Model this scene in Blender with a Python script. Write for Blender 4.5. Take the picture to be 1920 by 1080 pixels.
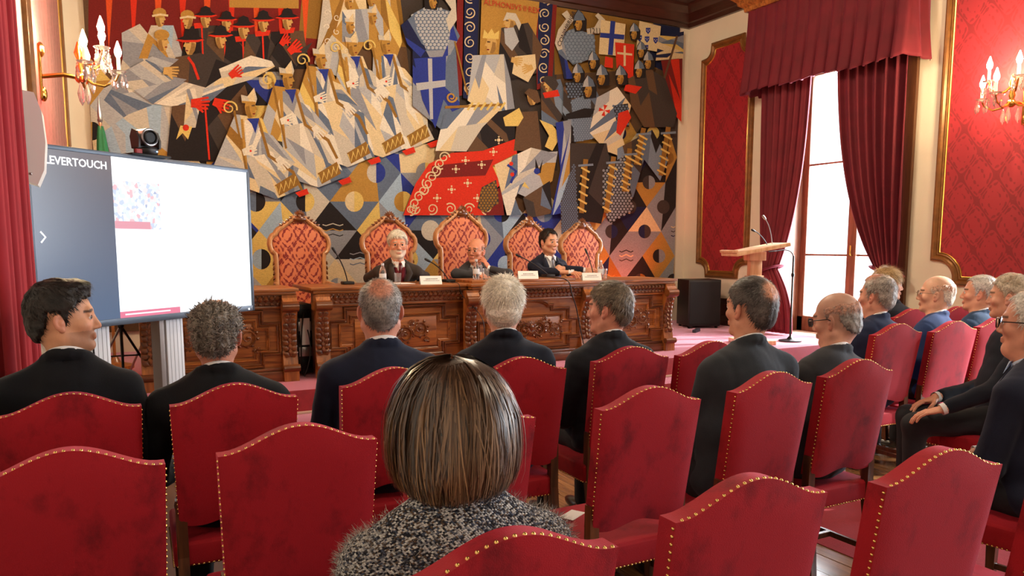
import bpy, bmesh, math, random
import numpy as np
from mathutils import Vector, Matrix

scene = bpy.context.scene
for o in list(bpy.data.objects):
    bpy.data.objects.remove(o)
COL = scene.collection
PI = math.pi

# ------------------------------------------------------------------ camera
CAM_H = 1.5
CAM_F = 1449.15          # focal length in pixels of the 1920 wide frame
CAM_CY = 634.7           # row of the optical axis
CAM_PITCH = .1197238
CAM_YAW = .4915266
cam_data = bpy.data.cameras.new('camera')
cam = bpy.data.objects.new('camera', cam_data)
COL.objects.link(cam)
cam.location = (0, 0, CAM_H)
cam.rotation_euler = (PI / 2 - CAM_PITCH, 0, -CAM_YAW)
cam_data.sensor_width = 36
cam_data.lens = CAM_F / 1920 * 36
cam_data.shift_y = (CAM_CY - 540) / 1920
cam_data.clip_start = .05
scene.camera = cam

# ------------------------------------------------------------------ light
w = bpy.data.worlds.new('world')
scene.world = w
w.use_nodes = True
bgn = w.node_tree.nodes['Background']
bgn.inputs[0].default_value = (.86, .92, 1.0, 1)
bgn.inputs[1].default_value = 2.4


def area(name, loc, rot, sx, sy, power, col):
    l = bpy.data.lights.new(name, 'AREA')
    l.shape = 'RECTANGLE'
    l.size = sx
    l.size_y = sy
    l.energy = power
    l.color = col
    o = bpy.data.objects.new(name, l)
    COL.objects.link(o)
    o.location = loc
    o.rotation_euler = rot
    return o


# daylight entering through the tall windows of the right wall (one in view, two nearer the camera)
area('daylight_stage_window', (8.55, 6.45, 2.05), (0, PI / 2, 0), 3.3, 1.75, 520, (.93, .95, 1.0))
area('daylight_hall_window', (8.55, 1.6, 2.0), (0, PI / 2, 0), 3.2, 1.7, 330, (.88, .93, 1.0))
area('daylight_rear_window', (8.55, -2.2, 2.0), (0, PI / 2, 0), 3.2, 1.7, 330, (.88, .93, 1.0))


sun_data = bpy.data.lights.new('sun', 'SUN')
sun_data.energy = 9
sun_data.angle = .03
sun_data.color = (1.0, .95, .88)
sun = bpy.data.objects.new('sun', sun_data)
COL.objects.link(sun)
sun.rotation_euler = Vector((-1, .34, -.66)).to_track_quat('-Z', 'Y').to_euler()


def point(name, loc, power, col, rad=.05):
    l = bpy.data.lights.new(name, 'POINT')
    l.energy = power
    l.color = col
    l.shadow_soft_size = rad
    o = bpy.data.objects.new(name, l)
    COL.objects.link(o)
    o.location = loc
    return o


# unseen warm lamps added overhead to fill the stage and seating; no fixtures modelled
point('overhead_fill_light', (3.6, 5.6, 4.1), 300, (1.0, .80, .56), .35)
point('overhead_fill_light', (3.4, .2, 3.9), 170, (1.0, .82, .60), .35)

vs = scene.view_settings
vs.view_transform = 'Standard'
vs.look = 'None'
vs.gamma = 1
vs.exposure = 0.2
vs.use_curve_mapping = False

# ------------------------------------------------------------------ camera maths (pixel of the photograph -> point of the room)
_c, _s = math.cos(CAM_YAW), math.sin(CAM_YAW)
_cp, _sp = math.cos(CAM_PITCH), math.sin(CAM_PITCH)
_F = np.array([_s * _cp, _c * _cp, -_sp])
_R = np.array([_c, -_s, 0])
_D = np.cross(_F, _R)


def ray(x, y):
    return _R * (x - 960) / CAM_F + _D * (y - CAM_CY) / CAM_F + _F


def atY(x, y, Y):
    d = ray(x, y)
    p = d * Y / d[1]
    return np.array([p[0], p[1], p[2] + CAM_H])


def atX(x, y, X):
    d = ray(x, y)
    p = d * X / d[0]
    return np.array([p[0], p[1], p[2] + CAM_H])


# ------------------------------------------------------------------ helpers
def c(r, g, b):
    f = lambda v: (v / 255 / 12.92 if v / 255 <= .04045 else ((v / 255 + .055) / 1.055) ** 2.4)
    return (f(r), f(g), f(b), 1)


MATS = {}


def mat(name, col, rough=.5, metal=0., var=0., vscale=8., bump=0., bscale=60., sheen=0., stint=None, coat=0., spec=.5,
        emit=None, estr=0., stretch=None, attr=None, vcol=None):
    if name in MATS:
        return MATS[name]
    m = bpy.data.materials.new(name)
    m.use_nodes = True
    nt = m.node_tree
    N, L = nt.nodes, nt.links
    b = N['Principled BSDF']
    b.inputs['Base Color'].default_value = col
    b.inputs['Roughness'].default_value = rough
    b.inputs['Metallic'].default_value = metal
    b.inputs['Specular IOR Level'].default_value = spec
    if coat:
        b.inputs['Coat Weight'].default_value = coat
        b.inputs['Coat Roughness'].default_value = .15
    if sheen:
        b.inputs['Sheen Weight'].default_value = sheen
        b.inputs['Sheen Roughness'].default_value = .45
        b.inputs['Sheen Tint'].default_value = stint or col
    if emit:
        b.inputs['Emission Color'].default_value = emit
        b.inputs['Emission Strength'].default_value = estr
    tc = N.new('ShaderNodeTexCoord')
    src = tc.outputs['Object']
    if stretch:
        mp = N.new('ShaderNodeMapping')
        mp.inputs['Scale'].default_value = stretch
        L.new(src, mp.inputs[0])
        src = mp.outputs[0]
    base = None
    if attr:
        a = N.new('ShaderNodeAttribute')
        a.attribute_name = attr
        base = a.outputs['Color']
        L.new(base, b.inputs['Base Color'])
    if var:
        n = N.new('ShaderNodeTexNoise')
        n.inputs['Scale'].default_value = vscale
        n.inputs['Detail'].default_value = 5
        L.new(src, n.inputs['Vector'])
        mr = N.new('ShaderNodeMapRange')
        mr.inputs[1].default_value = .3
        mr.inputs[2].default_value = .7
        L.new(n.outputs['Fac'], mr.inputs[0])
        mx = N.new('ShaderNodeMix')
        mx.data_type = 'RGBA'
        if vcol:
            mx.inputs[6].default_value = col
            mx.inputs[7].default_value = vcol
        else:
            mx.inputs[6].default_value = tuple(v * (1 - var) for v in col[:3]) + (1,)
            mx.inputs[7].default_value = tuple(min(1, v * (1 + var)) for v in col[:3]) + (1,)
        L.new(mr.outputs[0], mx.inputs[0])
        out = mx.outputs[2]
        if attr:
            m2 = N.new('ShaderNodeMix')
            m2.data_type = 'RGBA'
            m2.blend_type = 'MULTIPLY'
            m2.inputs[0].default_value = 1
            mx.inputs[6].default_value = (1 - var,) * 3 + (1,)
            mx.inputs[7].default_value = (1 + var,) * 3 + (1,)
            L.new(base, m2.inputs[6])
            L.new(out, m2.inputs[7])
            out = m2.outputs[2]
        L.new(out, b.inputs['Base Color'])
    if bump:
        n = N.new('ShaderNodeTexNoise')
        n.inputs['Scale'].default_value = bscale
        n.inputs['Detail'].default_value = 4
        L.new(src, n.inputs['Vector'])
        bp = N.new('ShaderNodeBump')
        bp.inputs['Strength'].default_value = bump
        bp.inputs['Distance'].default_value = .01
        L.new(n.outputs['Fac'], bp.inputs['Height'])
        L.new(bp.outputs[0], b.inputs['Normal'])
    MATS[name] = m
    return m


class MB:
    """collects shapes, then becomes ONE mesh object"""

    def __init__(self):
        self.v = []
        self.f = []

    def add(self, vs, fs, M=None):
        o = len(self.v)
        if M is not None:
            vs = [tuple(M @ Vector(p)) for p in vs]
        self.v += [tuple(map(float, p)) for p in vs]
        self.f += [tuple(i + o for i in f) for f in fs]
        return self

    def box(self, x0, x1, y0, y1, z0, z1, M=None, bev=0.):
        if bev:
            bm = bmesh.new()
            bmesh.ops.create_cube(bm, size=1)
            for v in bm.verts:
                v.co = Vector(((x0 + x1) / 2 + v.co.x * (x1 - x0), (y0 + y1) / 2 + v.co.y * (y1 - y0), (z0 + z1) / 2 + v.co.z * (z1 - z0)))
            bmesh.ops.bevel(bm, geom=bm.edges[:], offset=bev, segments=2, affect='EDGES', profile=.6)
            return self.bm(bm, M)
        vs = [(x, y, z) for x in (x0, x1) for y in (y0, y1) for z in (z0, z1)]
        return self.add(vs, [(0, 1, 3, 2), (4, 6, 7, 5), (0, 4, 5, 1), (2, 3, 7, 6), (0, 2, 6, 4), (1, 5, 7, 3)], M)

    def bm(self, bm, M=None):
        bm.verts.index_update()
        self.add([v.co[:] for v in bm.verts], [[v.index for v in f.verts] for f in bm.faces], M)
        bm.free()
        return self

    def tube(self, pts, r, n=8, cap=True, M=None, flat=1.):
        pts = [Vector(p) for p in pts]
        rs = r if isinstance(r, (list, tuple, np.ndarray)) else [r] * len(pts)
        vs, fs = [], []
        t0 = (pts[1] - pts[0]).normalized()
        up = Vector((0, 0, 1)) if abs(t0.z) < .9 else Vector((0, 1, 0))
        nrm = (up - t0 * up.dot(t0)).normalized()
        for i, p in enumerate(pts):
            t = (pts[min(i + 1, len(pts) - 1)] - pts[max(i - 1, 0)])
            t = t.normalized() if t.length > 1e-9 else t0
            nrm = nrm - t * nrm.dot(t)
            nrm = nrm.normalized() if nrm.length > 1e-6 else t.orthogonal().normalized()
            bn = t.cross(nrm)
            for k in range(n):
                a = 2 * PI * k / n
                vs.append(p + (nrm * math.cos(a) * flat + bn * math.sin(a)) * rs[i])
        for i in range(len(pts) - 1):
            for k in range(n):
                k2 = (k + 1) % n
                fs.append((i * n + k, i * n + k2, (i + 1) * n + k2, (i + 1) * n + k))
        if cap:
            fs.append(tuple(range(n))[::-1])
            fs.append(tuple((len(pts) - 1) * n + k for k in range(n)))
        return self.add(vs, fs, M)

    def lathe(self, prof, n=16, M=None):
        vs, fs = [], []
        for r, z in prof:
            for k in range(n):
                a = 2 * PI * k / n
                vs.append((r * math.cos(a), r * math.sin(a), z))
        for i in range(len(prof) - 1):
            for k in range(n):
                k2 = (k + 1) % n
                fs.append((i * n + k, i * n + k2, (i + 1) * n + k2, (i + 1) * n + k))
        fs.append(tuple(range(n))[::-1])
        fs.append(tuple((len(prof) - 1) * n + k for k in range(n)))
        return self.add(vs, fs, M)

    def prism(self, poly, d0, d1, axes='xz', M=None):
        """polygon in a plane, given thickness along the third axis"""
        n = len(poly)
        vs = []
        for d in (d0, d1):
            for a, b in poly:
                vs.append({'xz': (a, d, b), 'xy': (a, b, d), 'yz': (d, a, b)}[axes])
        fs = [tuple(range(n)), tuple(range(2 * n - 1, n - 1, -1))]
        for k in range(n):
            k2 = (k + 1) % n
            fs.append((k, n + k, n + k2, k2))
        return self.add(vs, fs, M)

    def ell(self, cx, cy, cz, rx, ry, rz, u=10, v=7, M=None):
        vs, fs = [(cx, cy, cz - rz)], []
        for i in range(1, v):
            t = PI * i / v
            for k in range(u):
                a = 2 * PI * k / u
                vs.append((cx + rx * math.sin(t) * math.cos(a), cy + ry * math.sin(t) * math.sin(a), cz - rz * math.cos(t)))
        vs.append((cx, cy, cz + rz))
        for k in range(u):
            fs.append((0, 1 + (k + 1) % u, 1 + k))
            fs.append((len(vs) - 1, len(vs) - 1 - u + k, len(vs) - 1 - u + (k + 1) % u))
        for i in range(v - 2):
            for k in range(u):
                a = 1 + i * u + k
                b = 1 + i * u + (k + 1) % u
                fs.append((a, b, b + u, a + u))
        return self.add(vs, fs, M)

    def mesh(self, name, smooth=True, ang=40):
        me = bpy.data.meshes.new(name)
        me.from_pydata(self.v, [], self.f)
        bm = bmesh.new()
        bm.from_mesh(me)
        bmesh.ops.recalc_face_normals(bm, faces=bm.faces[:])
        bm.to_mesh(me)
        bm.free()
        if smooth:
            me.shade_smooth()
            me.set_sharp_from_angle(angle=math.radians(ang))
        return me

    def build(self, name, m, parent=None, smooth=True, ang=40):
        me = self.mesh(name, smooth, ang)
        if m:
            me.materials.append(m)
        return link(name, me, parent)


def link(name, me, parent=None):
    o = bpy.data.objects.new(name, me)
    COL.objects.link(o)
    o.parent = parent
    return o


def tag(o, label=None, cat=None, group=None, kind=None):
    if label:
        o['label'] = label
    if cat:
        o['category'] = cat
    if group:
        o['group'] = group
    if kind:
        o['kind'] = kind
    return o


def thing(name, label, cat, loc=(0, 0, 0), rz=0., group=None):
    o = bpy.data.objects.new(name, None)
    COL.objects.link(o)
    o.location = loc
    o.rotation_euler = (0, 0, rz)
    o.empty_display_size = .1
    return tag(o, label, cat, group)


def struct(o):
    o['kind'] = 'structure'
    return o


def copy_tree(o, parent=None):
    n = o.copy()
    COL.objects.link(n)
    n.parent = parent
    for ch in list(o.children):
        copy_tree(ch, n)
    return n


def sweep(profile, path, closed, M=None):
    """profile (offset, depth) swept along a 2-D path with mitred corners: returns MB in (a, depth, b) = x/z plane"""
    n = len(path)
    m = MB()
    vs, fs = [], []
    for i in range(n):
        p = Vector(path[i])
        a = Vector(path[i - 1]) if (closed or i > 0) else None
        b = Vector(path[(i + 1) % n]) if (closed or i < n - 1) else None
        d1 = (p - a).normalized() if a is not None else (b - p).normalized()
        d2 = (b - p).normalized() if b is not None else d1
        n1 = Vector((-d1.y, d1.x))
        n2 = Vector((-d2.y, d2.x))
        mm = n1 + n2
        mm = mm / max(.35, mm.dot(n1)) if mm.length > 1e-6 else n1
        for off, dep in profile:
            q = p + mm * off
            vs.append((q.x, dep, q.y))
    k = len(profile)
    for i in range(n if closed else n - 1):
        j = (i + 1) % n
        for t in range(k - 1):
            fs.append((i * k + t, i * k + t + 1, j * k + t + 1, j * k + t))
    return m.add(vs, fs, M)
# ------------------------------------------------------------------ materials of the room
XR, YB, ZC = 7.8, 9.1, 4.62          # right wall, back wall, underside of the cornice
STAGE = .38
M_plaster = mat('plaster', c(226, 214, 192), .85, var=.04, vscale=2, bump=.08, bscale=40)
M_gold = mat('gilt wood', c(128, 82, 38), .4, .3, var=.25, vscale=14, bump=.1)
M_giltline = mat('gilt line', c(214, 166, 84), .3, .8)
M_cornice = mat('dark mahogany', c(58, 26, 18), .38, var=.3, vscale=6, stretch=(1, 1, 12), coat=.3)
M_carpet = mat('crimson carpet', c(160, 28, 38), .8, var=.12, vscale=30, bump=.4, bscale=400, sheen=1., stint=c(255, 205, 228))
M_runner = mat('aisle carpet', c(146, 20, 30), .95, var=.1, vscale=30, bump=.5, bscale=400, sheen=.3, stint=c(255, 160, 180))
M_velvet_dark = mat('curtain velvet', c(104, 15, 30), .8, var=.16, vscale=5, bump=.15, bscale=300, sheen=.3, stint=c(220, 120, 170))
M_black = mat('black plastic', c(16, 16, 18), .45)
M_blackmetal = mat('black metal', c(14, 14, 15), .35, .6)
M_steel = mat('brushed steel', c(170, 170, 172), .3, .9)
M_brass = mat('polished brass', c(206, 160, 82), .22, 1.)
M_white = mat('white plastic', c(232, 232, 226), .4)
M_paper = mat('white card', c(235, 235, 235), .7)
M_ink = mat('grey print', c(70, 70, 80), .8)


def damask(name, c1, c2, s, rough=.55, mode='ogee', axes='yz'):
    m = bpy.data.materials.new(name)
    m.use_nodes = True
    N, L = m.node_tree.nodes, m.node_tree.links
    b = N['Principled BSDF']
    b.inputs['Roughness'].default_value = rough
    b.inputs['Sheen Weight'].default_value = .15
    tc = N.new('ShaderNodeTexCoord')
    nz = N.new('ShaderNodeTexNoise')
    nz.inputs['Scale'].default_value = s * 1.1
    nz.inputs['Detail'].default_value = 1
    L.new(tc.outputs['Object'], nz.inputs['Vector'])
    sx = N.new('ShaderNodeSeparateXYZ')
    L.new(tc.outputs['Object'], sx.inputs[0])

    def M(op, a, b_=None, c_=None):
        n = N.new('ShaderNodeMath')
        n.operation = op
        for i, v in enumerate((a, b_, c_)):
            if v is None:
                continue
            if isinstance(v, (int, float)):
                n.inputs[i].default_value = v
            else:
                L.new(v, n.inputs[i])
        return n.outputs[0]
    U = sx.outputs['Y' if axes == 'yz' else 'X']
    u = M('MULTIPLY', U, s)
    v = M('MULTIPLY', sx.outputs['Z'], s * .72)
    u = M('ADD', u, 0.)
    cu, cv = M('COSINE', u), M('COSINE', v)
    lat = M('ADD', cu, cv)                                    # ogee lattice: zero along its bands
    band = M('ABSOLUTE', lat)
    # flower rings inside every cell
    ring = M('COSINE', M('MULTIPLY', lat, 6.4))
    lob = M('MULTIPLY', M('SINE', M('MULTIPLY', u, 3.)), M('SINE', M('MULTIPLY', v, 3.)))
    lob2 = M('MULTIPLY', M('COSINE', M('MULTIPLY', u, 6.)), M('COSINE', M('MULTIPLY', v, 5.)))
    p = M('ADD', M('MULTIPLY', ring, .62), M('ADD', M('MULTIPLY', lob, .55), M('MULTIPLY', lob2, .45)))
    p = M('ADD', p, M('MULTIPLY', M('SUBTRACT', nz.outputs['Fac'], .5), .22))
    if mode == 'ogee':
        p = M('ADD', p, M('MULTIPLY', M('LESS_THAN', band, .16), -1.6))
        p = M('ADD', p, M('MULTIPLY', M('GREATER_THAN', band, .95), .25))
        thr = -.5
    else:
        p = M('ADD', p, M('MULTIPLY', M('LESS_THAN', band, .22), -.9))
        thr = -.42
    mr = N.new('ShaderNodeMapRange')
    mr.inputs[1].default_value = thr - .1
    mr.inputs[2].default_value = thr + .1
    L.new(p, mr.inputs[0])
    mx = N.new('ShaderNodeMix')
    mx.data_type = 'RGBA'
    mx.inputs[6].default_value = c1
    mx.inputs[7].default_value = c2
    L.new(mr.outputs[0], mx.inputs[0])
    L.new(mx.outputs[2], b.inputs['Base Color'])
    r = M('MULTIPLY_ADD', mr.outputs[0], -.12, rough + .08)
    L.new(r, b.inputs['Roughness'])
    return m


M_damask = damask('crimson damask', c(132, 15, 28), c(160, 24, 38), 18.)
M_throne = damask('rust damask', c(122, 30, 26), c(200, 112, 72), 25., .7, 'scroll', 'xz')


def woodmat(name, c1, c2, axis='x', sc=1., rough=.35, coat=.25):
    m = bpy.data.materials.new(name)
    m.use_nodes = True
    N, L = m.node_tree.nodes, m.node_tree.links
    b = N['Principled BSDF']
    b.inputs['Roughness'].default_value = rough
    b.inputs['Coat Weight'].default_value = coat
    b.inputs['Coat Roughness'].default_value = .2
    tc = N.new('ShaderNodeTexCoord')
    oi = N.new('ShaderNodeObjectInfo')
    ad = N.new('ShaderNodeVectorMath')
    ad.operation = 'ADD'
    L.new(tc.outputs['Object'], ad.inputs[0])
    sc3 = N.new('ShaderNodeVectorMath')
    sc3.operation = 'SCALE'
    sc3.inputs[3].default_value = 7
    cb = N.new('ShaderNodeCombineXYZ')
    for i in range(3):
        L.new(oi.outputs['Random'], cb.inputs[i])
    L.new(cb.outputs[0], sc3.inputs[0])
    L.new(sc3.outputs[0], ad.inputs[1])
    mp = N.new('ShaderNodeMapping')
    mp.inputs['Scale'].default_value = {'x': (1.2, 14, 14), 'y': (14, 1.2, 14), 'z': (14, 14, 1.2)}[axis]
    L.new(ad.outputs[0], mp.inputs[0])
    n = N.new('ShaderNodeTexNoise')
    n.inputs['Scale'].default_value = 2.2 * sc
    n.inputs['Detail'].default_value = 7
    n.inputs['Distortion'].default_value = .8
    L.new(mp.outputs[0], n.inputs['Vector'])
    cr = N.new('ShaderNodeValToRGB')
    cr.color_ramp.elements[0].position = .32
    cr.color_ramp.elements[0].color = c1
    cr.color_ramp.elements[1].position = .68
    cr.color_ramp.elements[1].color = c2
    L.new(n.outputs['Fac'], cr.inputs[0])
    mx = N.new('ShaderNodeMix')
    mx.data_type = 'RGBA'
    mx.blend_type = 'MULTIPLY'
    mx.inputs[0].default_value = .3
    L.new(cr.outputs[0], mx.inputs[6])
    r2 = N.new('ShaderNodeMapRange')
    r2.inputs[3].default_value = .6
    r2.inputs[4].default_value = 1.25
    L.new(oi.outputs['Random'], r2.inputs[0])
    L.new(r2.outputs[0], mx.inputs[7])
    L.new(mx.outputs[2], b.inputs['Base Color'])
    bp = N.new('ShaderNodeBump')
    bp.inputs['Strength'].default_value = .06
    L.new(n.outputs['Fac'], bp.inputs['Height'])
    L.new(bp.outputs[0], b.inputs['Normal'])
    return m


M_oak = woodmat('carved oak', c(112, 60, 24), c(178, 108, 50), 'x')
M_oakz = woodmat('carved oak upright', c(112, 60, 24), c(178, 108, 50), 'z')
M_oakdark = woodmat('dark carved oak', c(78, 38, 16), c(134, 76, 34), 'x', 1., .3, .4)
M_walnut = woodmat('walnut leg', c(62, 32, 16), c(112, 64, 34), 'z', 1., .35)
M_plank = woodmat('floor plank', c(112, 72, 42), c(166, 118, 74), 'y', .8, .22, .5)
M_lectern = woodmat('pale beech', c(206, 158, 122), c(232, 194, 160), 'z', .8, .4)
M_window = woodmat('window frame wood', c(110, 66, 44), c(146, 94, 66), 'z', 1., .4)
M_throneframe = woodmat('throne frame', c(158, 104, 62), c(206, 152, 102), 'z', 1., .4)

# ------------------------------------------------------------------ room shell
m = MB().box(-1.2, XR + .7, -5, YB + .3, -.12, -.012)
floor = struct(m.build('floor', mat('subfloor', c(96, 60, 36), .5, var=.2, vscale=3, stretch=(8, .6, 1))))
rnd = random.Random(4)
pw, pl = .16, 1.5
# the boards that show between the chairs and along the aisle
plank_cache = {}
for i in range(int(6.2 / pw)):
    x = 1.2 + i * pw
    y = .2 - rnd.random() * pl
    while y < 4.9:
        y0, y1 = y, y + pl
        key = 'p'
        if key not in plank_cache:
            plank_cache[key] = MB().box(-pw / 2 + .0015, pw / 2 - .0015, 0.0015, pl - .0015, -.012, 0, bev=.0015).mesh('floor_plank', False)
            plank_cache[key].materials.append(M_plank)
        o = link('floor_plank', plank_cache[key], floor)
        o.location = (x, y0, rnd.uniform(-.0008, .0008))
        y += pl

# the raised stage: platform and the lower step, both carpeted
m = MB().box(-.45, XR, 6.02, YB, 0, STAGE, bev=.012)
stage = struct(m.build('floor_stage', M_carpet))
m = MB().box(-.45, XR, 5.72, 6.02, 0, STAGE / 2, bev=.012)
struct(m.build('floor_step', M_carpet))
m = MB().box(-.45, XR, 6.008, 6.02, STAGE / 2, STAGE / 2 + .02, bev=.003)
struct(m.build('trim_1', mat('pale step trim', c(214, 190, 165), .5)))
m = MB().box(3.14, 4.2, -3, 5.72, 0.0, .004)
tag(m.build('carpet_runner', M_runner), 'crimson carpet runner along the aisle between the two seating blocks', 'carpet')

# walls
m = MB().box(-1.2, XR + .6, YB, YB + .25, 0, 5.3)
struct(m.build('wall_back', M_plaster))


def wall_right():
    m = MB()
    xs = (XR, XR + .6)
    holes = [(5.62, 7.28, STAGE, 3.75), (.75, 2.45, .1, 3.6), (-3.05, -1.35, .1, 3.6)]
    ys = [-5, -3.05, -1.35, .75, 2.45, 5.62, 7.28, YB]
    for a, b in zip(ys[:-1], ys[1:]):
        h = [q for q in holes if abs(q[0] - a) < 1e-6]
        if h:
            m.box(*xs, a, b, 0, h[0][2])
            m.box(*xs, a, b, h[0][3], 5.3)
        else:
            m.box(*xs, a, b, 0, 5.3)
    return m.build('wall_right', M_plaster, None, False)


struct(wall_right())
struct(MB().box(-1.2, XR + .6, -5.25, -5, 0, 5.3).build('wall_front', M_plaster))
# left wall: runs very slightly out of square, as the photograph shows
LW0, LW1 = Vector((-.42, .9)), Vector((-.2, YB))


def lwx(y):
    return LW0.x + (LW1.x - LW0.x) * (y - LW0.y) / (LW1.y - LW0.y)


ya, yb_ = -5, YB
m = MB().prism([(lwx(ya), ya), (lwx(yb_), yb_), (lwx(yb_) - .3, yb_), (lwx(ya) - .3, ya)], 0, 5.3, 'xy')
struct(m.build('wall_left', M_plaster, None, False))
m = MB().box(-1.2, XR + .6, -5, YB + .25, 5.3, 5.5)
ceil = struct(m.build('ceiling', mat('dark ceiling wood', c(52, 26, 18), .45, var=.3, vscale=4, stretch=(1, 10, 1))))
for k in range(5):
    m = MB().box(-.4, XR, -3.6 + 2.6 * k, -3.3 + 2.6 * k, 5.14, 5.3, bev=.02)
    m.build('ceiling_beam', M_cornice, ceil)

# deep mahogany cornice along the back, right and left walls (profile: out from wall, height)
prof = [(0, ZC), (.05, ZC), (.07, ZC + .05), (.10, ZC + .06), (.16, ZC + .16), (.27, ZC + .22), (.28, ZC + .25), (.40, ZC + .27), (.42, ZC + .33), (.60, ZC + .40), (.62, ZC + .45), (.95, ZC + .47), (.97, ZC + .66), (0, ZC + .66)]


def cornice(name, p0, p1, nrm, mit0, mit1):
    vs, fs = [], []
    d = (Vector(p1) - Vector(p0)).normalized()
    for p, mt in ((p0, mit0), (p1, mit1)):
        for o, z in prof:
            q = Vector(p) + Vector(nrm) * o + d * mt * o
            vs.append((q.x, q.y, z))
    k = len(prof)
    for t in range(k - 1):
        fs.append((t, t + 1, k + t + 1, k + t))
    return struct(MB().add(vs, fs).build(name, M_cornice, None, True, 25))


cornice('trim_2', (lwx(YB), YB), (XR, YB), (0, -1), 1, -1)
cornice('trim_3', (XR, YB), (XR, -5), (-1, 0), 1, 0)
cornice('trim_4', (lwx(-5), -5), (lwx(YB), YB), (1, 0), 0, -1)

# wainscot on the right wall at stage level
def wainscot(y0, y1, z0, z1, n):
    m = MB().box(XR - .03, XR, y0, y1, z0, z1)
    o = m.build('wainscot', mat('dark wainscot', c(66, 36, 26), .4, var=.25, vscale=5, stretch=(1, 10, 10)))
    struct(o)
    st = (y1 - y0) / n
    for k in range(n):
        m = MB().box(XR - .045, XR - .03, y0 + k * st + .07, y0 + (k + 1) * st - .07, z0 + .14, z1 - .07, bev=.01)
        m.build('wainscot_panel', MATS['dark wainscot'], o)
    MB().box(XR - .06, XR - .03, y0, y1, z1 - .04, z1 + .015, bev=.01).build('rail', M_cornice, o)
    MB().box(XR - .05, XR - .03, y0, y1, z0, z0 + .08, bev=.008).build('skirting', M_cornice, o)
    return o


wainscot(7.5, YB, STAGE, STAGE + .37, 3)
o = wainscot(2.6, 5.4, 0, .75, 4)


# ---------------- damask wall panels in moulded gilt frames
def panel_path(a0, a1, z0, z1, r):
    """rectangle whose corners are cut by inward quarter circles"""
    pts = []
    for cx, cz, s0 in ((a0, z0, 90), (a1, z0, 180), (a1, z1, 270), (a0, z1, 0)):
        arc = []
        for k in range(9):
            t = math.radians(s0 - 90 * k / 8)
            arc.append((cx + r * math.cos(t), cz + r * math.sin(t)))
        pts += arc
    return pts


def wall_panel(label, side, a0, a1, z0, z1, r):
    t = thing('wall_panel', label, 'wall panel', (0, 0, 0))
    path = panel_path(a0, a1, z0, z1, r)
    if side == 'R':
        M = Matrix(((0, -1, 0, XR), (1, 0, 0, 0), (0, 0, 1, 0), (0, 0, 0, 1)))    # (a, depth, b) -> (XR - depth, a, b)
    else:
        d = (LW1 - LW0).normalized()
        M = Matrix(((d.x, d.y, 0, LW0.x - d.x * LW0.y / d.y), (d.y, -d.x, 0, 0), (0, 0, 1, 0), (0, 0, 0, 1)))
    m = MB()
    n = len(path)
    m.prism(path, .002, .012, 'xz', M)
    m.build('damask', M_damask, t, False)
    w = .075
    # panel_path runs so that the left normal of the path points outwards or inwards: test on area
    ar = sum(path[i][0] * path[(i + 1) % n][1] - path[(i + 1) % n][0] * path[i][1] for i in range(n))
    sg = -1 if ar > 0 else 1
    pr = [(sg * o, d_) for o, d_ in ((-.012, .012), (-.012, .028), (.0, .034), (.014, .026), (.03, .046), (.05, .048), (.062, .03), (w, .026), (w, 0))]
    sweep(pr, path, True, M).build('frame', M_gold, t, True, 30)
    pr = [(sg * o, d_) for o, d_ in ((-.026, .012), (-.026, .02), (-.019, .027), (-.012, .02), (-.012, .012))]
    sweep(pr, path, True, M).build('gilt_bead', M_giltline, t, True, 60)
    return t


wall_panel('narrow crimson damask wall panel with gilt frame between tapestry corner and window', 'R', 7.84, 8.72, 1.12, 4.24, .19)
wall_panel('wide crimson damask wall panel behind the wall lights beside the window', 'R', 3.05, 5.08, 1.16, 4.24, .25)
wall_panel('crimson damask wall panel on the wall behind the presentation screen', 'L', 5.5, 9.02, 1.3, 4.24, .2)

# ---------------- the tall window with its frame
def window(name, y0, y1, z0, z1, vis=True):
    o = struct(MB().box(XR + 0.4, XR + 0.48, y0, y0 + .11, z0, z1, bev=.01).box(XR + 0.4, XR + 0.48, y1 - .11, y1, z0, z1, bev=.01)
               .box(XR + 0.4, XR + 0.48, y0, y1, z1 - .11, z1, bev=.01).box(XR + 0.4, XR + 0.48, y0, y1, z0, z0 + .2, bev=.01).build(name, M_window))
    ym = (y0 + y1) / 2
    MB().box(XR + 0.37, XR + 0.45, ym - .065, ym + .065, z0, z1, bev=.012).build('mullion', M_window, o)
    for z in (z0 + 1.0, z0 + 2.15):
        for a, b in ((y0 + .11, ym - .065), (ym + .065, y1 - .11)):
            MB().box(XR + 0.41, XR + 0.45, a, b, z - .013, z + .013, bev=.004).build('glazing_bar', M_window, o)
    for a, b in ((y0 + .11, ym - .065), (ym + .065, y1 - .11)):
        for za, zb in ((z0 + .2, z0 + .98), (z0 + 1.02, z0 + 2.13), (z0 + 2.17, z1 - .11)):
            MB().box(XR + 0.428, XR + 0.432, a, b, za, zb).build('pane', M_glass, o, False)
    MB().tube([(XR + 0.365, ym - .02, z0 + 1.0), (XR + 0.33, ym - .02, z0 + 1.0), (XR + 0.33, ym - .02, z0 + 1.12)], .009).build('handle', M_brass, o)
    # panelled reveal
    for y, s in ((y0, 1), (y1, -1)):
        MB().box(XR + 0.005, XR + 0.4, min(y, y + s * .02), max(y, y + s * .02), z0, z1, bev=.004).build('reveal', M_window, o)
    return o


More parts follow.
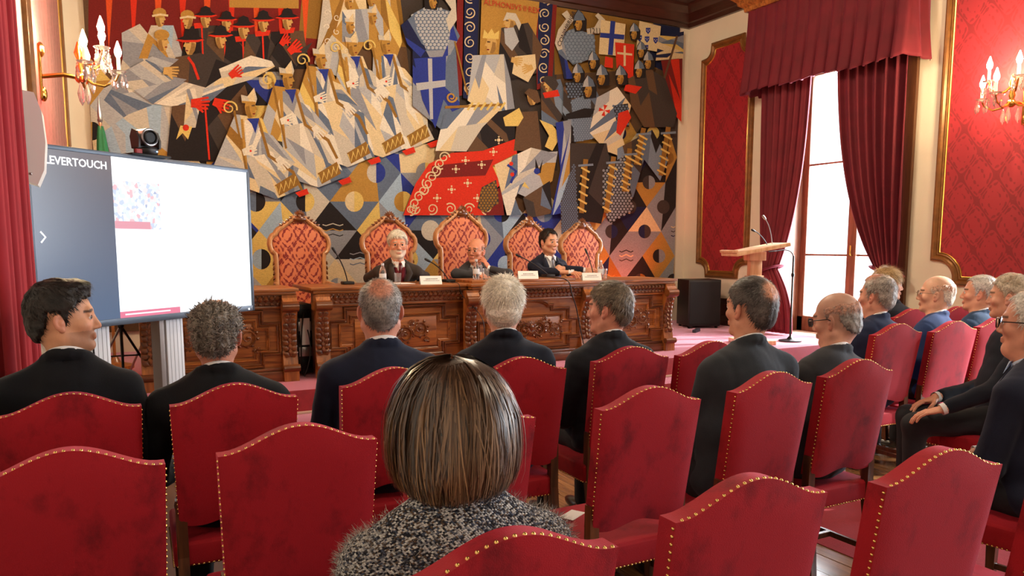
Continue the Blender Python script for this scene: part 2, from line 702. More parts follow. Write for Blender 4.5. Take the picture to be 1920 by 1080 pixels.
def glassmat():
    m = bpy.data.materials.new('window glass')
    m.use_nodes = True
    N, L = m.node_tree.nodes, m.node_tree.links
    N.clear()
    out = N.new('ShaderNodeOutputMaterial')
    t = N.new('ShaderNodeBsdfTransparent')
    t.inputs[0].default_value = (.97, .98, .98, 1)
    g = N.new('ShaderNodeBsdfGlossy')
    g.inputs['Roughness'].default_value = .02
    lw = N.new('ShaderNodeLayerWeight')
    lw.inputs[0].default_value = .15
    mx = N.new('ShaderNodeMixShader')
    L.new(lw.outputs['Fresnel'], mx.inputs[0])
    L.new(t.outputs[0], mx.inputs[1])
    L.new(g.outputs[0], mx.inputs[2])
    L.new(mx.outputs[0], out.inputs[0])
    return m


M_glass = glassmat()
M_gl = mat('clear glass', (1, 1, 1, 1), .03)
_b = M_gl.node_tree.nodes['Principled BSDF']
_b.inputs['Transmission Weight'].default_value = .92
_b.inputs['IOR'].default_value = 1.4
window('window_1', 5.62, 7.28, STAGE, 3.75)
window('window_2', .75, 2.45, .1, 3.6)
window('window_3', -3.05, -1.35, .1, 3.6)
# window casing on the room side
m = MB().box(XR - .05, XR, 5.42, 5.62, STAGE, 3.9, bev=.012).box(XR - .05, XR, 7.28, 7.46, STAGE, 3.9, bev=.012).box(XR - .05, XR, 5.42, 7.46, 3.76, 3.95, bev=.012)
struct(m.build('trim_5', mat('window casing', c(92, 56, 34), .4, var=.25, vscale=5, stretch=(10, 10, 1))))


# ---------------- curtains
def curtain(name, label, y_out, y_in, y_tie_out, y_tie_in, y_bot_out, y_bot_in, z0, z1, ztie, x, npl, amp, nu=150, nv=70, ph=0.):
    m = MB()
    vs, fs = [], []
    for j in range(nv + 1):
        v = j / nv
        z = z1 + (z0 - z1) * v
        if z > ztie:
            t = max(0., (z1 - z) / (z1 - ztie))
            e = t ** 1.9
            e2 = t ** 3.2
            yo = y_out + (y_tie_out - y_out) * e
            yi = y_in + (y_tie_in - y_in) * (.25 * t + .75 * e2)
        else:
            t = (ztie - z) / (ztie - z0)
            e = 1 - max(0., 1 - t) ** 2.2
            yo = y_tie_out + (y_bot_out - y_tie_out) * e
            yi = y_tie_in + (y_bot_in - y_tie_in) * e
        pinch = math.exp(-((z - ztie) / .22) ** 2)
        for i in range(nu + 1):
            u = i / nu
            w = 2 * PI * npl * (u + .012 * math.sin(9 * u + 2 * v)) + ph
            a = amp * (1 - .55 * pinch) * (.8 + .2 * math.sin(5 * u + ph))
            off = a * (math.sin(w) + .25 * math.sin(2 * w + .7) + .12 * math.sin(3.3 * w + v * 2))
            bulge = -.05 * pinch * math.sin(PI * u)
            yy = yo + (yi - yo) * u + .3 * a * math.cos(w)
            vs.append((x - off + bulge, yy, z))
    for j in range(nv):
        for i in range(nu):
            a = j * (nu + 1) + i
            fs.append((a, a + 1, a + nu + 2, a + nu + 1))
    m.add(vs, fs)
    o = m.build(name, M_velvet_dark, None, True, 180)
    so = o.modifiers.new('thickness', 'SOLIDIFY')
    so.thickness = .006
    return tag(o, label, 'curtain')


cu1 = curtain('curtain', 'crimson velvet curtain tied back beside the lectern', 7.42, 6.66, 7.33, 7.08, 7.33, 6.82, STAGE + .02, 3.9, 1.2, 7.6, 7, .045)
cu2 = curtain('curtain', 'crimson velvet curtain tied back beside the wide damask panel', 5.4, 6.3, 5.4, 5.66, 5.42, 5.9, STAGE + .02, 3.9, 1.22, 7.6, 7, .045, ph=1.)
for cu, ya_, yb2, z in ((cu1, 7.36, 7.04, 1.2), (cu2, 5.37, 5.70, 1.22)):
    pts = []
    for k in range(25):
        t = 2 * PI * k / 24
        pts.append((7.6 + .1 * math.cos(t), (ya_ + yb2) / 2 + (yb2 - ya_) / 2 * 1.05 * math.sin(t), z + .05 * math.sin(t) * (1 if yb2 < ya_ else 1)))
    tb = MB().tube(pts, .035, 8, False, flat=.4).build('tieback', M_velvet_dark, cu)

# pelmet: carved wooden cornice and the pleated valance that hangs from it
pt = thing('pelmet', 'pleated crimson valance under a carved wooden pelmet above the window', 'pelmet', (0, 0, 0))
PX = 7.42
m = MB()
pr = [(0, 4.42), (.03, 4.42), (.04, 4.47), (.09, 4.5), (.10, 4.54), (.17, 4.6), (.17, 4.66), (0, 4.66)]
for (x0, y0, x1, y1, n0, n1, nn) in ((XR, 7.56, PX, 7.56, 0, 1, (0, 1)), (PX, 7.56, PX, 5.3, 1, 1, (-1, 0)), (PX, 5.3, XR, 5.3, 1, 0, (0, -1))):
    vs, fs = [], []
    d = (Vector((x1, y1)) - Vector((x0, y0))).normalized()
    for p, s in (((x0, y0), -n0), ((x1, y1), n1)):
        for o_, z in pr:
            q = Vector(p) + Vector(nn) * o_ + d * s * o_
            vs.append((q.x, q.y, z))
    k = len(pr)
    for t in range(k - 1):
        fs.append((t, t + 1, k + t + 1, k + t))
    m.add(vs, fs)
m.box(PX, XR, 5.3, 7.56, 4.6, 4.64)
m.build('carved_cornice', M_oak, pt, True, 30)
m = MB()
path = []
for k in range(13):
    path.append((XR - .02 - (XR - .02 - PX) * k / 12, 7.54, 0, 1))
for k in range(181):
    path.append((PX, 7.54 - 2.22 * k / 180, -1, 0))
for k in range(1, 13):
    path.append((PX + (XR - .02 - PX) * k / 12, 5.32, 0, -1))
vs, fs = [], []
nv = 24
L_ = 0
for i, (x, y, nx, ny) in enumerate(path):
    if i:
        L_ += math.hypot(x - path[i - 1][0], y - path[i - 1][1])
    for j in range(nv + 1):
        v = j / nv
        w = L_ * 2 * PI / .165
        a = .006 + .032 * v
        s = math.sin(w)
        off = a * (s + .3 * math.sin(2 * w + .5)) + .10 * v * v * .7
        z = 4.44 - (1.02 + .012 * math.sin(w + .9) + .01 * math.sin(L_ * 7)) * v
        vs.append((x + nx * off, y + ny * off + (a * .5 * math.cos(w) if nx else 0), z))
for i in range(len(path) - 1):
    for j in range(nv):
        a = i * (nv + 1) + j
        fs.append((a, a + 1, a + nv + 2, a + nv + 1))
o = m.add(vs, fs).build('valance', M_velvet_dark, pt, True, 180)
o.modifiers.new('thickness', 'SOLIDIFY').thickness = .006

# curtain hanging on the left wall, close to the speaker and the screen
m = MB()
vs, fs = [], []
nu, nv = 120, 40
for j in range(nv + 1):
    z = .02 + 4.2 * (1 - j / nv)
    for i in range(nu + 1):
        u = i / nu
        y = 3.25 + .98 * u
        w = 2 * PI * 7 * (u + .01 * math.sin(7 * u))
        x = lwx(y) + .046 + .03 * math.sin(w) + .007 * math.sin(2.3 * w) - .03 * (j / nv < .02)
        vs.append((x, y + .015 * math.cos(w), z))
for j in range(nv):
    for i in range(nu):
        a = j * (nu + 1) + i
        fs.append((a, a + 1, a + nu + 2, a + nu + 1))
o = m.add(vs, fs).build('curtain', mat('left curtain velvet', c(156, 20, 34), .8, var=.12, vscale=5, sheen=.4, stint=c(230, 110, 120)), None, True, 180)
o.modifiers.new('thickness', 'SOLIDIFY').thickness = .006
tag(o, 'long crimson curtain hanging on the wall beside the white loudspeaker', 'curtain')
# ------------------------------------------------------------------ the great woven wall hanging
TAP_Y = YB - .045
T_v, T_f, T_c = [], [], []
T_lvl = [0]
T_sub = [0]
PAL = dict(och=c(168, 126, 58), gold=c(136, 98, 42), dgold=c(96, 68, 30), cream=c(206, 184, 142), white=c(212, 202, 182), pale=c(186, 176, 158),
           grey=c(132, 134, 140), lgrey=c(164, 164, 164), slate=c(92, 104, 122), blue=c(42, 54, 128), navy=c(30, 34, 66), black=c(36, 31, 31),
           char=c(62, 54, 50), brown=c(92, 68, 48), dred=c(112, 32, 28), red=c(198, 48, 28), orange=c(206, 78, 34), skin=c(190, 152, 88), dskin=c(140, 104, 56),
           yel=c(206, 176, 98), mail=c(116, 130, 146), ice=c(150, 170, 186))


def W2(p):
    q = atY(p[0], p[1], TAP_Y)
    return q[0], q[2]


def tpoly(pts, col, lvl=None):
    """one flat woven colour area; pts in photograph pixels, laid out on the wall plane"""
    if len(pts) < 3:
        return
    L = T_lvl[0] if lvl is None else lvl
    T_sub[0] = (T_sub[0] + 1) % 25                            # neighbouring areas never lie in exactly one plane
    y = TAP_Y - .0006 - .00035 * L - .000013 * T_sub[0]
    o = len(T_v)
    for p in pts:
        x, z = W2(p)
        x = min(max(x, .03), 7.585)
        z = min(max(z, .6), ZC - .012)
        T_v.append((x, y, z))
    T_f.append(tuple(range(o, o + len(pts))))
    cc = PAL[col] if isinstance(col, str) else col
    T_c.append(cc)


def lv():
    T_lvl[0] += 1
    T_sub[0] = 0


def area2(P):
    return .5 * sum(P[i][0] * P[(i + 1) % len(P)][1] - P[(i + 1) % len(P)][0] * P[i][1] for i in range(len(P)))


def cut(P, a, n):
    A, B = [], []
    for i in range(len(P)):
        p, q = P[i], P[(i + 1) % len(P)]
        dp = (p[0] - a[0]) * n[0] + (p[1] - a[1]) * n[1]
        dq = (q[0] - a[0]) * n[0] + (q[1] - a[1]) * n[1]
        (A if dp >= 0 else B).append(p)
        if dp * dq < 0:
            t = dp / (dp - dq)
            x = (p[0] + (q[0] - p[0]) * t, p[1] + (q[1] - p[1]) * t)
            A.append(x)
            B.append(x)
    return A, B


def shards(P, pal, n=6, seed=0, ang=None, spread=.5):
    """drapery: the area split again and again by slanting cuts, every piece its own colour"""
    r = random.Random(seed * 7919 + 13)
    lv()
    parts = [list(P)]
    for _ in range(n):
        parts.sort(key=lambda q: -abs(area2(q)))
        q = parts.pop(0)
        if abs(area2(q)) < 14:
            parts.append(q)
            break
        cx = sum(p[0] for p in q) / len(q) + r.uniform(-4, 4)
        cy = sum(p[1] for p in q) / len(q) + r.uniform(-4, 4)
        t = (ang if ang is not None else PI / 2) + r.gauss(0, spread)
        A, B = cut(q, (cx, cy), (-math.sin(t), math.cos(t)))
        for x in (A, B):
            if len(x) > 2:
                parts.append(x)
    last = None
    for q in parts:
        k = r.choice(pal)
        if k == last:
            k = r.choice(pal)
        last = k
        tpoly(q, k)


def tcirc(x, y, r, col, n=14, sq=1., a0=0., a1=2 * PI):
    tpoly([(x + r * math.cos(a0 + (a1 - a0) * k / n), y + r * sq * math.sin(a0 + (a1 - a0) * k / n)) for k in range(n + (a1 - a0 < 6))], col)


def stroke(pts, w, col):
    L_, R_ = [], []
    for i, p in enumerate(pts):
        a, b = pts[max(i - 1, 0)], pts[min(i + 1, len(pts) - 1)]
        dx, dy = b[0] - a[0], b[1] - a[1]
        d = math.hypot(dx, dy) or 1
        ww = w[i] if isinstance(w, list) else w
        L_.append((p[0] - dy / d * ww / 2, p[1] + dx / d * ww / 2))
        R_.append((p[0] + dy / d * ww / 2, p[1] - dx / d * ww / 2))
    for i in range(len(pts) - 1):
        tpoly([L_[i], L_[i + 1], R_[i + 1], R_[i]], col)


def curl(x, y, r, a0, d, col, w=2.2, turns=1.4):
    stroke([(x + r * (1 - .75 * k / 22) * math.cos(a0 + d * 2 * PI * turns * k / 22), y + r * (1 - .75 * k / 22) * math.sin(a0 + d * 2 * PI * turns * k / 22)) for k in range(23)],
           [w * (1 - .4 * k / 22) for k in range(23)], col)


def face(x, y, s, d=1, skin='skin', dark='dskin'):
    """a long carved-looking face turned to one side"""
    lv()
    P = [(-.45, -.9), (.35, -.9), (.5, -.35), (.72, .12), (.48, .2), (.5, .55), (.3, .95), (-.15, 1.0), (-.5, .5), (-.62, -.2)]
    tpoly([(x + d * a * s, y + b * s) for a, b in P], skin)
    lv()
    tpoly([(x + d * a * s, y + b * s) for a, b in ((-.5, -.2), (-.15, -.3), (-.05, .3), (.15, .95), (-.2, 1.), (-.52, .5))], dark)
    tpoly([(x + d * a * s, y + b * s) for a, b in ((.08, -.35), (.45, -.4), (.42, -.22), (.1, -.2))], 'brown')
    tpoly([(x + d * a * s, y + b * s) for a, b in ((.2, .5), (.48, .48), (.46, .62), (.22, .62))], 'dred')


def hat(x, y, s, brim='red'):
    lv()
    tpoly([(x + a * s, y + b * s) for a, b in ((-1.5, .25), (-.6, -.1), (.7, -.12), (1.5, .2), (.8, .42), (-.7, .45))], brim)
    lv()
    tpoly([(x + a * s, y + b * s) for a, b in ((-1.35, .12), (-.6, -.25), (.7, -.28), (1.35, .08), (.7, .2), (-.6, .22))], 'black')
    lv()
    tpoly([(x + a * s, y + b * s) for a, b in ((-.75, .0), (-.55, -.75), (0, -1.0), (.55, -.78), (.78, .0))], 'black')


def mitre(x, y, s, d=1):
    lv()
    tpoly([(x + d * a * s, y + b * s) for a, b in ((-.75, .5), (-.85, -.3), (-.2, -.15), (.45, -1.0), (.75, .1), (.6, .6))], 'pale')
    lv()
    tpoly([(x + d * a * s, y + b * s) for a, b in ((-.2, -.15), (.45, -1.0), (.55, .55), (.0, .5))], 'cream')
    tpoly([(x + d * a * s, y + b * s) for a, b in ((-.75, .3), (.6, .4), (.6, .6), (-.75, .5))], 'och')


def hand(x, y, s, ang, col):
    lv()
    ca, sa = math.cos(ang), math.sin(ang)
    R_ = lambda a, b: (x + (a * ca - b * sa) * s, y + (a * sa + b * ca) * s)
    tpoly([R_(a, b) for a, b in ((-.8, -.45), (.2, -.6), (.3, .5), (-.8, .4))], col)
    for k in range(4):
        b = -.5 + k * .32
        tpoly([R_(.15, b - .12), R_(1.15 - .12 * abs(k - 1.2), b - .22 + .06 * k), R_(1.2 - .12 * abs(k - 1.2), b - .02 + .06 * k), R_(.15, b + .16)], col)
    tpoly([R_(-.4, .35), R_(.1, .4), R_(.55, .85), (R_(.4, .98))], col)


def crozier(x0, y0, x1, y1, r):
    lv()
    stroke([(x0, y0), (x1, y1)], 4, 'gold')
    curl(x1 - r * .6, y1 - r * .3, r, .3, -1, 'yel', 3.2, 1.3)


def robe(P, seed, kind='white', n=9, ang=1.2):
    pal = {'white': ['white', 'cream', 'pale', 'lgrey', 'grey', 'pale', 'white', 'cream', 'slate'], 'dark': ['black', 'char', 'black', 'black', 'brown', 'char'],
           'grey': ['grey', 'lgrey', 'pale', 'slate', 'white', 'grey'], 'gold': ['och', 'gold', 'cream', 'yel', 'lgrey', 'pale', 'och'],
           'cloak': ['lgrey', 'ice', 'grey', 'pale', 'blue', 'och'], 'blue': ['blue', 'slate', 'navy', 'grey'], 'knight': ['char', 'black', 'slate', 'brown', 'mail']}[kind]
    shards(P, pal, n, seed, ang, .45)


def mailshirt(P, x0, y0, x1, y1, st, base='slate', dot='lgrey'):
    lv()
    tpoly(P, base)
    lv()
    j = 0
    y = y0
    while y < y1:
        x = x0 + (st / 2 if j % 2 else 0)
        while x < x1:
            ins = False
            for i in range(len(P)):
                a, b = P[i], P[(i + 1) % len(P)]
                if (a[1] > y) != (b[1] > y) and x < (b[0] - a[0]) * (y - a[1]) / (b[1] - a[1]) + a[0]:
                    ins = not ins
            if ins:
                tcirc(x, y, st * .42, dot, 6)
            x += st
        y += st * .8
        j += 1


def helm(x, y, s, d=-1, top='lgrey'):
    lv()
    tpoly([(x + d * a * s, y + b * s) for a, b in ((-.85, 1.1), (-.9, -.3), (-.3, -1.2), (.2, -1.55), (.7, -.8), (.8, .2), (.55, 1.25))], 'black')
    face(x + d * .1 * s, y + .35 * s, s * .72, d, 'och', 'gold')
    lv()
    tpoly([(x + d * a * s, y + b * s) for a, b in ((-.7, -.2), (-.45, -.95), (.15, -1.5), (.6, -.75), (.75, -.15))], top)
    tpoly([(x + d * a * s, y + b * s) for a, b in ((-.7, -.2), (-.45, -.95), (.15, -1.5), (.05, -.2))], 'slate')


def diamonds(x0, x1, y0, y1, cw, chh, skew, cols, seed):
    r = random.Random(seed)
    lv()
    cells = []
    for j in range(-1, int((y1 - y0) / chh * 2) + 2):
        for i in range(-1, int((x1 - x0) / cw) + 2):
            cx = x0 + (i + (.5 if j % 2 else 0)) * cw + skew * j
            cy = y0 + j * chh / 2
            if x0 - cw * .2 < cx < x1 + cw * .2 and y0 - chh * .2 < cy < y1 + chh * .2:
                cells.append((cx, cy, (i + j) % 2, r.random(), r.random()))
    for cx, cy, k, a, b in cells:
        A, B = cols[int(a * len(cols)) % len(cols)], cols[int(b * len(cols) + 1 + a * 3) % len(cols)]
        t, rt, bt, lf = (cx - skew, cy - chh / 2), (cx + cw / 2, cy), (cx + skew, cy + chh / 2), (cx - cw / 2, cy)
        if k:
            tpoly([t, rt, bt], A)
            tpoly([t, bt, lf], B)
        else:
            tpoly([lf, t, rt], A)
            tpoly([lf, rt, bt], B)
    lv()
    for cx, cy, k, a, b in cells:
        if a < .8:
            rr = cw * .19
            A, B = cols[int(b * len(cols)) % len(cols)], cols[int(a * len(cols) + 2) % len(cols)]
            tcirc(cx, cy, rr, A, 10, 1.1, -PI / 2, PI / 2)
            tcirc(cx, cy, rr, B, 10, 1.1, PI / 2, 3 * PI / 2)
        else:
            for q in range(3):
                stroke([(cx - cw * .2 + u * cw * .07, cy - chh * .1 + q * chh * .09 + 2 * math.sin(u * 1.6)) for u in range(7)], 1.8, cols[int(b * 7 + q) % len(cols)])


# ground colours of the big fields
tpoly([(150, -420), (1300, -420), (1300, 620), (150, 620)], 'brown', 0)
tpoly([(150, -420), (640, -420), (600, 120), (200, 130), (150, 140)], 'dred', 1)
tpoly([(560, -420), (790, -420), (780, 90), (560, 70)], 'gold', 1)
tpoly([(740, -420), (1045, -420), (1045, 320), (790, 320)], 'char', 1)
tpoly([(1040, -420), (1300, -420), (1300, 130), (1040, 140)], 'gold', 1)
tpoly([(1225, 30), (1300, 30), (1300, 150), (1215, 120)], 'navy', 2)
T_lvl[0] = 2
for k in range(9):                                            # red rays behind the clergy
    x = 195 + k * 46
    tpoly([(x, -60), (x + 20, -60), (x + 9, 95)], 'red' if k % 2 else 'orange')
lv()
tpoly([(430, -60), (560, -60), (560, 16), (430, 14)], 'och')
lv()
for k in range(8):                                            # upper part, above the frame edge
    shards([(180 + k * 130, -400), (310 + k * 130, -400), (320 + k * 130, -60), (170 + k * 130, -60)], ['dred', 'gold', 'char', 'och', 'slate', 'red', 'cream'], 7, 400 + k, 1.3)
# harlequin ground
diamonds(165, 520, 150, 560, 84, 96, 4, ['cream', 'yel', 'grey', 'blue', 'pale', 'black', 'och', 'lgrey'], 3)
diamonds(470, 860, 270, 560, 92, 108, 5, ['cream', 'yel', 'grey', 'ice', 'slate', 'blue', 'pale', 'och', 'black'], 5)
diamonds(860, 1110, 400, 560, 80, 96, 4, ['cream', 'black', 'grey', 'ice', 'slate', 'blue', 'pale'], 6)
diamonds(1100, 1290, 250, 560, 62, 92, -4, ['black', 'och', 'yel', 'black', 'cream', 'char', 'navy', 'gold', 'grey'], 8)

# zigzag border piece and cloak at the far left
lv()
for k in range(5):
    tpoly([(190 + k * 11, 100), (196 + k * 11, 118), (202 + k * 11, 100), (202 + k * 11, 104), (196 + k * 11, 124), (190 + k * 11, 104)], 'brown')
robe([(228, 62), (262, 45), (300, 92), (330, 130), (300, 190), (240, 235), (180, 210), (220, 150), (230, 110)], 11, 'grey', 14, .5)
robe([(240, 215), (330, 180), (330, 300), (215, 300), (190, 250)], 12, 'cloak', 8, .8)

# clergy in dark robes with red trim
robe([(283, 48), (325, 48), (345, 110), (260, 110)], 20, 'cloak', 6)
for (x, y) in ((378, 50), (420, 60), (455, 75), (492, 65), (538, 60)):
    robe([(x - 30, y), (x + 30, y - 2), (x + 44, y + 70), (x - 40, y + 70)], int(x), 'dark', 4)
    lv()
    stroke([(x, y), (x + 3, y + 68)], 3, 'red')
    tpoly([(x - 15, y - 6), (x + 15, y - 8), (x + 12, y + 2), (x - 13, y + 4)], 'red')
for (x, y, s, d, h) in ((300, 36, 15, 1, 0), (352, 40, 15, -1, 0), (385, 38, 15, 1, 1), (424, 45, 14, 1, 1), (456, 58, 16, 1, 1), (493, 46, 15, 1, 1), (538, 42, 15, 1, 1)):
    face(x, y, s, d)
    if h:
        hat(x, y - s * .75, s)
    else:
        lv()
        tcirc(x - 1, y - s * .75, s * .85, 'och', 12, .75)
        stroke([(x - s, y - s * .35), (x, y - s * .55), (x + s, y - s * .4)], 4, 'cream')
# the foremost of them: broad dark robe, sweeping pale sleeves
robe([(330, 108), (375, 100), (450, 130), (470, 200), (440, 305), (312, 300), (322, 200), (305, 130)], 31, 'dark', 8, 1.4)
robe([(222, 140), (290, 104), (335, 112), (300, 140), (350, 150), (300, 175), (230, 165)], 32, 'grey', 9, .3)
robe([(250, 170), (330, 150), (385, 165), (470, 110), (440, 150), (395, 190), (320, 200), (285, 195)], 33, 'white', 12, 2.6)
robe([(410, 130), (470, 105), (525, 120), (470, 150), (420, 165)], 34, 'white', 7, 2.6)
robe([(520, 80), (560, 95), (585, 80), (560, 120), (530, 150), (505, 110)], 35, 'dark', 5)
robe([(350, 168), (382, 165), (366, 240), (344, 240)], 36, 'white', 4)
lv()
stroke([(352, 108), (362, 122), (372, 150)], 5, 'red')
stroke([(384, 200), (392, 300)], 3.5, 'red')
tpoly([(338, 236), (360, 238), (352, 262), (342, 250), (330, 262)], 'yel')
tcirc(348, 240, 6, 'red')
for (x, y, s, d) in ((305, 80, 17, 1), (356, 86, 18, -1), (413, 76, 16, 1)):
    face(x, y, s, d)
    if x != 305:
        hat(x, y - s * .75, s)
    else:
        lv()
        tcirc(x - 2, y - s * .8, s * .85, 'och', 12, .7)
for (x, y, s, a, k) in ((318, 135, 15, .1, 'skin'), (440, 138, 14, -.6, 'red'), (372, 195, 18, .0, 'red'), (412, 196, 17, .35, 'red'), (550, 92, 15, -.7, 'red'), (532, 78, 12, -.9, 'red')):
    hand(x, y, s, a, k)

# standing figures in patterned capes at the upper middle
robe([(610, -60), (680, -60), (690, 70), (640, 150), (588, 120), (600, 40)], 41, 'gold', 12, 1.5)
robe([(690, -60), (735, -60), (752, 80), (735, 130), (690, 90)], 42, 'gold', 9, 1.4)
lv()
for k in range(10):
    curl(612 + (k % 3) * 18, 25 + k * 9, 6, k, 1 if k % 2 else -1, 'white', 1.6, 1.)
robe([(640, 20), (690, 18), (690, 80), (640, 80)], 43, 'grey', 5, 1.5)
for (x, y, s) in ((655, 52, 13), (697, 35, 13), (652, 8, 12), (694, 2, 12)):
    face(x, y, s, 1, 'och', 'gold')
    mitre(x, y - s * 1.05, s * .95)

# seated row of bishops: mitre, face, gold-edged cope, white alb with embroidered hem
BISH = [(468, 205, 18, 402, 565, 360), (538, 152, 17, 487, 645, 338), (600, 115, 16, 552, 700, 300), (660, 92, 15, 628, 765, 282), (722, 88, 15, 700, 812, 268)]
for i, (fx, fy, s, xl, xr, yb3) in reversed(list(enumerate(BISH))):
    w_ = xr - xl
    robe([(fx - s * 1.6, fy + s * .6), (fx + s * 1.2, fy + s), (fx + s * 2.6, fy + s * 4.5), (fx + s * .5, fy + s * 7), (xl - 5, fy + s * 6.2)], 50 + i, 'gold', 9, 1.2)
    robe([(fx - s * .6, fy + s * 1.2), (fx + s * 1.0, fy + s * 1.3), (fx + s * 1.9, fy + s * 5.5), (fx - s * .4, fy + s * 6)], 60 + i, 'grey', 7, 1.5)
    robe([(fx - s * .8, fy + s * 5.2), (fx + s * 2, fy + s * 4.6), (fx + s * 5, fy + s * 6.2), (xr - 12, yb3 - 30), (xr, yb3 - 6), (xr - 50, yb3 + 14), (fx - s * .2, yb3 - 5)], 70 + i, 'white', 15, 1.15)
    robe([(fx + s * .9, fy + s * 2.2), (fx + s * 2.3, fy + s * 2.8), (fx + s * 4.6, fy + s * 5.6), (fx + s * 3.4, fy + s * 6.8), (fx + s * 2.2, fy + s * 5.4)], 80 + i, 'white', 6, .8)
    lv()
    stroke([(fx + s * .8, fy + s * 1.1), (fx + s * 1.9, fy + s * 4.9), (fx + s * 4.4, fy + s * 6.6), (fx + s * 5.4, fy + s * 8.6)], [5, 6, 6, 5], 'gold')
    stroke([(fx - s * .9, fy + s * 1.1), (fx - s * .4, fy + s * 6.6)], 5, 'och')
    lv()
    tpoly([(xr - 52, yb3 - 12), (xr - 16, yb3 - 34), (xr - 8, yb3 - 12), (xr - 44, yb3 + 8)], 'gold')
    lv()
    for q in range(4):
        stroke([(xr - 50 + q * 9, yb3 - 10 - q * 5), (xr - 44 + q * 9, yb3 + 4 - q * 5), (xr - 40 + q * 9, yb3 - 14 - q * 5)], 1.8, 'yel')
    tpoly([(xr - 14, yb3 + 2), (xr + 8, yb3 - 6), (xr + 12, yb3 + 4), (xr - 6, yb3 + 10)], 'red')
    tpoly([(fx - s * .4, fy + s * 1.05), (fx + s * .9, fy + s * 1.0), (fx + s * .5, fy + s * 2.6), (fx + s * .1, fy + s * 1.6)], 'blue')
    crozier(fx - s * .2, fy + s * 7.5, fx - s * 1.7, fy + s * .2, s * .8)
    face(fx, fy, s, 1, 'och', 'gold')
    mitre(fx - 2, fy - s * 1.1, s * 1.05)
    hand(fx - s * .2, fy + s * 4.4, s * .8, -.3, 'white')
    hand(fx + s * 3.2, fy + s * 5.6, s * .8, .9, 'white')
    lv()
    tcirc(fx, fy + s * 4.4, 2.2, 'red', 6)
hand(800, 132, 16, -.5, 'white')

# pillars with scrolled bands, inscription panel
lv()
tpoly([(850, -420), (862, -420), (862, 180), (850, 185)], 'dred')
tpoly([(1000, -420), (1042, -420), (1030, 160), (1002, 170)], 'dred')
lv()
tpoly([(864, -420), (892, -420), (888, 190), (864, 185)], 'navy')
tpoly([(1006, -420), (1034, -420), (1022, 150), (1003, 160)], 'navy')
tpoly([(897, -420), (1008, -420), (1005, 25), (1000, 70), (985, 115), (895, 108)], 'och')
lv()
for k in range(8):
    curl(877, -30 + k * 28, 11, k * 1.2, 1 if k % 2 else -1, 'cream', 2.2)
    curl(1018 - k * .6, -22 + k * 25, 10, k * 1.2, -1 if k % 2 else 1, 'cream', 2.2)

# armed figure with a blue cross shield
robe([(770, 90), (850, 85), (858, 200), (830, 250), (770, 200)], 90, 'blue', 6)
mailshirt([(768, 30), (800, 12), (845, 25), (842, 95), (790, 98), (772, 70)], 766, 14, 848, 98, 7.5)
lv()
robe([(748, 50), (772, 30), (778, 60), (795, 95), (785, 110), (760, 85)], 91, 'blue', 3)
robe([(842, 40), (858, 70), (840, 105), (825, 110), (838, 80)], 92, 'blue', 3)
helm(806, 2, 16, 1, 'slate')
lv()
tpoly([(772, 112), (832, 108), (830, 180), (812, 242), (788, 190)], 'blue')
lv()
tpoly([(798, 112), (806, 112), (808, 225), (802, 225)], 'lgrey')
tpoly([(776, 158), (831, 152), (831, 164), (778, 172)], 'lgrey')
tpoly([(828, 0), (850, 0), (852, 40), (838, 62), (832, 40), (842, 20)], 'pale')

# enthroned figure, old counsellor, attendant
robe([(935, 55), (985, 45), (1012, 90), (1000, 140), (955, 150), (930, 110)], 95, 'dark', 6)
robe([(870, 205), (960, 190), (960, 270), (925, 305), (812, 300), (822, 250)], 96, 'dark', 7)
robe([(882, 106), (940, 104), (952, 150), (960, 205), (905, 215), (872, 190)], 97, 'white', 11, 1.5)
robe([(828, 218), (880, 195), (935, 205), (900, 240), (870, 285), (812, 284)], 98, 'white', 9, 2.4)
face(916, 86, 17, -1)
lv()
tpoly([(900, 74), (903, 58), (910, 66), (917, 56), (922, 66), (931, 60), (930, 76)], 'yel')
face(950, 46, 16, -1)
lv()
tpoly([(938, 42), (945, 26), (962, 28), (972, 48), (968, 60), (960, 42), (950, 38)], 'pale')
tpoly([(940, 56), (958, 54), (968, 80), (955, 98), (942, 84)], 'lgrey')
lv()
stroke([(830, 203), (940, 198)], 5, 'gold')
for k in range(6):
    stroke([(872 + k * 12, 208), (882 + k * 12, 194)], 4, 'yel')
curl(842, 184, 10, 0, 1, 'och', 4)
stroke([(848, 80), (858, 120), (872, 180)], 3, 'gold')
tpoly([(960, 108), (998, 104), (1000, 130), (985, 156), (955, 140)], 'cream')
hand(962, 116, 11, .2, 'skin')
hand(985, 130, 11, 2.8, 'skin')
robe([(1008, 158), (1045, 150), (1060, 195), (1040, 240), (1010, 230)], 99, 'knight', 5)
face(1024, 160, 15, -1)
lv()
tpoly([(1010, 150), (1018, 144), (1034, 146), (1042, 160), (1034, 174)], 'char')
tpoly([(1012, 176), (1040, 170), (1044, 182), (1016, 186)], 'red')

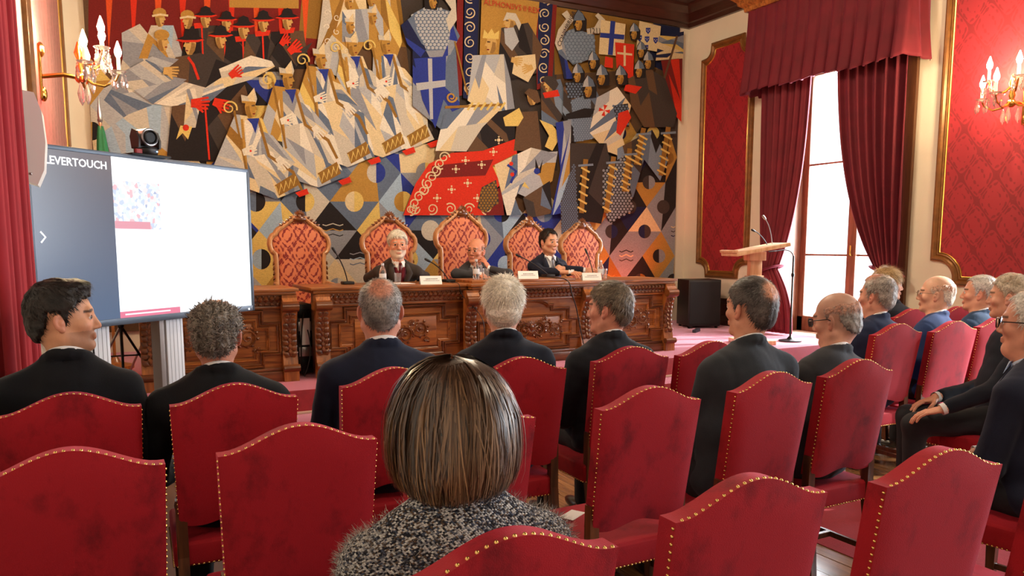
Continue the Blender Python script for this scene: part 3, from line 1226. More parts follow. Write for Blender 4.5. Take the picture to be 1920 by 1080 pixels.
# crimson carpet with scrolled border
lv()
tpoly([(752, 404), (775, 345), (800, 308), (842, 288), (900, 284), (960, 262), (966, 300), (930, 350), (905, 372), (905, 404)], 'red')
lv()
tpoly([(806, 312), (920, 300), (905, 330), (800, 335)], 'dred')
tpoly([(905, 404), (905, 372), (935, 350), (940, 404)], 'dred')
lv()
for k in range(9):
    t = k / 8
    curl(828 - 62 * t, 296 + 98 * t, 10.5, k, 1 if k % 2 else -1, 'cream', 2.6)
for k in range(5):
    curl(772 + k * 34, 392, 11, k * 2., -1 if k % 2 else 1, 'cream', 2.4)
for (x, y) in ((850, 318), (872, 344), (842, 356), (898, 310), (920, 286), (930, 264), (868, 302), (815, 372), (890, 372)):
    tcirc(x, y, 3.4, 'cream', 8)
    for a in range(4):
        tcirc(x + 6 * math.cos(a * PI / 2), y + 6 * math.sin(a * PI / 2), 1.7, 'cream', 6)

# kneeling scribe at a draped table
lv()
tpoly([(966, 212), (1002, 210), (1010, 284), (958, 284)], 'brown')
lv()
tpoly([(938, 222), (968, 204), (976, 222), (966, 238), (942, 238)], 'yel')
tpoly([(1006, 226), (1030, 236), (1046, 256), (1030, 284), (1016, 276), (1024, 256)], 'yel')
face(992, 184, 15, 1)
lv()
tpoly([(978, 176), (986, 168), (1002, 172), (1008, 192), (1000, 196)], 'brown')
robe([(918, 312), (960, 290), (1040, 285), (1030, 340), (985, 372), (935, 350)], 102, 'gold', 8, .4)
robe([(922, 310), (990, 278), (1040, 290), (985, 330), (960, 372), (972, 404), (945, 404)], 103, 'white', 9, 2.3)
lv()
stroke([(946, 310), (962, 322), (952, 344)], 5, 'blue')
tcirc(953, 308, 4, 'red', 8)
tcirc(955, 328, 4, 'red', 8)
tpoly([(998, 298), (1005, 318), (1012, 300), (1008, 326), (998, 322)], 'black')
tcirc(1001, 322, 6, 'blue', 8)
mailshirt([(898, 352), (925, 338), (930, 380), (905, 400), (890, 390)], 888, 338, 930, 402, 6, 'char', 'gold')
robe([(975, 372), (1025, 340), (1030, 400), (985, 410)], 104, 'knight', 4)

# armed men of the right-hand group
mailshirt([(1046, 66), (1070, 56), (1108, 68), (1110, 110), (1068, 124), (1046, 100)], 1044, 56, 1112, 124, 7, 'slate', 'mail')
robe([(1036, 80), (1048, 68), (1060, 130), (1072, 150), (1052, 150)], 110, 'blue', 3)
helm(1080, 44, 15, -1, 'slate')
lv()
stroke([(1052, 26), (1062, 40), (1046, 62), (1040, 84), (1044, 96)], [12, 14, 13, 12, 10], 'pale')
stroke([(1094, 62), (1112, 60), (1122, 40), (1112, 30)], [10, 14, 12, 8], 'pale')
lv()
tpoly([(1120, 40), (1166, 48), (1162, 108), (1116, 104)], 'cream')
lv()
tpoly([(1138, 42), (1147, 43), (1142, 106), (1133, 105)], 'blue')
tpoly([(1119, 64), (1164, 68), (1163, 77), (1118, 73)], 'blue')
tpoly([(1192, 42), (1232, 52), (1228, 100), (1186, 92)], 'cream')
lv()
for (x, y) in ((1208, 60), (1206, 76), (1192, 74), (1222, 78), (1204, 92)):
    tpoly([(x - 4.5, y - 5), (x + 4.5, y - 5), (x + 4, y + 2), (x, y + 7), (x - 4, y + 2)], 'blue')
    lv()
    for q in range(3):
        tcirc(x - 2 + 2 * (q % 3), y - 1 + (q % 2) * 2.5, .9, 'white', 5)
shards([(1228, 70), (1276, 62), (1276, 112), (1222, 116)], ['navy', 'slate', 'cream', 'yel', 'blue', 'cream', 'grey'], 14, 111, .2, .5)
shards([(1232, 116), (1272, 112), (1270, 230), (1250, 210), (1240, 160)], ['red', 'dred', 'red', 'orange'], 4, 112, 1.5, .2)
lv()
stroke([(1262, 70), (1236, 156)], 4, 'brown')
lv()
tpoly([(1146, 82), (1182, 86), (1180, 150), (1150, 145)], 'red')
lv()
tpoly([(1162, 88), (1166, 88), (1166, 126), (1162, 126)], 'cream')
tpoly([(1150, 100), (1178, 103), (1178, 107), (1150, 104)], 'cream')
tpoly([(1128, 108), (1142, 112), (1142, 130), (1126, 128)], 'red')
robe([(1170, 150), (1210, 130), (1240, 150), (1262, 215), (1255, 240), (1200, 240), (1176, 200)], 113, 'knight', 6)
robe([(1050, 165), (1100, 150), (1120, 190), (1110, 260), (1066, 268), (1048, 220)], 114, 'knight', 6)
mailshirt([(1052, 158), (1090, 150), (1100, 180), (1060, 188)], 1050, 150, 1100, 190, 6, 'black', 'slate')
mailshirt([(1064, 190), (1100, 178), (1104, 262), (1070, 268)], 1060, 180, 1104, 268, 4.6, 'slate', 'mail')
robe([(1112, 185), (1150, 165), (1176, 200), (1160, 260), (1172, 300), (1130, 285), (1098, 250)], 115, 'white', 10, 2.3)
lv()
for a in range(4):
    t = a * PI / 2 + .2
    tpoly([(1126, 209), (1126 + 11 * math.cos(t - .35), 209 + 11 * math.sin(t - .35)), (1126 + 11 * math.cos(t + .35), 209 + 11 * math.sin(t + .35))], 'red')
mailshirt([(1142, 200), (1170, 196), (1172, 240), (1150, 236)], 1140, 196, 1172, 240, 6, 'black', 'slate')
lv()
tpoly([(1152, 214), (1170, 208), (1176, 222), (1156, 256), (1148, 250)], 'red')
tpoly([(1166, 160), (1196, 165), (1184, 178), (1162, 172)], 'red')
robe([(1035, 232), (1064, 226), (1062, 330), (1050, 400), (1026, 404), (1044, 320)], 116, 'cloak', 7, 1.6)
robe([(1062, 270), (1130, 270), (1140, 330), (1120, 420), (1060, 410)], 117, 'dark', 5)
robe([(1150, 280), (1215, 245), (1245, 300), (1230, 340), (1200, 300), (1180, 370), (1150, 380)], 118, 'knight', 9)
mailshirt([(1124, 320), (1166, 290), (1180, 395), (1134, 420), (1122, 380)], 1118, 290, 1182, 422, 6.4, 'black', 'grey')
mailshirt([(1044, 380), (1070, 300), (1078, 420), (1046, 440)], 1040, 300, 1080, 440, 4.4, 'char', 'slate')
lv()
tpoly([(1088, 205), (1108, 206), (1100, 222), (1052, 226), (1054, 216)], 'black')
for (x, y, s) in ((1182, 64, 12), (1195, 98, 12), (1208, 118, 13), (1191, 134, 13), (1105, 118, 13), (1076, 142, 14), (1121, 146, 15), (1156, 146, 14), (1096, 168, 16)):
    helm(x, y, s, -1)
for (x0, y0, x1, y1) in ((1090, 300, 1082, 400), (1142, 295, 1128, 400), (1198, 242, 1184, 310), (1244, 240, 1230, 330), (1172, 280, 1162, 360)):
    lv()
    stroke([(x0, y0), (x1, y1)], 9, 'gold')
    stroke([(x0 - 14, y0 + 12), (x0 + 14, y0 + 10)], 4, 'mail')
    for k in range(6):
        t = (k + .5) / 6
        xx, yy = x0 + (x1 - x0) * t, y0 + 12 + (y1 - y0 - 12) * t
        stroke([(xx - 8, yy - 4), (xx + 8, yy + 5)], 3.4, 'yel')

# the hanging as one cloth: a thick woven ground and the woven colour areas on its face
m = MB().box(.03, 7.585, TAP_Y, TAP_Y + .02, .6, ZC - .01)
me = bpy.data.meshes.new('tapestry')
nb = len(m.v)
me.from_pydata(m.v + T_v, [], m.f + [tuple(i + nb for i in f) for f in T_f])
at = me.color_attributes.new('Col', 'FLOAT_COLOR', 'CORNER')
flat = []
for p in me.polygons:
    k = p.index - len(m.f)
    cc = PAL['brown'] if k < 0 else T_c[k]
    flat += list(cc) * p.loop_total
at.data.foreach_set('color', flat)
M_tap = mat('woven wool', (.5, .5, .5, 1), .92, attr='Col', var=.16, vscale=55, bump=.35, bscale=260, stretch=(1, 1, 2.2), sheen=.1, spec=.2)
me.materials.append(M_tap)
tap = tag(link('tapestry', me), 'huge woven tapestry of robed clergy, knights and diamond pattern covering the back wall', 'tapestry')


def text(name, s, size, M, m, parent, ext=.0008, align='LEFT', bold=0.):
    cu = bpy.data.curves.new(name, 'FONT')
    cu.body = s
    cu.size = size
    cu.extrude = ext
    cu.align_x = align
    cu.offset = bold
    cu.resolution_u = 2
    o = bpy.data.objects.new(name, cu)
    COL.objects.link(o)
    dg = bpy.context.evaluated_depsgraph_get()
    me = bpy.data.meshes.new_from_object(o.evaluated_get(dg))
    bpy.data.objects.remove(o)
    me.transform(M)
    me.materials.clear()
    me.materials.append(m)
    return link(name, me, parent)


M_inkred = mat('woven rust letters', c(176, 48, 26), .9)
M_inkdark = mat('woven dark letters', c(52, 42, 40), .9)


def tap_text(s, px, py, h, rot, m):
    x, z = W2((px, py))
    y = TAP_Y - .0006 - .00035 * (T_lvl[0] + 2)
    M = Matrix.Translation((x, y, z)) @ Matrix.Rotation(rot, 4, 'Y') @ Matrix.Rotation(PI / 2, 4, 'X')
    return text('woven_inscription', s, h, M, m, tap, .0004)


tap_text('ALPHONSVS·II·REX', 900, 13, .096, 0, M_inkred)
tap_text('1211', 1096, 66, .10, -.1, M_inkdark)
tap_text('CONIMBRIGA', 1042, 92, .085, -1.1, M_inkdark)
# ------------------------------------------------------------------ carved oak furniture
def spiral_pts(cx, cz, r, a0, d, turns, y, n=26, dy=.0):
    pts, rs = [], []
    for k in range(n):
        t = k / (n - 1)
        rr = r * (1 - t) ** .75 + r * .08
        a = a0 + d * turns * 2 * PI * t
        pts.append((cx + rr * math.cos(a), y - dy * t, cz + rr * math.sin(a)))
        rs.append(.26 * r * (1 - .72 * t) * .55)
    return pts, rs


def leaf(m, x, y, z, l, wd, ang, dep=.012):
    """a pointed, ridged carved leaf"""
    ca, sa = math.cos(ang), math.sin(ang)
    P = []
    for u, v, d in ((0, 0, 0), (.35, .5, .3), (.7, .32, .5), (1, 0, .1), (.7, -.32, .5), (.35, -.5, .3), (.45, 0, 1.)):
        P.append((x + (u * ca * l - v * sa * wd), y - d * dep, z + (u * sa * l + v * ca * wd)))
    m.add(P, [(0, 1, 6), (1, 2, 6), (2, 3, 6), (3, 4, 6), (4, 5, 6), (5, 0, 6), (0, 5, 4, 3, 2, 1)])


def carve(cx, cz, w, h, y, seed, dense=False):
    """symmetrical foliate scrolls in low relief"""
    m = MB()
    r = random.Random(seed)
    R = h * .27
    n = max(1, int(round(w / 2 / (R * 2.1))))
    for s in (-1, 1):
        for i in range(n):
            x = cx + s * (R * 1.15 + i * R * 2.05)
            z = cz + (h * .1 if i % 2 else -h * .1)
            pts, rs = spiral_pts(x, z, R, (PI if s > 0 else 0) + (.4 if i % 2 else -.4) * s, s * (1 if i % 2 else -1), 1.55, y - .006, 26, .012)
            m.tube(pts, rs, 6)
            for k in range(9):
                a = 2 * PI * k / 9 + r.random() * .4
                leaf(m, x + R * .95 * math.cos(a), y - .004, z + R * .95 * math.sin(a), R * .5, R * .34, a + s * .8, .014)
            m.ell(x, y - .012, z, R * .2, .012, R * .2, 8, 5)
            z2 = cz - (z - cz) * 3.2
            pts, rs = spiral_pts(x + s * R * .95, z2, R * .42, r.random() * 6, -s, 1.3, y - .006, 18, .006)
            m.tube(pts, rs, 5)
            for k in range(4):
                leaf(m, x + s * R * .95, y - .004, z2, R * .5, R * .26, r.random() * 6.3)
    m.ell(cx, y - .014, cz, h * .085, .018, h * .13, 10, 6)
    for k in range(7):
        leaf(m, cx, y - .004, cz - h * .1 + .02 * h * k, h * .3, h * .14, PI / 2 + (k - 3) * .42, .018)
        leaf(m, cx, y - .004, cz - h * .05, h * .3, h * .12, -PI / 2 + (k - 3) * .42, .018)
    return m


def moulding(path, w=.034, d=.022, y=0.):
    n = len(path)
    ar = sum(path[i][0] * path[(i + 1) % n][1] - path[(i + 1) % n][0] * path[i][1] for i in range(n))
    sg = -1 if ar > 0 else 1
    pr = [(sg * o * w, y - dd * d) for o, dd in ((-.5, 0), (-.5, .45), (-.3, .75), (-.1, .55), (.1, 1.), (.3, 1.), (.42, .6), (.5, .3), (.5, 0))]
    return sweep(pr, path, True)


def stepped(x0, x1, z0, z1, a, b, mid=None):
    """panel outline with square-cut corners; mid=(half width, rise) lets the top and bottom step out"""
    P = [(x0 + a, z0), (x1 - a, z0), (x1 - a, z0 + b), (x1, z0 + b), (x1, z1 - b), (x1 - a, z1 - b), (x1 - a, z1)]
    if mid:
        cx = (x0 + x1) / 2
        P += [(cx + mid[0], z1), (cx + mid[0], z1 + mid[1])] + [(cx + mid[0] * .8 * math.cos(t * PI / 8), z1 + mid[1] + mid[0] * .22 * math.sin(t * PI / 8)) for t in range(0, 9)] + [(cx - mid[0], z1 + mid[1]), (cx - mid[0], z1)]
    P += [(x0 + a, z1), (x0 + a, z1 - b), (x0, z1 - b), (x0, z0 + b), (x0 + a, z0 + b)]
    return P


def console(t, x, y, z0, z1, w, s=1., name='console'):
    """carved bracket pilaster: S-shaped front seen from the side, leaf on its face, volutes at head and foot"""
    H = z1 - z0
    prof = [(0, 0), (-.09, 0), (-.09, .14), (-.065, .16), (-.055, .24), (-.03, .36), (-.025, .5), (-.045, .66), (-.085, .80), (-.105, .88), (-.105, .93), (-.08, .97), (-.08, 1), (0, 1)]
    m = MB().prism([(y + a * s, z0 + b * H) for a, b in prof], x - w / 2, x + w / 2, 'yz')
    o = m.build(name, M_oakz, t, True, 30)
    m = MB()
    for k in range(9):
        u = .28 + k * .065
        i = max(j for j in range(len(prof)) if j < 9 and prof[j][1] <= u)
        a0, b0 = prof[i]
        a1, b1 = prof[i + 1]
        f = (u - b0) / max(1e-6, b1 - b0)
        yy = y + (a0 + (a1 - a0) * f) * s
        for sgn in (-1, 1):
            leaf(m, x, yy - .004, z0 + u * H, w * .62, w * .4, PI / 2 + sgn * (1.0 - .04 * k), .02)
        leaf(m, x, yy - .004, z0 + u * H, w * .6, w * .35, PI / 2, .022)
    for zz, rr in ((.87, .042), (.155, .03)):
        yy = y - (.1 if zz > .5 else .088) * s
        m.tube([(x - w * .56, yy, z0 + zz * H), (x + w * .56, yy, z0 + zz * H)], rr, 12)
    m.build('carved_leaf', M_oakdark, o, True, 35)
    return o


def frieze(x0, x1, y, z0, z1):
    """carved band: overlapping leaves above a row of beads"""
    m = MB().box(x0, x1, y, y + .03, z0, z1)
    n = int((x1 - x0) / .045)
    st = (x1 - x0) / n
    h = z1 - z0
    for k in range(n):
        x = x0 + (k + .5) * st
        leaf(m, x, y, z0 + h * .3, h * .62, st * .95, PI / 2, .022)
        m.ell(x, y - .004, z0 + h * .16, st * .36, .011, h * .12, 6, 4)
        m.ell(x + st / 2, y - .004, z0 + h * .86, st * .22, .008, h * .09, 6, 4)
    return m


DT = 1.15                                     # height of the desk tops


def desk_top(x0, x1, y0, y1, z, ov=.05):
    m = MB()
    pr = [(0, z - .055), (-.5 * ov, z - .05), (-.6 * ov, z - .035), (-1. * ov, z - .028), (-1.05 * ov, z - .012), (-.9 * ov, z)]
    m.box(x0 - ov * .8, x1 + ov * .8, y0 - ov * .8, y1, z - .026, z, bev=.006)
    m.box(x0 - ov * .4, x1 + ov * .4, y0 - ov * .4, y1, z - .052, z - .026, bev=.006)
    return m


def desk_section(t, x0, x1, y, kind, seed, z=DT):
    z0 = STAGE
    MB().box(x0, x1, y, y + .36, z0, z - .05).build('carcass', M_oak, t)
    MB().box(x0 - .01, x1 + .01, y - .045, y, z0, z0 + .085, bev=.006).box(x0 - .005, x1 + .005, y - .025, y, z0 + .085, z0 + .11, bev=.006).build('plinth', M_oakdark, t)
    frieze(x0, x1, y - .03, z - .145, z - .052).build('carved_frieze', M_oakdark, t, True, 35)
    MB().box(x0, x1, y - .028, y, z - .165, z - .145, bev=.006).build('rail', M_oak, t)
    a, b = z0 + .135, z - .19
    cx = (x0 + x1) / 2
    wd = x1 - x0
    mid = (wd * .24, .0) if kind != 'centre' else (wd * .2, .035)
    if kind == 'centre':
        p = stepped(x0 + .06, x1 - .06, a, b - .07, .12, .1, mid)
    else:
        p = stepped(x0 + .06, x1 - .06, a, b, .14, .1)
    moulding(p, .036, .026, y).build('panel_moulding', M_oakdark, t, True, 30)
    q = [(x0 + .16, a + .06), (x1 - .16, a + .06), (x1 - .16, b - .07 - (.05 if kind == 'centre' else 0)), (x0 + .16, b - .07 - (.05 if kind == 'centre' else 0))]
    q = stepped(x0 + .15, x1 - .15, a + .055, q[2][1], .1, .07)
    moulding(q, .026, .018, y).build('panel_moulding', M_oak, t, True, 30)
    q0, q1 = (a + .09), q[6][1] - .03
    MB().box(x0 + .28, x1 - .28, y - .014, y, q0 - .005, q1 + .005, bev=.006).build('raised_panel', M_oak, t)
    carve(cx, (q0 + q1) / 2, wd - .62, q1 - q0, y - .014, seed).build('carving', M_oakdark, t, True, 40)
    if kind == 'centre':
        carve(cx, (q0 + q1) / 2 + .02, .3, (q1 - q0) * 1.25, y - .024, seed + 3).build('carving', M_oakdark, t, True, 40)


dk = thing('panel_desk', 'long carved oak speakers desk with foliate panels on the stage', 'desk')
desk_section(dk, 1.66, 2.98, 6.52, 'side', 1)
desk_section(dk, 3.02, 4.24, 6.42, 'centre', 2)
desk_section(dk, 4.28, 5.36, 6.52, 'side', 3)
desk_top(1.6, 5.42, 6.49, 7.16, DT).build('desk_top', M_oak, dk)
desk_top(3.02, 4.24, 6.39, 6.6, DT + .002).build('desk_top', M_oak, dk)
MB().box(3.06, 4.2, 6.5, 7.0, DT, DT + .028, bev=.006).build('raised_ledge', M_oak, dk)
for x, y in ((1.655, 6.53), (5.37, 6.53), (3.0, 6.44), (4.26, 6.44)):
    console(dk, x, y, STAGE, DT - .055, .12)
# side faces and feet at the right-hand end
MB().box(5.36, 5.4, 6.56, 7.12, STAGE, DT - .05, bev=.006).build('end_panel', M_oakz, dk)
moulding([(0, 0), (.4, 0), (.4, .45), (0, .45)], .03, .02, 0).build('panel_moulding', M_oakdark, dk)
o = dk.children[-1]
o.matrix_local = Matrix.Translation((5.4, 6.65, STAGE + .14)) @ Matrix.Rotation(PI / 2, 4, 'Z')

sd = thing('side_desk', 'carved oak side desk beside the presentation screen, separate from the long one', 'desk')
desk_section(sd, .3, 1.36, 6.52, 'side', 7)
desk_top(.26, 1.42, 6.49, 7.1, DT).build('desk_top', M_oak, sd)
for x in (.32, 1.38):
    console(sd, x, 6.53, STAGE, DT - .055, .12)


# ---------------- thrones
def throne_outline(sc=1.):
    h = [(.225, .5), (.225, .98), (.232, 1.03), (.252, 1.045), (.272, 1.075), (.282, 1.12), (.276, 1.165), (.255, 1.2), (.226, 1.215), (.218, 1.235), (.20, 1.258), (.15, 1.29), (.09, 1.335), (.05, 1.372), (.0, 1.385)]
    h = [(a * (1 + (sc - 1) * .5), .5 + (b - .5) * sc) for a, b in h]
    return h + [(-a, b) for a, b in h[-2::-1]]


def throne(label, x, y, sc):
    t = thing('high_back_chair', label, 'chair', (x, y, STAGE), 0)
    P = throne_outline(sc)
    n = len(P)
    top = max(b for a, b in P)
    # upholstered back: slightly domed
    cx, cz = 0, (P[0][1] + top) / 2
    vs, fs = [], []
    rings = [(1., 0), (.97, -.012), (.8, -.026), (.5, -.034), (.0, -.036)]
    for k, (s, d) in enumerate(rings[:-1]):
        for a, b in P:
            vs.append((a * s, d, cz + (b - cz) * s))
    vs.append((0, rings[-1][1], cz))
    for k in range(len(rings) - 2):
        for i in range(n):
            j = (i + 1) % n
            fs.append((k * n + i, k * n + j, (k + 1) * n + j, (k + 1) * n + i))
    k = len(rings) - 2
    for i in range(n):
        fs.append((k * n + i, k * n + (i + 1) % n, len(vs) - 1))
    MB().add(vs, fs).prism(P, .0, .03, 'xz').build('back_upholstery', M_throne, t, True, 60)
    ar = sum(P[i][0] * P[(i + 1) % n][1] - P[(i + 1) % n][0] * P[i][1] for i in range(n))
    sg = -1 if ar > 0 else 1
    pr = [(sg * o, d) for o, d in ((-.014, -.016), (-.008, -.032), (.006, -.04), (.02, -.036), (.03, -.02), (.03, .03), (-.014, .034))]
    sweep(pr, P, True).build('back_frame', M_throneframe, t, True, 35)
    # crest of carved leaves
    m = MB()
    for k in range(9):
        a = PI / 2 + (k - 4) * .33
        leaf(m, .0, -.02, top - .005, .085 * (1 - .05 * abs(k - 4)), .034, a, .03)
    m.ell(0, -.03, top - .02, .07, .025, .035, 10, 6)
    for s in (-1, 1):
        pts, rs = spiral_pts(s * .06, top - .03, .032, 0 if s < 0 else PI, s, 1.3, -.03, 18)
        m.tube(pts, [q * 1.1 for q in rs], 6)
        for k in range(4):
            leaf(m, s * (.06 + .03 * k), -.025, top - .03 - .02 * k, .06, .03, (PI / 2) + s * (-.9 - .1 * k), .02)
    m.ell(0, -.04, top + .005, .022, .02, .03, 8, 6)
    m.build('carved_crest', M_oakdark, t, True, 40)
    for s in (-1, 1):
        m = MB().tube([(s * (P[3][0] + .0), -.03, P[3][1] - .01), (s * (P[3][0] + .02), -.035, P[3][1] + .01)], .018, 8)
        m.build('volute', M_throneframe, t)
        m = MB().tube([(s * (P[0][0] + .02), -.005, P[1][1] - .02), (s * (P[0][0] + .02), -.005, P[1][1] - .36)], .008, 6)
        for k in range(7):                                            # leaf drop down each side
            leaf(m, s * (P[0][0] + .02), -.01, P[1][1] - .02 - .05 * k, .055, .03, -PI / 2 + s * .5, .02)
        m.build('leaf_drop', M_oakdark, t, True, 40)
    MB().box(-.28, .28, -.5, .02, .36, .44, bev=.015).build('seat_rail', M_throneframe, t)
    MB().box(-.27, .27, -.5, .0, .44, .5, bev=.025).build('seat', M_throne, t)
    for sx in (-.25, .25):
        for sy in (-.46, .0):
            MB().box(sx - .028, sx + .028, sy - .028, sy + .028, 0, .4 if sy < 0 else .55, bev=.006).build('leg', M_throneframe, t)
        MB().tube([(sx, .0, .74), (sx * 1.1, -.2, .73), (sx * 1.12, -.42, .70), (sx * 1.08, -.47, .66)], .024, 8).box(sx - .02, sx + .02, -.45, -.4, .42, .7, bev=.006).build('armrest', M_throneframe, t)
    return t


TH = [(1.81, 1.02, 'carved rust damask high-back chair, empty, beside the presentation screen'), (2.75, 1.03, 'carved rust damask high-back chair behind the man in the red sweater'),
      (3.59, 1.12, 'tallest carved rust damask high-back chair at the middle of the desk'), (4.44, 1.01, 'carved rust damask high-back chair behind the man in the striped tie'),
      (5.17, .99, 'carved rust damask high-back chair, empty, at the window end of the desk')]
for x, s, lb in TH:
    throne(lb, x, 7.9, s)
# ------------------------------------------------------------------ audience chairs
M_vel = None


def velvet():
    m = bpy.data.materials.new('red chair velvet')
    m.use_nodes = True
    N, L = m.node_tree.nodes, m.node_tree.links
    b = N['Principled BSDF']
    b.inputs['Roughness'].default_value = .75
    b.inputs['Specular IOR Level'].default_value = .25
    b.inputs['Sheen Weight'].default_value = .32
    b.inputs['Sheen Roughness'].default_value = .4
    b.inputs['Sheen Tint'].default_value = c(255, 130, 170)
    tc = N.new('ShaderNodeTexCoord')
    oi = N.new('ShaderNodeObjectInfo')
    ad = N.new('ShaderNodeVectorMath')
    ad.operation = 'MULTIPLY_ADD'
    cb = N.new('ShaderNodeCombineXYZ')
    for i in range(3):
        L.new(oi.outputs['Random'], cb.inputs[i])
    L.new(cb.outputs[0], ad.inputs[0])
    ad.inputs[1].default_value = (9, 7, 5)
    L.new(tc.outputs['Object'], ad.inputs[2])
    mp = N.new('ShaderNodeMapping')
    mp.inputs['Scale'].default_value = (1.6, 1.6, 1)
    L.new(ad.outputs[0], mp.inputs[0])
    n = N.new('ShaderNodeTexNoise')
    n.inputs['Scale'].default_value = 5.5
    n.inputs['Detail'].default_value = 6
    n.inputs['Roughness'].default_value = .65
    L.new(mp.outputs[0], n.inputs['Vector'])
    cr = N.new('ShaderNodeValToRGB')
    e = cr.color_ramp.elements
    e[0].position, e[0].color = .26, c(100, 8, 18)
    e[1].position, e[1].color = .48, c(160, 20, 32)
    L.new(n.outputs['Fac'], cr.inputs[0])
    L.new(cr.outputs[0], b.inputs['Base Color'])
    n2 = N.new('ShaderNodeTexNoise')
    n2.inputs['Scale'].default_value = 420
    L.new(tc.outputs['Object'], n2.inputs['Vector'])
    bp = N.new('ShaderNodeBump')
    bp.inputs['Strength'].default_value = .25
    bp.inputs['Distance'].default_value = .004
    L.new(n2.outputs['Fac'], bp.inputs['Height'])
    L.new(bp.outputs[0], b.inputs['Normal'])
    return m


M_vel = velvet()
M_nail = mat('brass nail', c(224, 184, 112), .25, 1.)
CW, CZ0, CZ1, CREST = .205, .555, .975, .06     # half width, foot, corner height, rise of the crest
LEAN = .085


def back_top(u):
    """camel-back line, u in -1..1"""
    return CZ1 + CREST * (math.cos(PI * min(1, abs(u) / .92)) * .5 + .5) ** .85


def back_bot(u):
    return CZ0 + .012 * math.cos(u * PI * 1.5) - .006


def cy_(z):
    return LEAN * (CZ1 - z) / (CZ1 - .45)


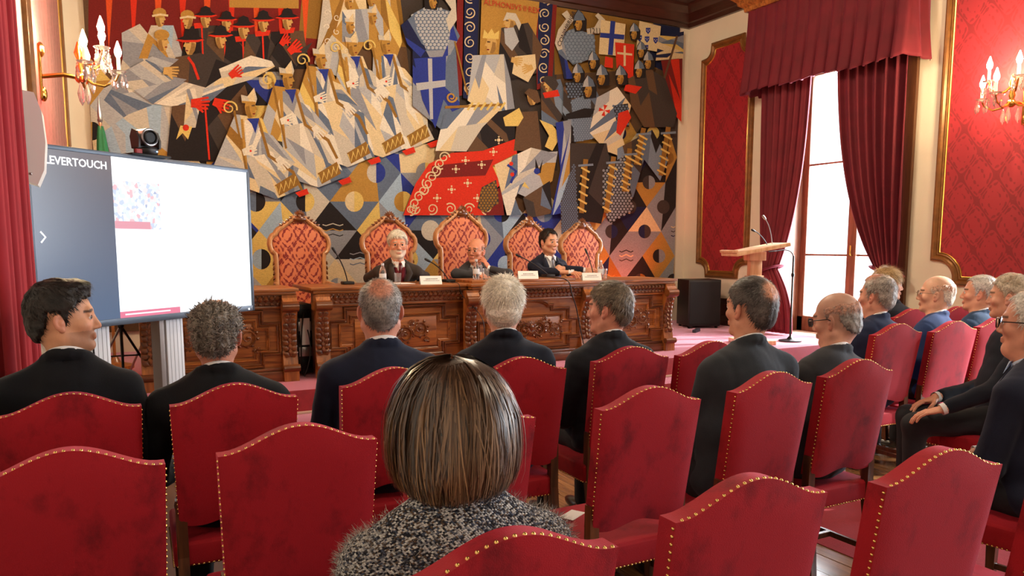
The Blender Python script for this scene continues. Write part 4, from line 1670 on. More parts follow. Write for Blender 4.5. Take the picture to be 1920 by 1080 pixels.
def make_chair_meshes():
    res = {}
    n, k, th = 26, 12, .05
    # padded back: front and rear skins with rounded rim
    vs, fs = [], []

    def skin(off, bulge):
        o = len(vs)
        for j in range(k + 1):
            v = j / k
            for i in range(n + 1):
                u = -1 + 2 * i / n
                z = back_bot(u) + (back_top(u) - back_bot(u)) * v
                w = CW * (.94 + .06 * (z - CZ0) / (CZ1 - CZ0))
                q = bulge * (1 - u ** 6) * (1 - (2 * v - 1) ** 6)
                vs.append((u * w, cy_(z) + off - q, z))
        return o
    a = skin(0, .010)
    b = skin(th, -.016)
    for o, fl in ((a, False), (b, True)):
        for j in range(k):
            for i in range(n):
                q = (o + j * (n + 1) + i, o + j * (n + 1) + i + 1, o + (j + 1) * (n + 1) + i + 1, o + (j + 1) * (n + 1) + i)
                fs.append(q[::-1] if fl else q)
    ring = [i for i in range(n + 1)] + [j * (n + 1) + n for j in range(1, k + 1)] + [k * (n + 1) + i for i in range(n - 1, -1, -1)] + [j * (n + 1) for j in range(k - 1, 0, -1)]
    for i in range(len(ring)):
        p, q = ring[i], ring[(i + 1) % len(ring)]
        fs.append((a + q, a + p, b + p, b + q))
    m = MB().add(vs, fs)
    me = m.mesh('chair_back', True, 50)
    me.materials.append(M_vel)
    res['backrest'] = me
    # nail heads along the rim, on its narrow face next to the rear skin
    m = MB()

    def nail(x, y, z, nx, nz, r=.0043):
        m_ = Matrix.Translation((x, y, z)) @ Vector((nx, 0, nz)).to_track_quat('Z', 'Y').to_matrix().to_4x4()
        m.lathe([(r, -.001), (r * .92, r * .35), (r * .55, r * .75), (.0004, r * .92)], 8, m_)
    L_, st = 0, .0165
    P = []
    for i in range(200):
        u = -1 + 2 * i / 199
        P.append((u * CW, back_top(u)))
    for i in range(1, 200):
        d = math.hypot(P[i][0] - P[i - 1][0], P[i][1] - P[i - 1][1])
        L_ += d
        if L_ >= st:
            L_ = 0
            tx, tz = (P[i][0] - P[i - 1][0]) / d, (P[i][1] - P[i - 1][1]) / d
            z = P[i][1]
            nail(P[i][0], cy_(z) + .005, z, -tz, tx)
    z = CZ1 - .014
    while z > CZ0 + .01:
        w = CW * (.94 + .06 * (z - CZ0) / (CZ1 - CZ0))
        for s in (-1, 1):
            nail(s * w, cy_(z) + .006, z, s, 0)
        z -= st * 1.02
    x0, x1, y0, y1 = -.215, .215, .075, .50
    q = x0 + .012
    while q < x1:
        for y, ny in ((y0, -1), (y1, 1)):
            M_ = Matrix.Translation((q, y, .398)) @ Vector((0, ny, 0)).to_track_quat('Z', 'Y').to_matrix().to_4x4()
            m.lathe([(.0045, -.001), (.004, .002), (.0025, .0035), (.0004, .004)], 8, M_)
        q += st
    q = y0 + .012
    while q < y1:
        for x, nx in ((x0, -1), (x1, 1)):
            M_ = Matrix.Translation((x, q, .398)) @ Vector((nx, 0, 0)).to_track_quat('Z', 'Y').to_matrix().to_4x4()
            m.lathe([(.0045, -.001), (.004, .002), (.0025, .0035), (.0004, .004)], 8, M_)
        q += st
    me = m.mesh('nail_heads', True, 60)
    me.materials.append(M_nail)
    res['nail_heads'] = me
    bm = bmesh.new()
    bmesh.ops.create_cube(bm, size=1)
    for v in bm.verts:
        v.co = Vector((v.co.x * .43, .2875 + v.co.y * .425, .435 + v.co.z * .09))
    bmesh.ops.bevel(bm, geom=bm.edges[:], offset=.022, segments=3, affect='EDGES', profile=.6)
    bmesh.ops.subdivide_edges(bm, edges=bm.edges[:], cuts=3, use_grid_fill=True)
    for v in bm.verts:
        if v.co.z > .46:
            v.co.z += .022 * max(0, 1 - (v.co.x / .2) ** 2) * max(0, 1 - ((v.co.y - .29) / .21) ** 2)
    m = MB().bm(bm)
    me = m.mesh('seat', True, 60)
    me.materials.append(M_vel)
    res['seat'] = me
    for nm, s in (('l', -1), ('r', 1)):
        m = MB()
        x = s * .185
        pts = [(x, .035, 0), (x, .06, .25), (x, .085, .43), (x * 1.0, cy_(CZ0 + .08) + .028, CZ0 + .08)]
        vs, fs = [], []
        for i, (px, py, pz) in enumerate(pts):
            h = (.0145, .017, .0185, .0175)[i]
            vs += [(px - h, py - h, pz), (px + h, py - h, pz), (px + h, py + h, pz), (px - h, py + h, pz)]
        for i in range(3):
            for q in range(4):
                fs.append((i * 4 + q, i * 4 + (q + 1) % 4, i * 4 + 4 + (q + 1) % 4, i * 4 + 4 + q))
        fs += [(3, 2, 1, 0), (12, 13, 14, 15)]
        m.add(vs, fs)
        me = m.mesh('rear_leg', False)
        me.materials.append(M_walnut)
        res['rear_leg_' + nm] = me
        m = MB()
        x, y = s * .185, .465
        vs, fs = [], []
        for pz, h in ((0, .0135), (.2, .017), (.40, .021)):
            vs += [(x - h, y - h, pz), (x + h, y - h, pz), (x + h, y + h, pz), (x - h, y + h, pz)]
        for i in range(2):
            for q in range(4):
                fs.append((i * 4 + q, i * 4 + (q + 1) % 4, i * 4 + 4 + (q + 1) % 4, i * 4 + 4 + q))
        fs += [(3, 2, 1, 0), (8, 9, 10, 11)]
        m.add(vs, fs)
        me = m.mesh('front_leg', False)
        me.materials.append(M_walnut)
        res['front_leg_' + nm] = me
        m = MB().box(s * .185 - .008, s * .185 + .008, .06, .455, .16, .185, bev=.002)
        me = m.mesh('side_stretcher', False)
        me.materials.append(M_walnut)
        res['stretcher_' + nm] = me
    m = MB().box(-.185, .185, .255, .275, .16, .185, bev=.002)
    me = m.mesh('cross_stretcher', False)
    me.materials.append(M_walnut)
    res['stretcher_x'] = me
    return res


CM = make_chair_meshes()


def chair(x, y, rz, label, grp='red velvet audience chairs'):
    t = thing('upholstered_chair', label, 'chair', (x, y, 0), rz, grp)
    for k, nm in (('backrest', 'backrest'), ('seat', 'seat'), ('rear_leg_l', 'leg'), ('rear_leg_r', 'leg'), ('front_leg_l', 'leg'), ('front_leg_r', 'leg'),
                  ('stretcher_l', 'stretcher'), ('stretcher_r', 'stretcher'), ('stretcher_x', 'stretcher')):
        link(nm, CM[k], t)
    o = link('nail_heads', CM['nail_heads'], t)
    o['kind'] = 'stuff'
    return t


V = 'red velvet nail-trimmed chair '
CHAIRS = [
    # nearest row
    (.575, 1.06, 0, V + 'with the woman in the tweed jacket'), (1.15, 1.10, -.02, V + 'standing empty, next to the tweed-jacketed woman\'s chair'),
    (1.70, 1.05, -.03, V + 'standing empty, middle of the three empty chairs in the rearmost row'), (2.23, .98, -.04, V + 'standing empty, at the aisle end of the rearmost row'),
    # second row
    (-.085, 2.0, 0, V + 'standing empty, behind the black-haired man at the left wall curtain'), (.445, 2.0, -.03, V + 'standing empty, behind the curly-haired man'),
    (.96, 2.02, 0, V + 'standing empty, hidden in part by the tweed-jacketed woman\'s hair'), (1.605, 2.0, 0, V + 'standing empty, with a slip of paper on its seat'),
    (2.2, 2.03, .05, V + 'with the man in charcoal whose crown is thinning'), (2.75, 2.09, 0, V + 'with the bald bespectacled man in a charcoal suit'),
    # third row
    (-.1, 2.78, 0, V + 'with the black-haired man who looks round'), (.39, 2.71, -.04, V + 'with the curly-haired man'),
    (.985, 2.79, 0, V + 'with the grey-haired man in front of the long desk'), (1.555, 2.80, -.06, V + 'with the white-haired man'),
    (2.17, 2.86, -.02, V + 'with the man in profile whose hair is grey-brown'), (2.64, 2.84, 0, V + 'standing empty in front of the man in charcoal'),
    # block beyond the aisle
    (4.22, 2.96, -.03, V + 'with the grey-haired man in navy beside the window'), (4.68, 2.90, -.03, V + 'with the bald man in thin spectacles'), (5.22, 2.94, -.05, V + 'with the white-haired man in blue'),
    (4.28, 2.16, .0, V + 'with the seated man whose hand is on his knee'), (3.12, 1.3, .15, V + 'with the bespectacled white-haired man in navy'),
    (5.32, 3.62, -.05, V + 'with the fair-haired woman'), (5.85, 3.6, -.05, V + 'standing empty near the wide damask panel'), (6.3, 3.2, -.05, V + 'with the man half hidden behind his neighbour'),
]
for x, y, r, lb in CHAIRS:
    chair(x, y, r, lb)
o = MB().box(-.05, .05, -.03, .03, 0, .0012).build('paper_slip', M_paper)
o.location = (1.52, 2.36, .4965)
o.rotation_euler = (0, 0, .5)
tag(o, 'small slip of white paper lying on a red velvet seat', 'paper')
# ------------------------------------------------------------------ people
class Field:
    """signed distance field on a grid; smooth unions and cuts, then one continuous surface"""

    def __init__(self, lo, hi, h):
        self.lo = np.array(lo, float)
        self.h = h
        self.n = np.maximum(4, np.ceil((np.array(hi, float) - self.lo) / h).astype(int) + 1)
        self.F = np.full(self.n, .5, np.float32)
        self.ax = [(self.lo[i] + h * np.arange(self.n[i])).astype(np.float32) for i in range(3)]

    def sl(self, lo, hi):
        s = []
        for i in range(3):
            a = int(np.floor((lo[i] - self.lo[i]) / self.h))
            b = int(np.ceil((hi[i] - self.lo[i]) / self.h)) + 1
            a, b = max(0, a), min(self.n[i], b)
            if b <= a:
                return None
            s.append(slice(a, b))
        return tuple(s)

    def grid(self, s):
        return (self.ax[0][s[0]][:, None, None], self.ax[1][s[1]][None, :, None], self.ax[2][s[2]][None, None, :])

    def put(self, lo, hi, fn, k=.02, op='u'):
        mg = k + 2.5 * self.h
        s = self.sl([v - mg for v in lo], [v + mg for v in hi])
        if s is None:
            return
        d = fn(*self.grid(s)).astype(np.float32)
        F = self.F[s]
        if op == 'u':
            hh = np.clip(.5 + .5 * (d - F) / k, 0, 1)
            self.F[s] = d * (1 - hh) + F * hh - k * hh * (1 - hh)
        elif op == 's':
            d = -d
            hh = np.clip(.5 - .5 * (d - F) / k, 0, 1)
            self.F[s] = d * (1 - hh) + F * hh + k * hh * (1 - hh)

    def ell(self, c_, r, k=.02, op='u', R=None):
        c_ = np.array(c_, float)
        r = np.array(r, float)
        m = r.max() if R is not None else r
        Ri = np.array(R).T if R is not None else None

        def fn(X, Y, Z):
            x, y, z = X - c_[0], Y - c_[1], Z - c_[2]
            if Ri is not None:
                x, y, z = (Ri[0, 0] * x + Ri[0, 1] * y + Ri[0, 2] * z, Ri[1, 0] * x + Ri[1, 1] * y + Ri[1, 2] * z, Ri[2, 0] * x + Ri[2, 1] * y + Ri[2, 2] * z)
            k0 = np.sqrt((x / r[0]) ** 2 + (y / r[1]) ** 2 + (z / r[2]) ** 2)
            k1 = np.sqrt((x / r[0] ** 2) ** 2 + (y / r[1] ** 2) ** 2 + (z / r[2] ** 2) ** 2) + 1e-6
            return np.maximum(k0 * (k0 - 1) / k1, -.2) + 0 * (X + Y + Z)
        self.put(c_ - m, c_ + m, fn, k, op)

    def cap(self, a, b, ra, rb, k=.02, op='u'):
        a = np.array(a, float)
        b = np.array(b, float)
        d = b - a
        dd = float(d @ d) + 1e-12

        def fn(X, Y, Z):
            h = np.clip(((X - a[0]) * d[0] + (Y - a[1]) * d[1] + (Z - a[2]) * d[2]) / dd, 0, 1)
            return np.sqrt((X - a[0] - h * d[0]) ** 2 + (Y - a[1] - h * d[1]) ** 2 + (Z - a[2] - h * d[2]) ** 2) - (ra + (rb - ra) * h)
        m = max(ra, rb)
        self.put(np.minimum(a, b) - m, np.maximum(a, b) + m, fn, k, op)

    def disp(self, fn):
        self.F += fn(*self.grid((slice(None),) * 3)).astype(np.float32)

    def surf(self):
        F, n = self.F, self.n
        F = F.copy()
        for i in range(3):                      # close the surface at the grid's border
            ix = [slice(None)] * 3
            for e in (0, -1):
                ix[i] = e
                F[tuple(ix)] = np.maximum(F[tuple(ix)], self.h)
        S = F < 0
        cnt = np.zeros(n - 1, np.int8)
        corners = [(i, j, k) for i in (0, 1) for j in (0, 1) for k in (0, 1)]
        g = lambda A, o: A[o[0]:A.shape[0] - 1 + o[0], o[1]:A.shape[1] - 1 + o[1], o[2]:A.shape[2] - 1 + o[2]]
        for o in corners:
            cnt += g(S, o)
        act = (cnt > 0) & (cnt < 8)
        idx = -np.ones(act.shape, np.int64)
        cells = np.argwhere(act)
        if len(cells) == 0:
            return np.zeros((0, 3)), np.zeros((0, 4), int)
        idx[act] = np.arange(len(cells))
        acc = np.zeros((len(cells), 3))
        num = np.zeros(len(cells))
        for o in corners:
            for ax in range(3):
                if o[ax]:
                    continue
                o2 = list(o)
                o2[ax] = 1
                A = F[cells[:, 0] + o[0], cells[:, 1] + o[1], cells[:, 2] + o[2]]
                B = F[cells[:, 0] + o2[0], cells[:, 1] + o2[1], cells[:, 2] + o2[2]]
                mk = (A < 0) != (B < 0)
                t = np.where(mk, A / np.where(mk, A - B, 1), 0)
                p = np.tile(np.array(o, float), (len(cells), 1))
                p[:, ax] += t
                acc[mk] += p[mk]
                num[mk] += 1
        V_ = (cells + acc / num[:, None]) * self.h + self.lo
        Q = []
        for ax in range(3):
            b, c2 = [(1, 2), (2, 0), (0, 1)][ax]
            s0 = [slice(1, -1)] * 3
            s0[ax] = slice(0, -1)
            s1 = [slice(1, -1)] * 3
            s1[ax] = slice(1, None)
            A, B = S[tuple(s0)], S[tuple(s1)]
            for flip, mk in ((False, A & ~B), (True, ~A & B)):
                e = np.argwhere(mk)
                if len(e) == 0:
                    continue
                off = np.array([1, 1, 1])
                off[ax] = 0
                e = e + off
                q = []
                for db, dc in ((-1, -1), (0, -1), (0, 0), (-1, 0)):
                    f = e.copy()
                    f[:, b] += db
                    f[:, c2] += dc
                    q.append(idx[f[:, 0], f[:, 1], f[:, 2]])
                q = np.stack(q, 1)
                Q.append(q[:, ::-1] if flip else q)
        return V_, np.concatenate(Q)


def np_mesh(name, V_, Q, cols=None, mats=(), midx=None):
    me = bpy.data.meshes.new(name)
    me.vertices.add(len(V_))
    me.vertices.foreach_set('co', np.asarray(V_, np.float32).ravel())
    nq = len(Q)
    k = Q.shape[1]
    me.loops.add(nq * k)
    me.loops.foreach_set('vertex_index', Q.astype(np.int32).ravel())
    me.polygons.add(nq)
    me.polygons.foreach_set('loop_start', np.arange(0, nq * k, k, dtype=np.int32))
    me.polygons.foreach_set('loop_total', np.full(nq, k, np.int32))
    if cols is not None:
        at = me.color_attributes.new('Col', 'FLOAT_COLOR', 'POINT')
        at.data.foreach_set('color', np.asarray(cols, np.float32).ravel())
    for m in mats:
        me.materials.append(m)
    if midx is not None:
        me.polygons.foreach_set('material_index', midx.astype(np.int32))
    me.update(calc_edges=True)
    me.validate()
    me.shade_smooth()
    return me


def vnoise(X, Y, Z, s, seed=0):
    """cheap smooth pseudo noise built from sines"""
    r = np.random.RandomState(seed)
    o = 0
    for _ in range(5):
        kx, ky, kz = r.normal(0, 1, 3) * s
        o = o + np.sin(kx * X + ky * Y + kz * Z + r.uniform(0, 6.28))
    return o / 5


M_skin = mat('skin', (.6, .4, .3, 1), .5, attr='Col', var=.08, vscale=30, bump=.06, bscale=220, spec=.4)
_b = M_skin.node_tree.nodes['Principled BSDF']
_b.inputs['Subsurface Weight'].default_value = .12
_b.inputs['Subsurface Radius'].default_value = (.012, .005, .003)
M_eye = mat('eye', (1, 1, 1, 1), .12, attr='Col')
M_lens = mat('spectacle lens', (1, 1, 1, 1), .02)
_b = M_lens.node_tree.nodes['Principled BSDF']
_b.inputs['Transmission Weight'].default_value = 1
_b.inputs['IOR'].default_value = 1.05


def hexc(r, g, b):
    return np.array(c(r, g, b))


# ---------------- head
def build_head(P):
    """local frame: eyes at z=0, face towards +Y; returns verts, quads, colours"""
    h = P.get('hres', .0045)
    nb = np.array(P['neck'])                                  # neck base in the head frame
    lo = np.minimum([-.105, -.135, -.13], nb - .075)
    hi = np.maximum([.105, .14, .135], nb + .075)
    f = Field(lo, hi, h)
    fw = P.get('fat', 1.)
    f.ell((0, -.014, .034), (.0755, .096, .084), .01)
    f.ell((0, .022, -.032), (.060 * fw, .066, .084), .03)
    f.ell((0, -.03, -.03), (.062, .07, .06), .03)
    for s in (-1, 1):
        f.cap((s * .054 * fw, -.005, -.062), (s * .016, .062, -.100), .018 * fw, .016, .025)
        f.ell((s * .042, .056, -.026), (.022, .022, .018), .02)
    f.ell((0, .068, -.100), (.022, .018, .016), .018)
    if fw > 1.04:
        f.ell((0, .035, -.115), (.045 * fw, .045, .03), .03)  # fuller under the chin
    f.cap((-.032, .076, .024), (.032, .076, .024), .0125, .0125, .012)
    f.cap((0, .080, .014), (0, .098, -.030), .0088, .0118, .010)
    f.ell((0, .1005, -.034), (.0118, .0105, .0100), .006)
    for s in (-1, 1):
        f.ell((s * .012, .090, -.038), (.0085, .010, .0075), .006)
        f.ell((s * .031, .095, .002), (.0165, .0135, .0125), .008, 's')
        f.ell((s * .031, .0745, .0015), (.0125, .0115, .0115), .004)
        f.cap((s * .019, .085, .010), (s * .043, .079, .009), .0035, .003, .005)     # upper lid
    f.cap((-.018, .086, -.0625), (.018, .086, -.0625), .0058, .0058, .006)
    f.cap((-.015, .086, -.0725), (.015, .086, -.0725), .0068, .0068, .006)
    f.cap((-.022, .093, -.0675), (.022, .093, -.0675), .0016, .0016, .003, 's')
    for s in (-1, 1):                                          # ears
        R = Matrix.Rotation(s * .45, 3, 'Z') @ Matrix.Rotation(.16, 3, 'X')
        f.ell((s * .081, -.010, -.010), (.0085, .0195, .031), .006, 'u', R)
        f.ell((s * .088, -.006, -.006), (.006, .011, .019), .004, 's', R)
        f.ell((s * .083, -.004, -.012), (.005, .008, .009), .004, 'u', R)
        f.ell((s * .079, -.002, -.036), (.007, .009, .009), .006)
    f.cap((0, -.018, -.055), tuple(nb), .053 * P.get('neckr', 1.), .053 * P.get('neckr', 1.), .03)
    f.ell((0, .03 + nb[1] * .2, -.125), (.012, .012, .016), .02)
    V_, Q = f.surf()
    sk = hexc(*P.get('skin', (206, 156, 128)))
    col = np.tile(sk, (len(V_), 1))
    x, y, z = V_[:, 0], V_[:, 1], V_[:, 2]

    def blend(w_, cc):
        w_ = np.clip(w_, 0, 1)[:, None]
        col[:] = col * (1 - w_) + np.array(cc) * w_
    red = np.exp(-(((np.abs(x) - .042) / .02) ** 2 + ((y - .07) / .03) ** 2 + ((z + .03) / .022) ** 2)) * .35 + np.exp(-((x / .014) ** 2 + ((y - .108) / .014) ** 2 + ((z + .034) / .014) ** 2)) * .3
    blend(red, hexc(190, 100, 84))
    blend((np.abs(x) > .077) * 1. * (y < .02) * .45 * (z < .03), hexc(196, 112, 96))
    lips = np.exp(-((x / .021) ** 4 + ((z + .0675) / .0105) ** 4)) * (y > .07)
    blend(lips * .7, hexc(164, 84, 78))
    if P.get('beard') is not None:
        w_ = ((z < -.045) & (y > .0) & (z > -.13)) * 1. * (1 - lips * .9)
        w_ = np.maximum(w_ * np.clip((y - .0) / .02, 0, 1), ((z < -.042) & (z > -.062) & (y > .07) & (np.abs(x) < .028)) * 1.)
        blend(w_ * P.get('beardw', .8), P['beard'])
    bz = .0225 + .004 * np.cos(np.abs(x) / .03)
    brow = ((np.abs(x) > .012) & (np.abs(x) < .050) & (np.abs(z - bz) < .0048) & (y > .05)) * .85
    blend(brow, P.get('browc', hexc(90, 70, 60)))
    if P.get('stub') is not None:                             # shaved or thin hair on the scalp
        w_ = np.clip((z + .03 - y * .9) / .03, 0, 1) * (np.abs(x) < .1) * (y < .06)
        blend(w_ * .35, P['stub'])
    eyes = []
    return V_, Q, col


def hairline(th, P):
    """height of the hair's lower edge around the head; th=0 front, pi back"""
    pts = P
    a = np.array([p[0] for p in pts]) * PI / 180
    b = np.array([p[1] for p in pts])
    return np.interp(np.abs(th), a, b)


HL = dict(full=[(0, .070), (35, .066), (52, .045), (66, .03), (70, -.022), (78, -.022), (82, .028), (112, .026), (122, -.03), (150, -.072), (180, -.08)],
          reced=[(0, .088), (30, .096), (50, .066), (64, .04), (70, -.015), (78, -.018), (82, .028), (112, .026), (122, -.03), (150, -.070), (180, -.078)],
          bald=[(0, .3), (60, .3), (66, .0), (80, .0), (83, .03), (112, .026), (122, -.03), (150, -.066), (180, -.072)])


def build_hair(P, seed):
    st = P['hair']
    if st == 'none':
        return None
    t = P.get('vol', .010)
    h = .005
    f = Field((-.13, -.17, -.13), (.13, .13, .165), h)
    f.ell((0, -.014, .034), (.0755 + t, .096 + t, .084 + t * P.get('top', 1.2)), .01)
    f.ell((0, -.055, -.03), (.060 + t * .7, .048 + t, .06), .03)
    hl = HL[P.get('line', 'full')]
    X, Y, Z = f.grid((slice(None),) * 3)
    th = np.arctan2(X, Y + .014) + 0 * Z
    jag = .004 * np.sin(th * 23 + seed) + .003 * np.sin(th * 41)
    mask = (hairline(th, hl) + jag - Z) * .8
    F = f.F
    k = .006
    hh = np.clip(.5 - .5 * (mask - F) / k, 0, 1)
    f.F = (mask * (1 - hh) + F * hh + k * hh * (1 - hh)).astype(np.float32)
    if P.get('line') == 'bald':
        f.ell((0, .01, .135), (.105, .135, .088), .03, 's')
    if P.get('quiff'):
        f.ell((0, .055, .108), (.05, .035, .022), .025)
        f.F = np.maximum(f.F, ((hairline(th, hl) - .004 - Z) * .8).astype(np.float32))
    a = P.get('rough', .004)
    f.disp(lambda X, Y, Z: a * vnoise(X, Y, Z, P.get('rfreq', 90), seed) + a * .5 * vnoise(X, Y, Z, 220, seed + 1))
    V_, Q = f.surf()
    return V_, Q


def strands(V_, Q, P, seed, n):
    """short fine locks lying over the hair mass, so its edge is hair and not a shell"""
    r = np.random.RandomState(seed)
    c0 = np.array([0, -.014, .034])
    tri = V_[Q[r.randint(0, len(Q), n)]]
    w_ = r.dirichlet((1, 1, 1, 1), n)
    p = (tri * w_[:, :, None]).sum(1)
    nr = p - c0
    keep = p[:, 2] > -.09
    p, nr = p[keep], nr[keep]
    n = len(p)
    nr /= np.linalg.norm(nr, axis=1)[:, None]
    crown = np.array([.01, -.075, .11])
    d = p - crown
    d -= nr * (d * nr).sum(1)[:, None]
    d /= np.linalg.norm(d, axis=1)[:, None] + 1e-6
    if P.get('curl'):
        d = r.normal(0, 1, (n, 3))
        d -= nr * (d * nr).sum(1)[:, None] * .7
        d /= np.linalg.norm(d, axis=1)[:, None]
    d += r.normal(0, P.get('mess', .18), (n, 3))
    L_ = P.get('slen', .022) * r.uniform(.6, 1.3, n)[:, None]
    lift = P.get('lift', .13)
    side = np.cross(d, nr)
    side /= np.linalg.norm(side, axis=1)[:, None] + 1e-6
    wd = P.get('swid', .0011) * r.uniform(.7, 1.4, n)[:, None]
    a = p - nr * .002
    b = p + d * L_ * .5 + nr * L_ * lift * .8
    e = p + d * L_ + nr * L_ * lift * .6
    VV = np.stack([a - side * wd, a + side * wd, b + side * wd * .8, b - side * wd * .8, e + side * wd * .15, e - side * wd * .15], 1).reshape(-1, 3)
    i = np.arange(n)[:, None] * 6
    QQ = np.concatenate([i + [0, 1, 2, 3], i + [3, 2, 4, 5]])
    return VV, QQ, n


def hair_mat():
    m = mat('hair', (.1, .1, .1, 1), .42, attr='Col', var=.35, vscale=120, bump=.2, bscale=240, spec=.3)
    return m


M_hair = hair_mat()


# ---------------- hands
_hand_cache = {}


def build_hand(curl, spread=.06, thumb=.5, h=.0036):
    """right hand; wrist at origin, fingers along +Y, back of the hand +Z, thumb on -X"""
    key = (tuple(np.round(np.atleast_1d(curl), 2)), round(spread, 2), round(thumb, 2))
    if key in _hand_cache:
        return _hand_cache[key]
    cu = np.atleast_1d(curl)
    cu = np.repeat(cu, 4) if len(cu) == 1 else cu
    f = Field((-.085, -.07, -.11), (.07, .21, .06), h)
    f.cap((0, -.016, 0), (0, .0, 0), .025, .025, .015)
    f.ell((0, .045, -.002), (.039, .05, .0145), .016)
    f.ell((-.022, .03, -.01), (.018, .03, .016), .014)
    base = [(-.029, .086), (-.0098, .093), (.0098, .090), (.0275, .080)]
    ln = [(.042, .025, .020), (.047, .029, .021), (.043, .027, .020), (.033, .020, .018)]
    for i in range(4):
        p = np.array([base[i][0], base[i][1], 0.])
        az = (i - 1.5) * spread
        el = 0.
        rr = (.0092, .0095, .0090, .0078)[i]
        for k in range(3):
            el -= cu[i] * (.75, 1.0, .7)[k]
            q = p + ln[i][k] * np.array([math.sin(az) * math.cos(el), math.cos(az) * math.cos(el), math.sin(el)])
            f.cap(p, q, rr * (1 - .08 * k), rr * (.92 - .08 * k), .0035)
            p = q
    p = np.array([-.026, .02, -.006])
    for k, (l, rr) in enumerate(((.042, .0125), (.032, .0105), (.025, .0092))):
        a = (-1.0 + .25 * k + thumb * .3 * k)
        q = p + l * np.array([math.sin(a), math.cos(a), -.25 - .2 * thumb * k])
        f.cap(p, q, rr, rr * .92, .006)
        p = q
    _hand_cache[key] = f.surf()
    return _hand_cache[key]


def frame_from(y, up):
    y = np.array(y, float)
    y /= np.linalg.norm(y)
    up = np.array(up, float)
    z = up - y * (up @ y)
    z /= np.linalg.norm(z)
    x = np.cross(y, z)
    return np.stack([x, y, z], 1)


def cloth(name, col, seed=0, kind='suit'):
    if name in MATS:
        return MATS[name]
    m = mat(name, col, .85, var=.12, vscale=14, bump=.18, bscale=420, sheen=.12, stint=(.6, .65, .8, 1), spec=.25)
    return m


M_shirt = mat('white shirt', c(226, 226, 230), .8, bump=.05, bscale=200)
M_trous = mat('dark trousers', c(24, 26, 34), .85, var=.1, vscale=14, bump=.15, bscale=400)
M_shoe = mat('black leather', c(18, 14, 13), .3, coat=.3)
PCOUNT = [0]


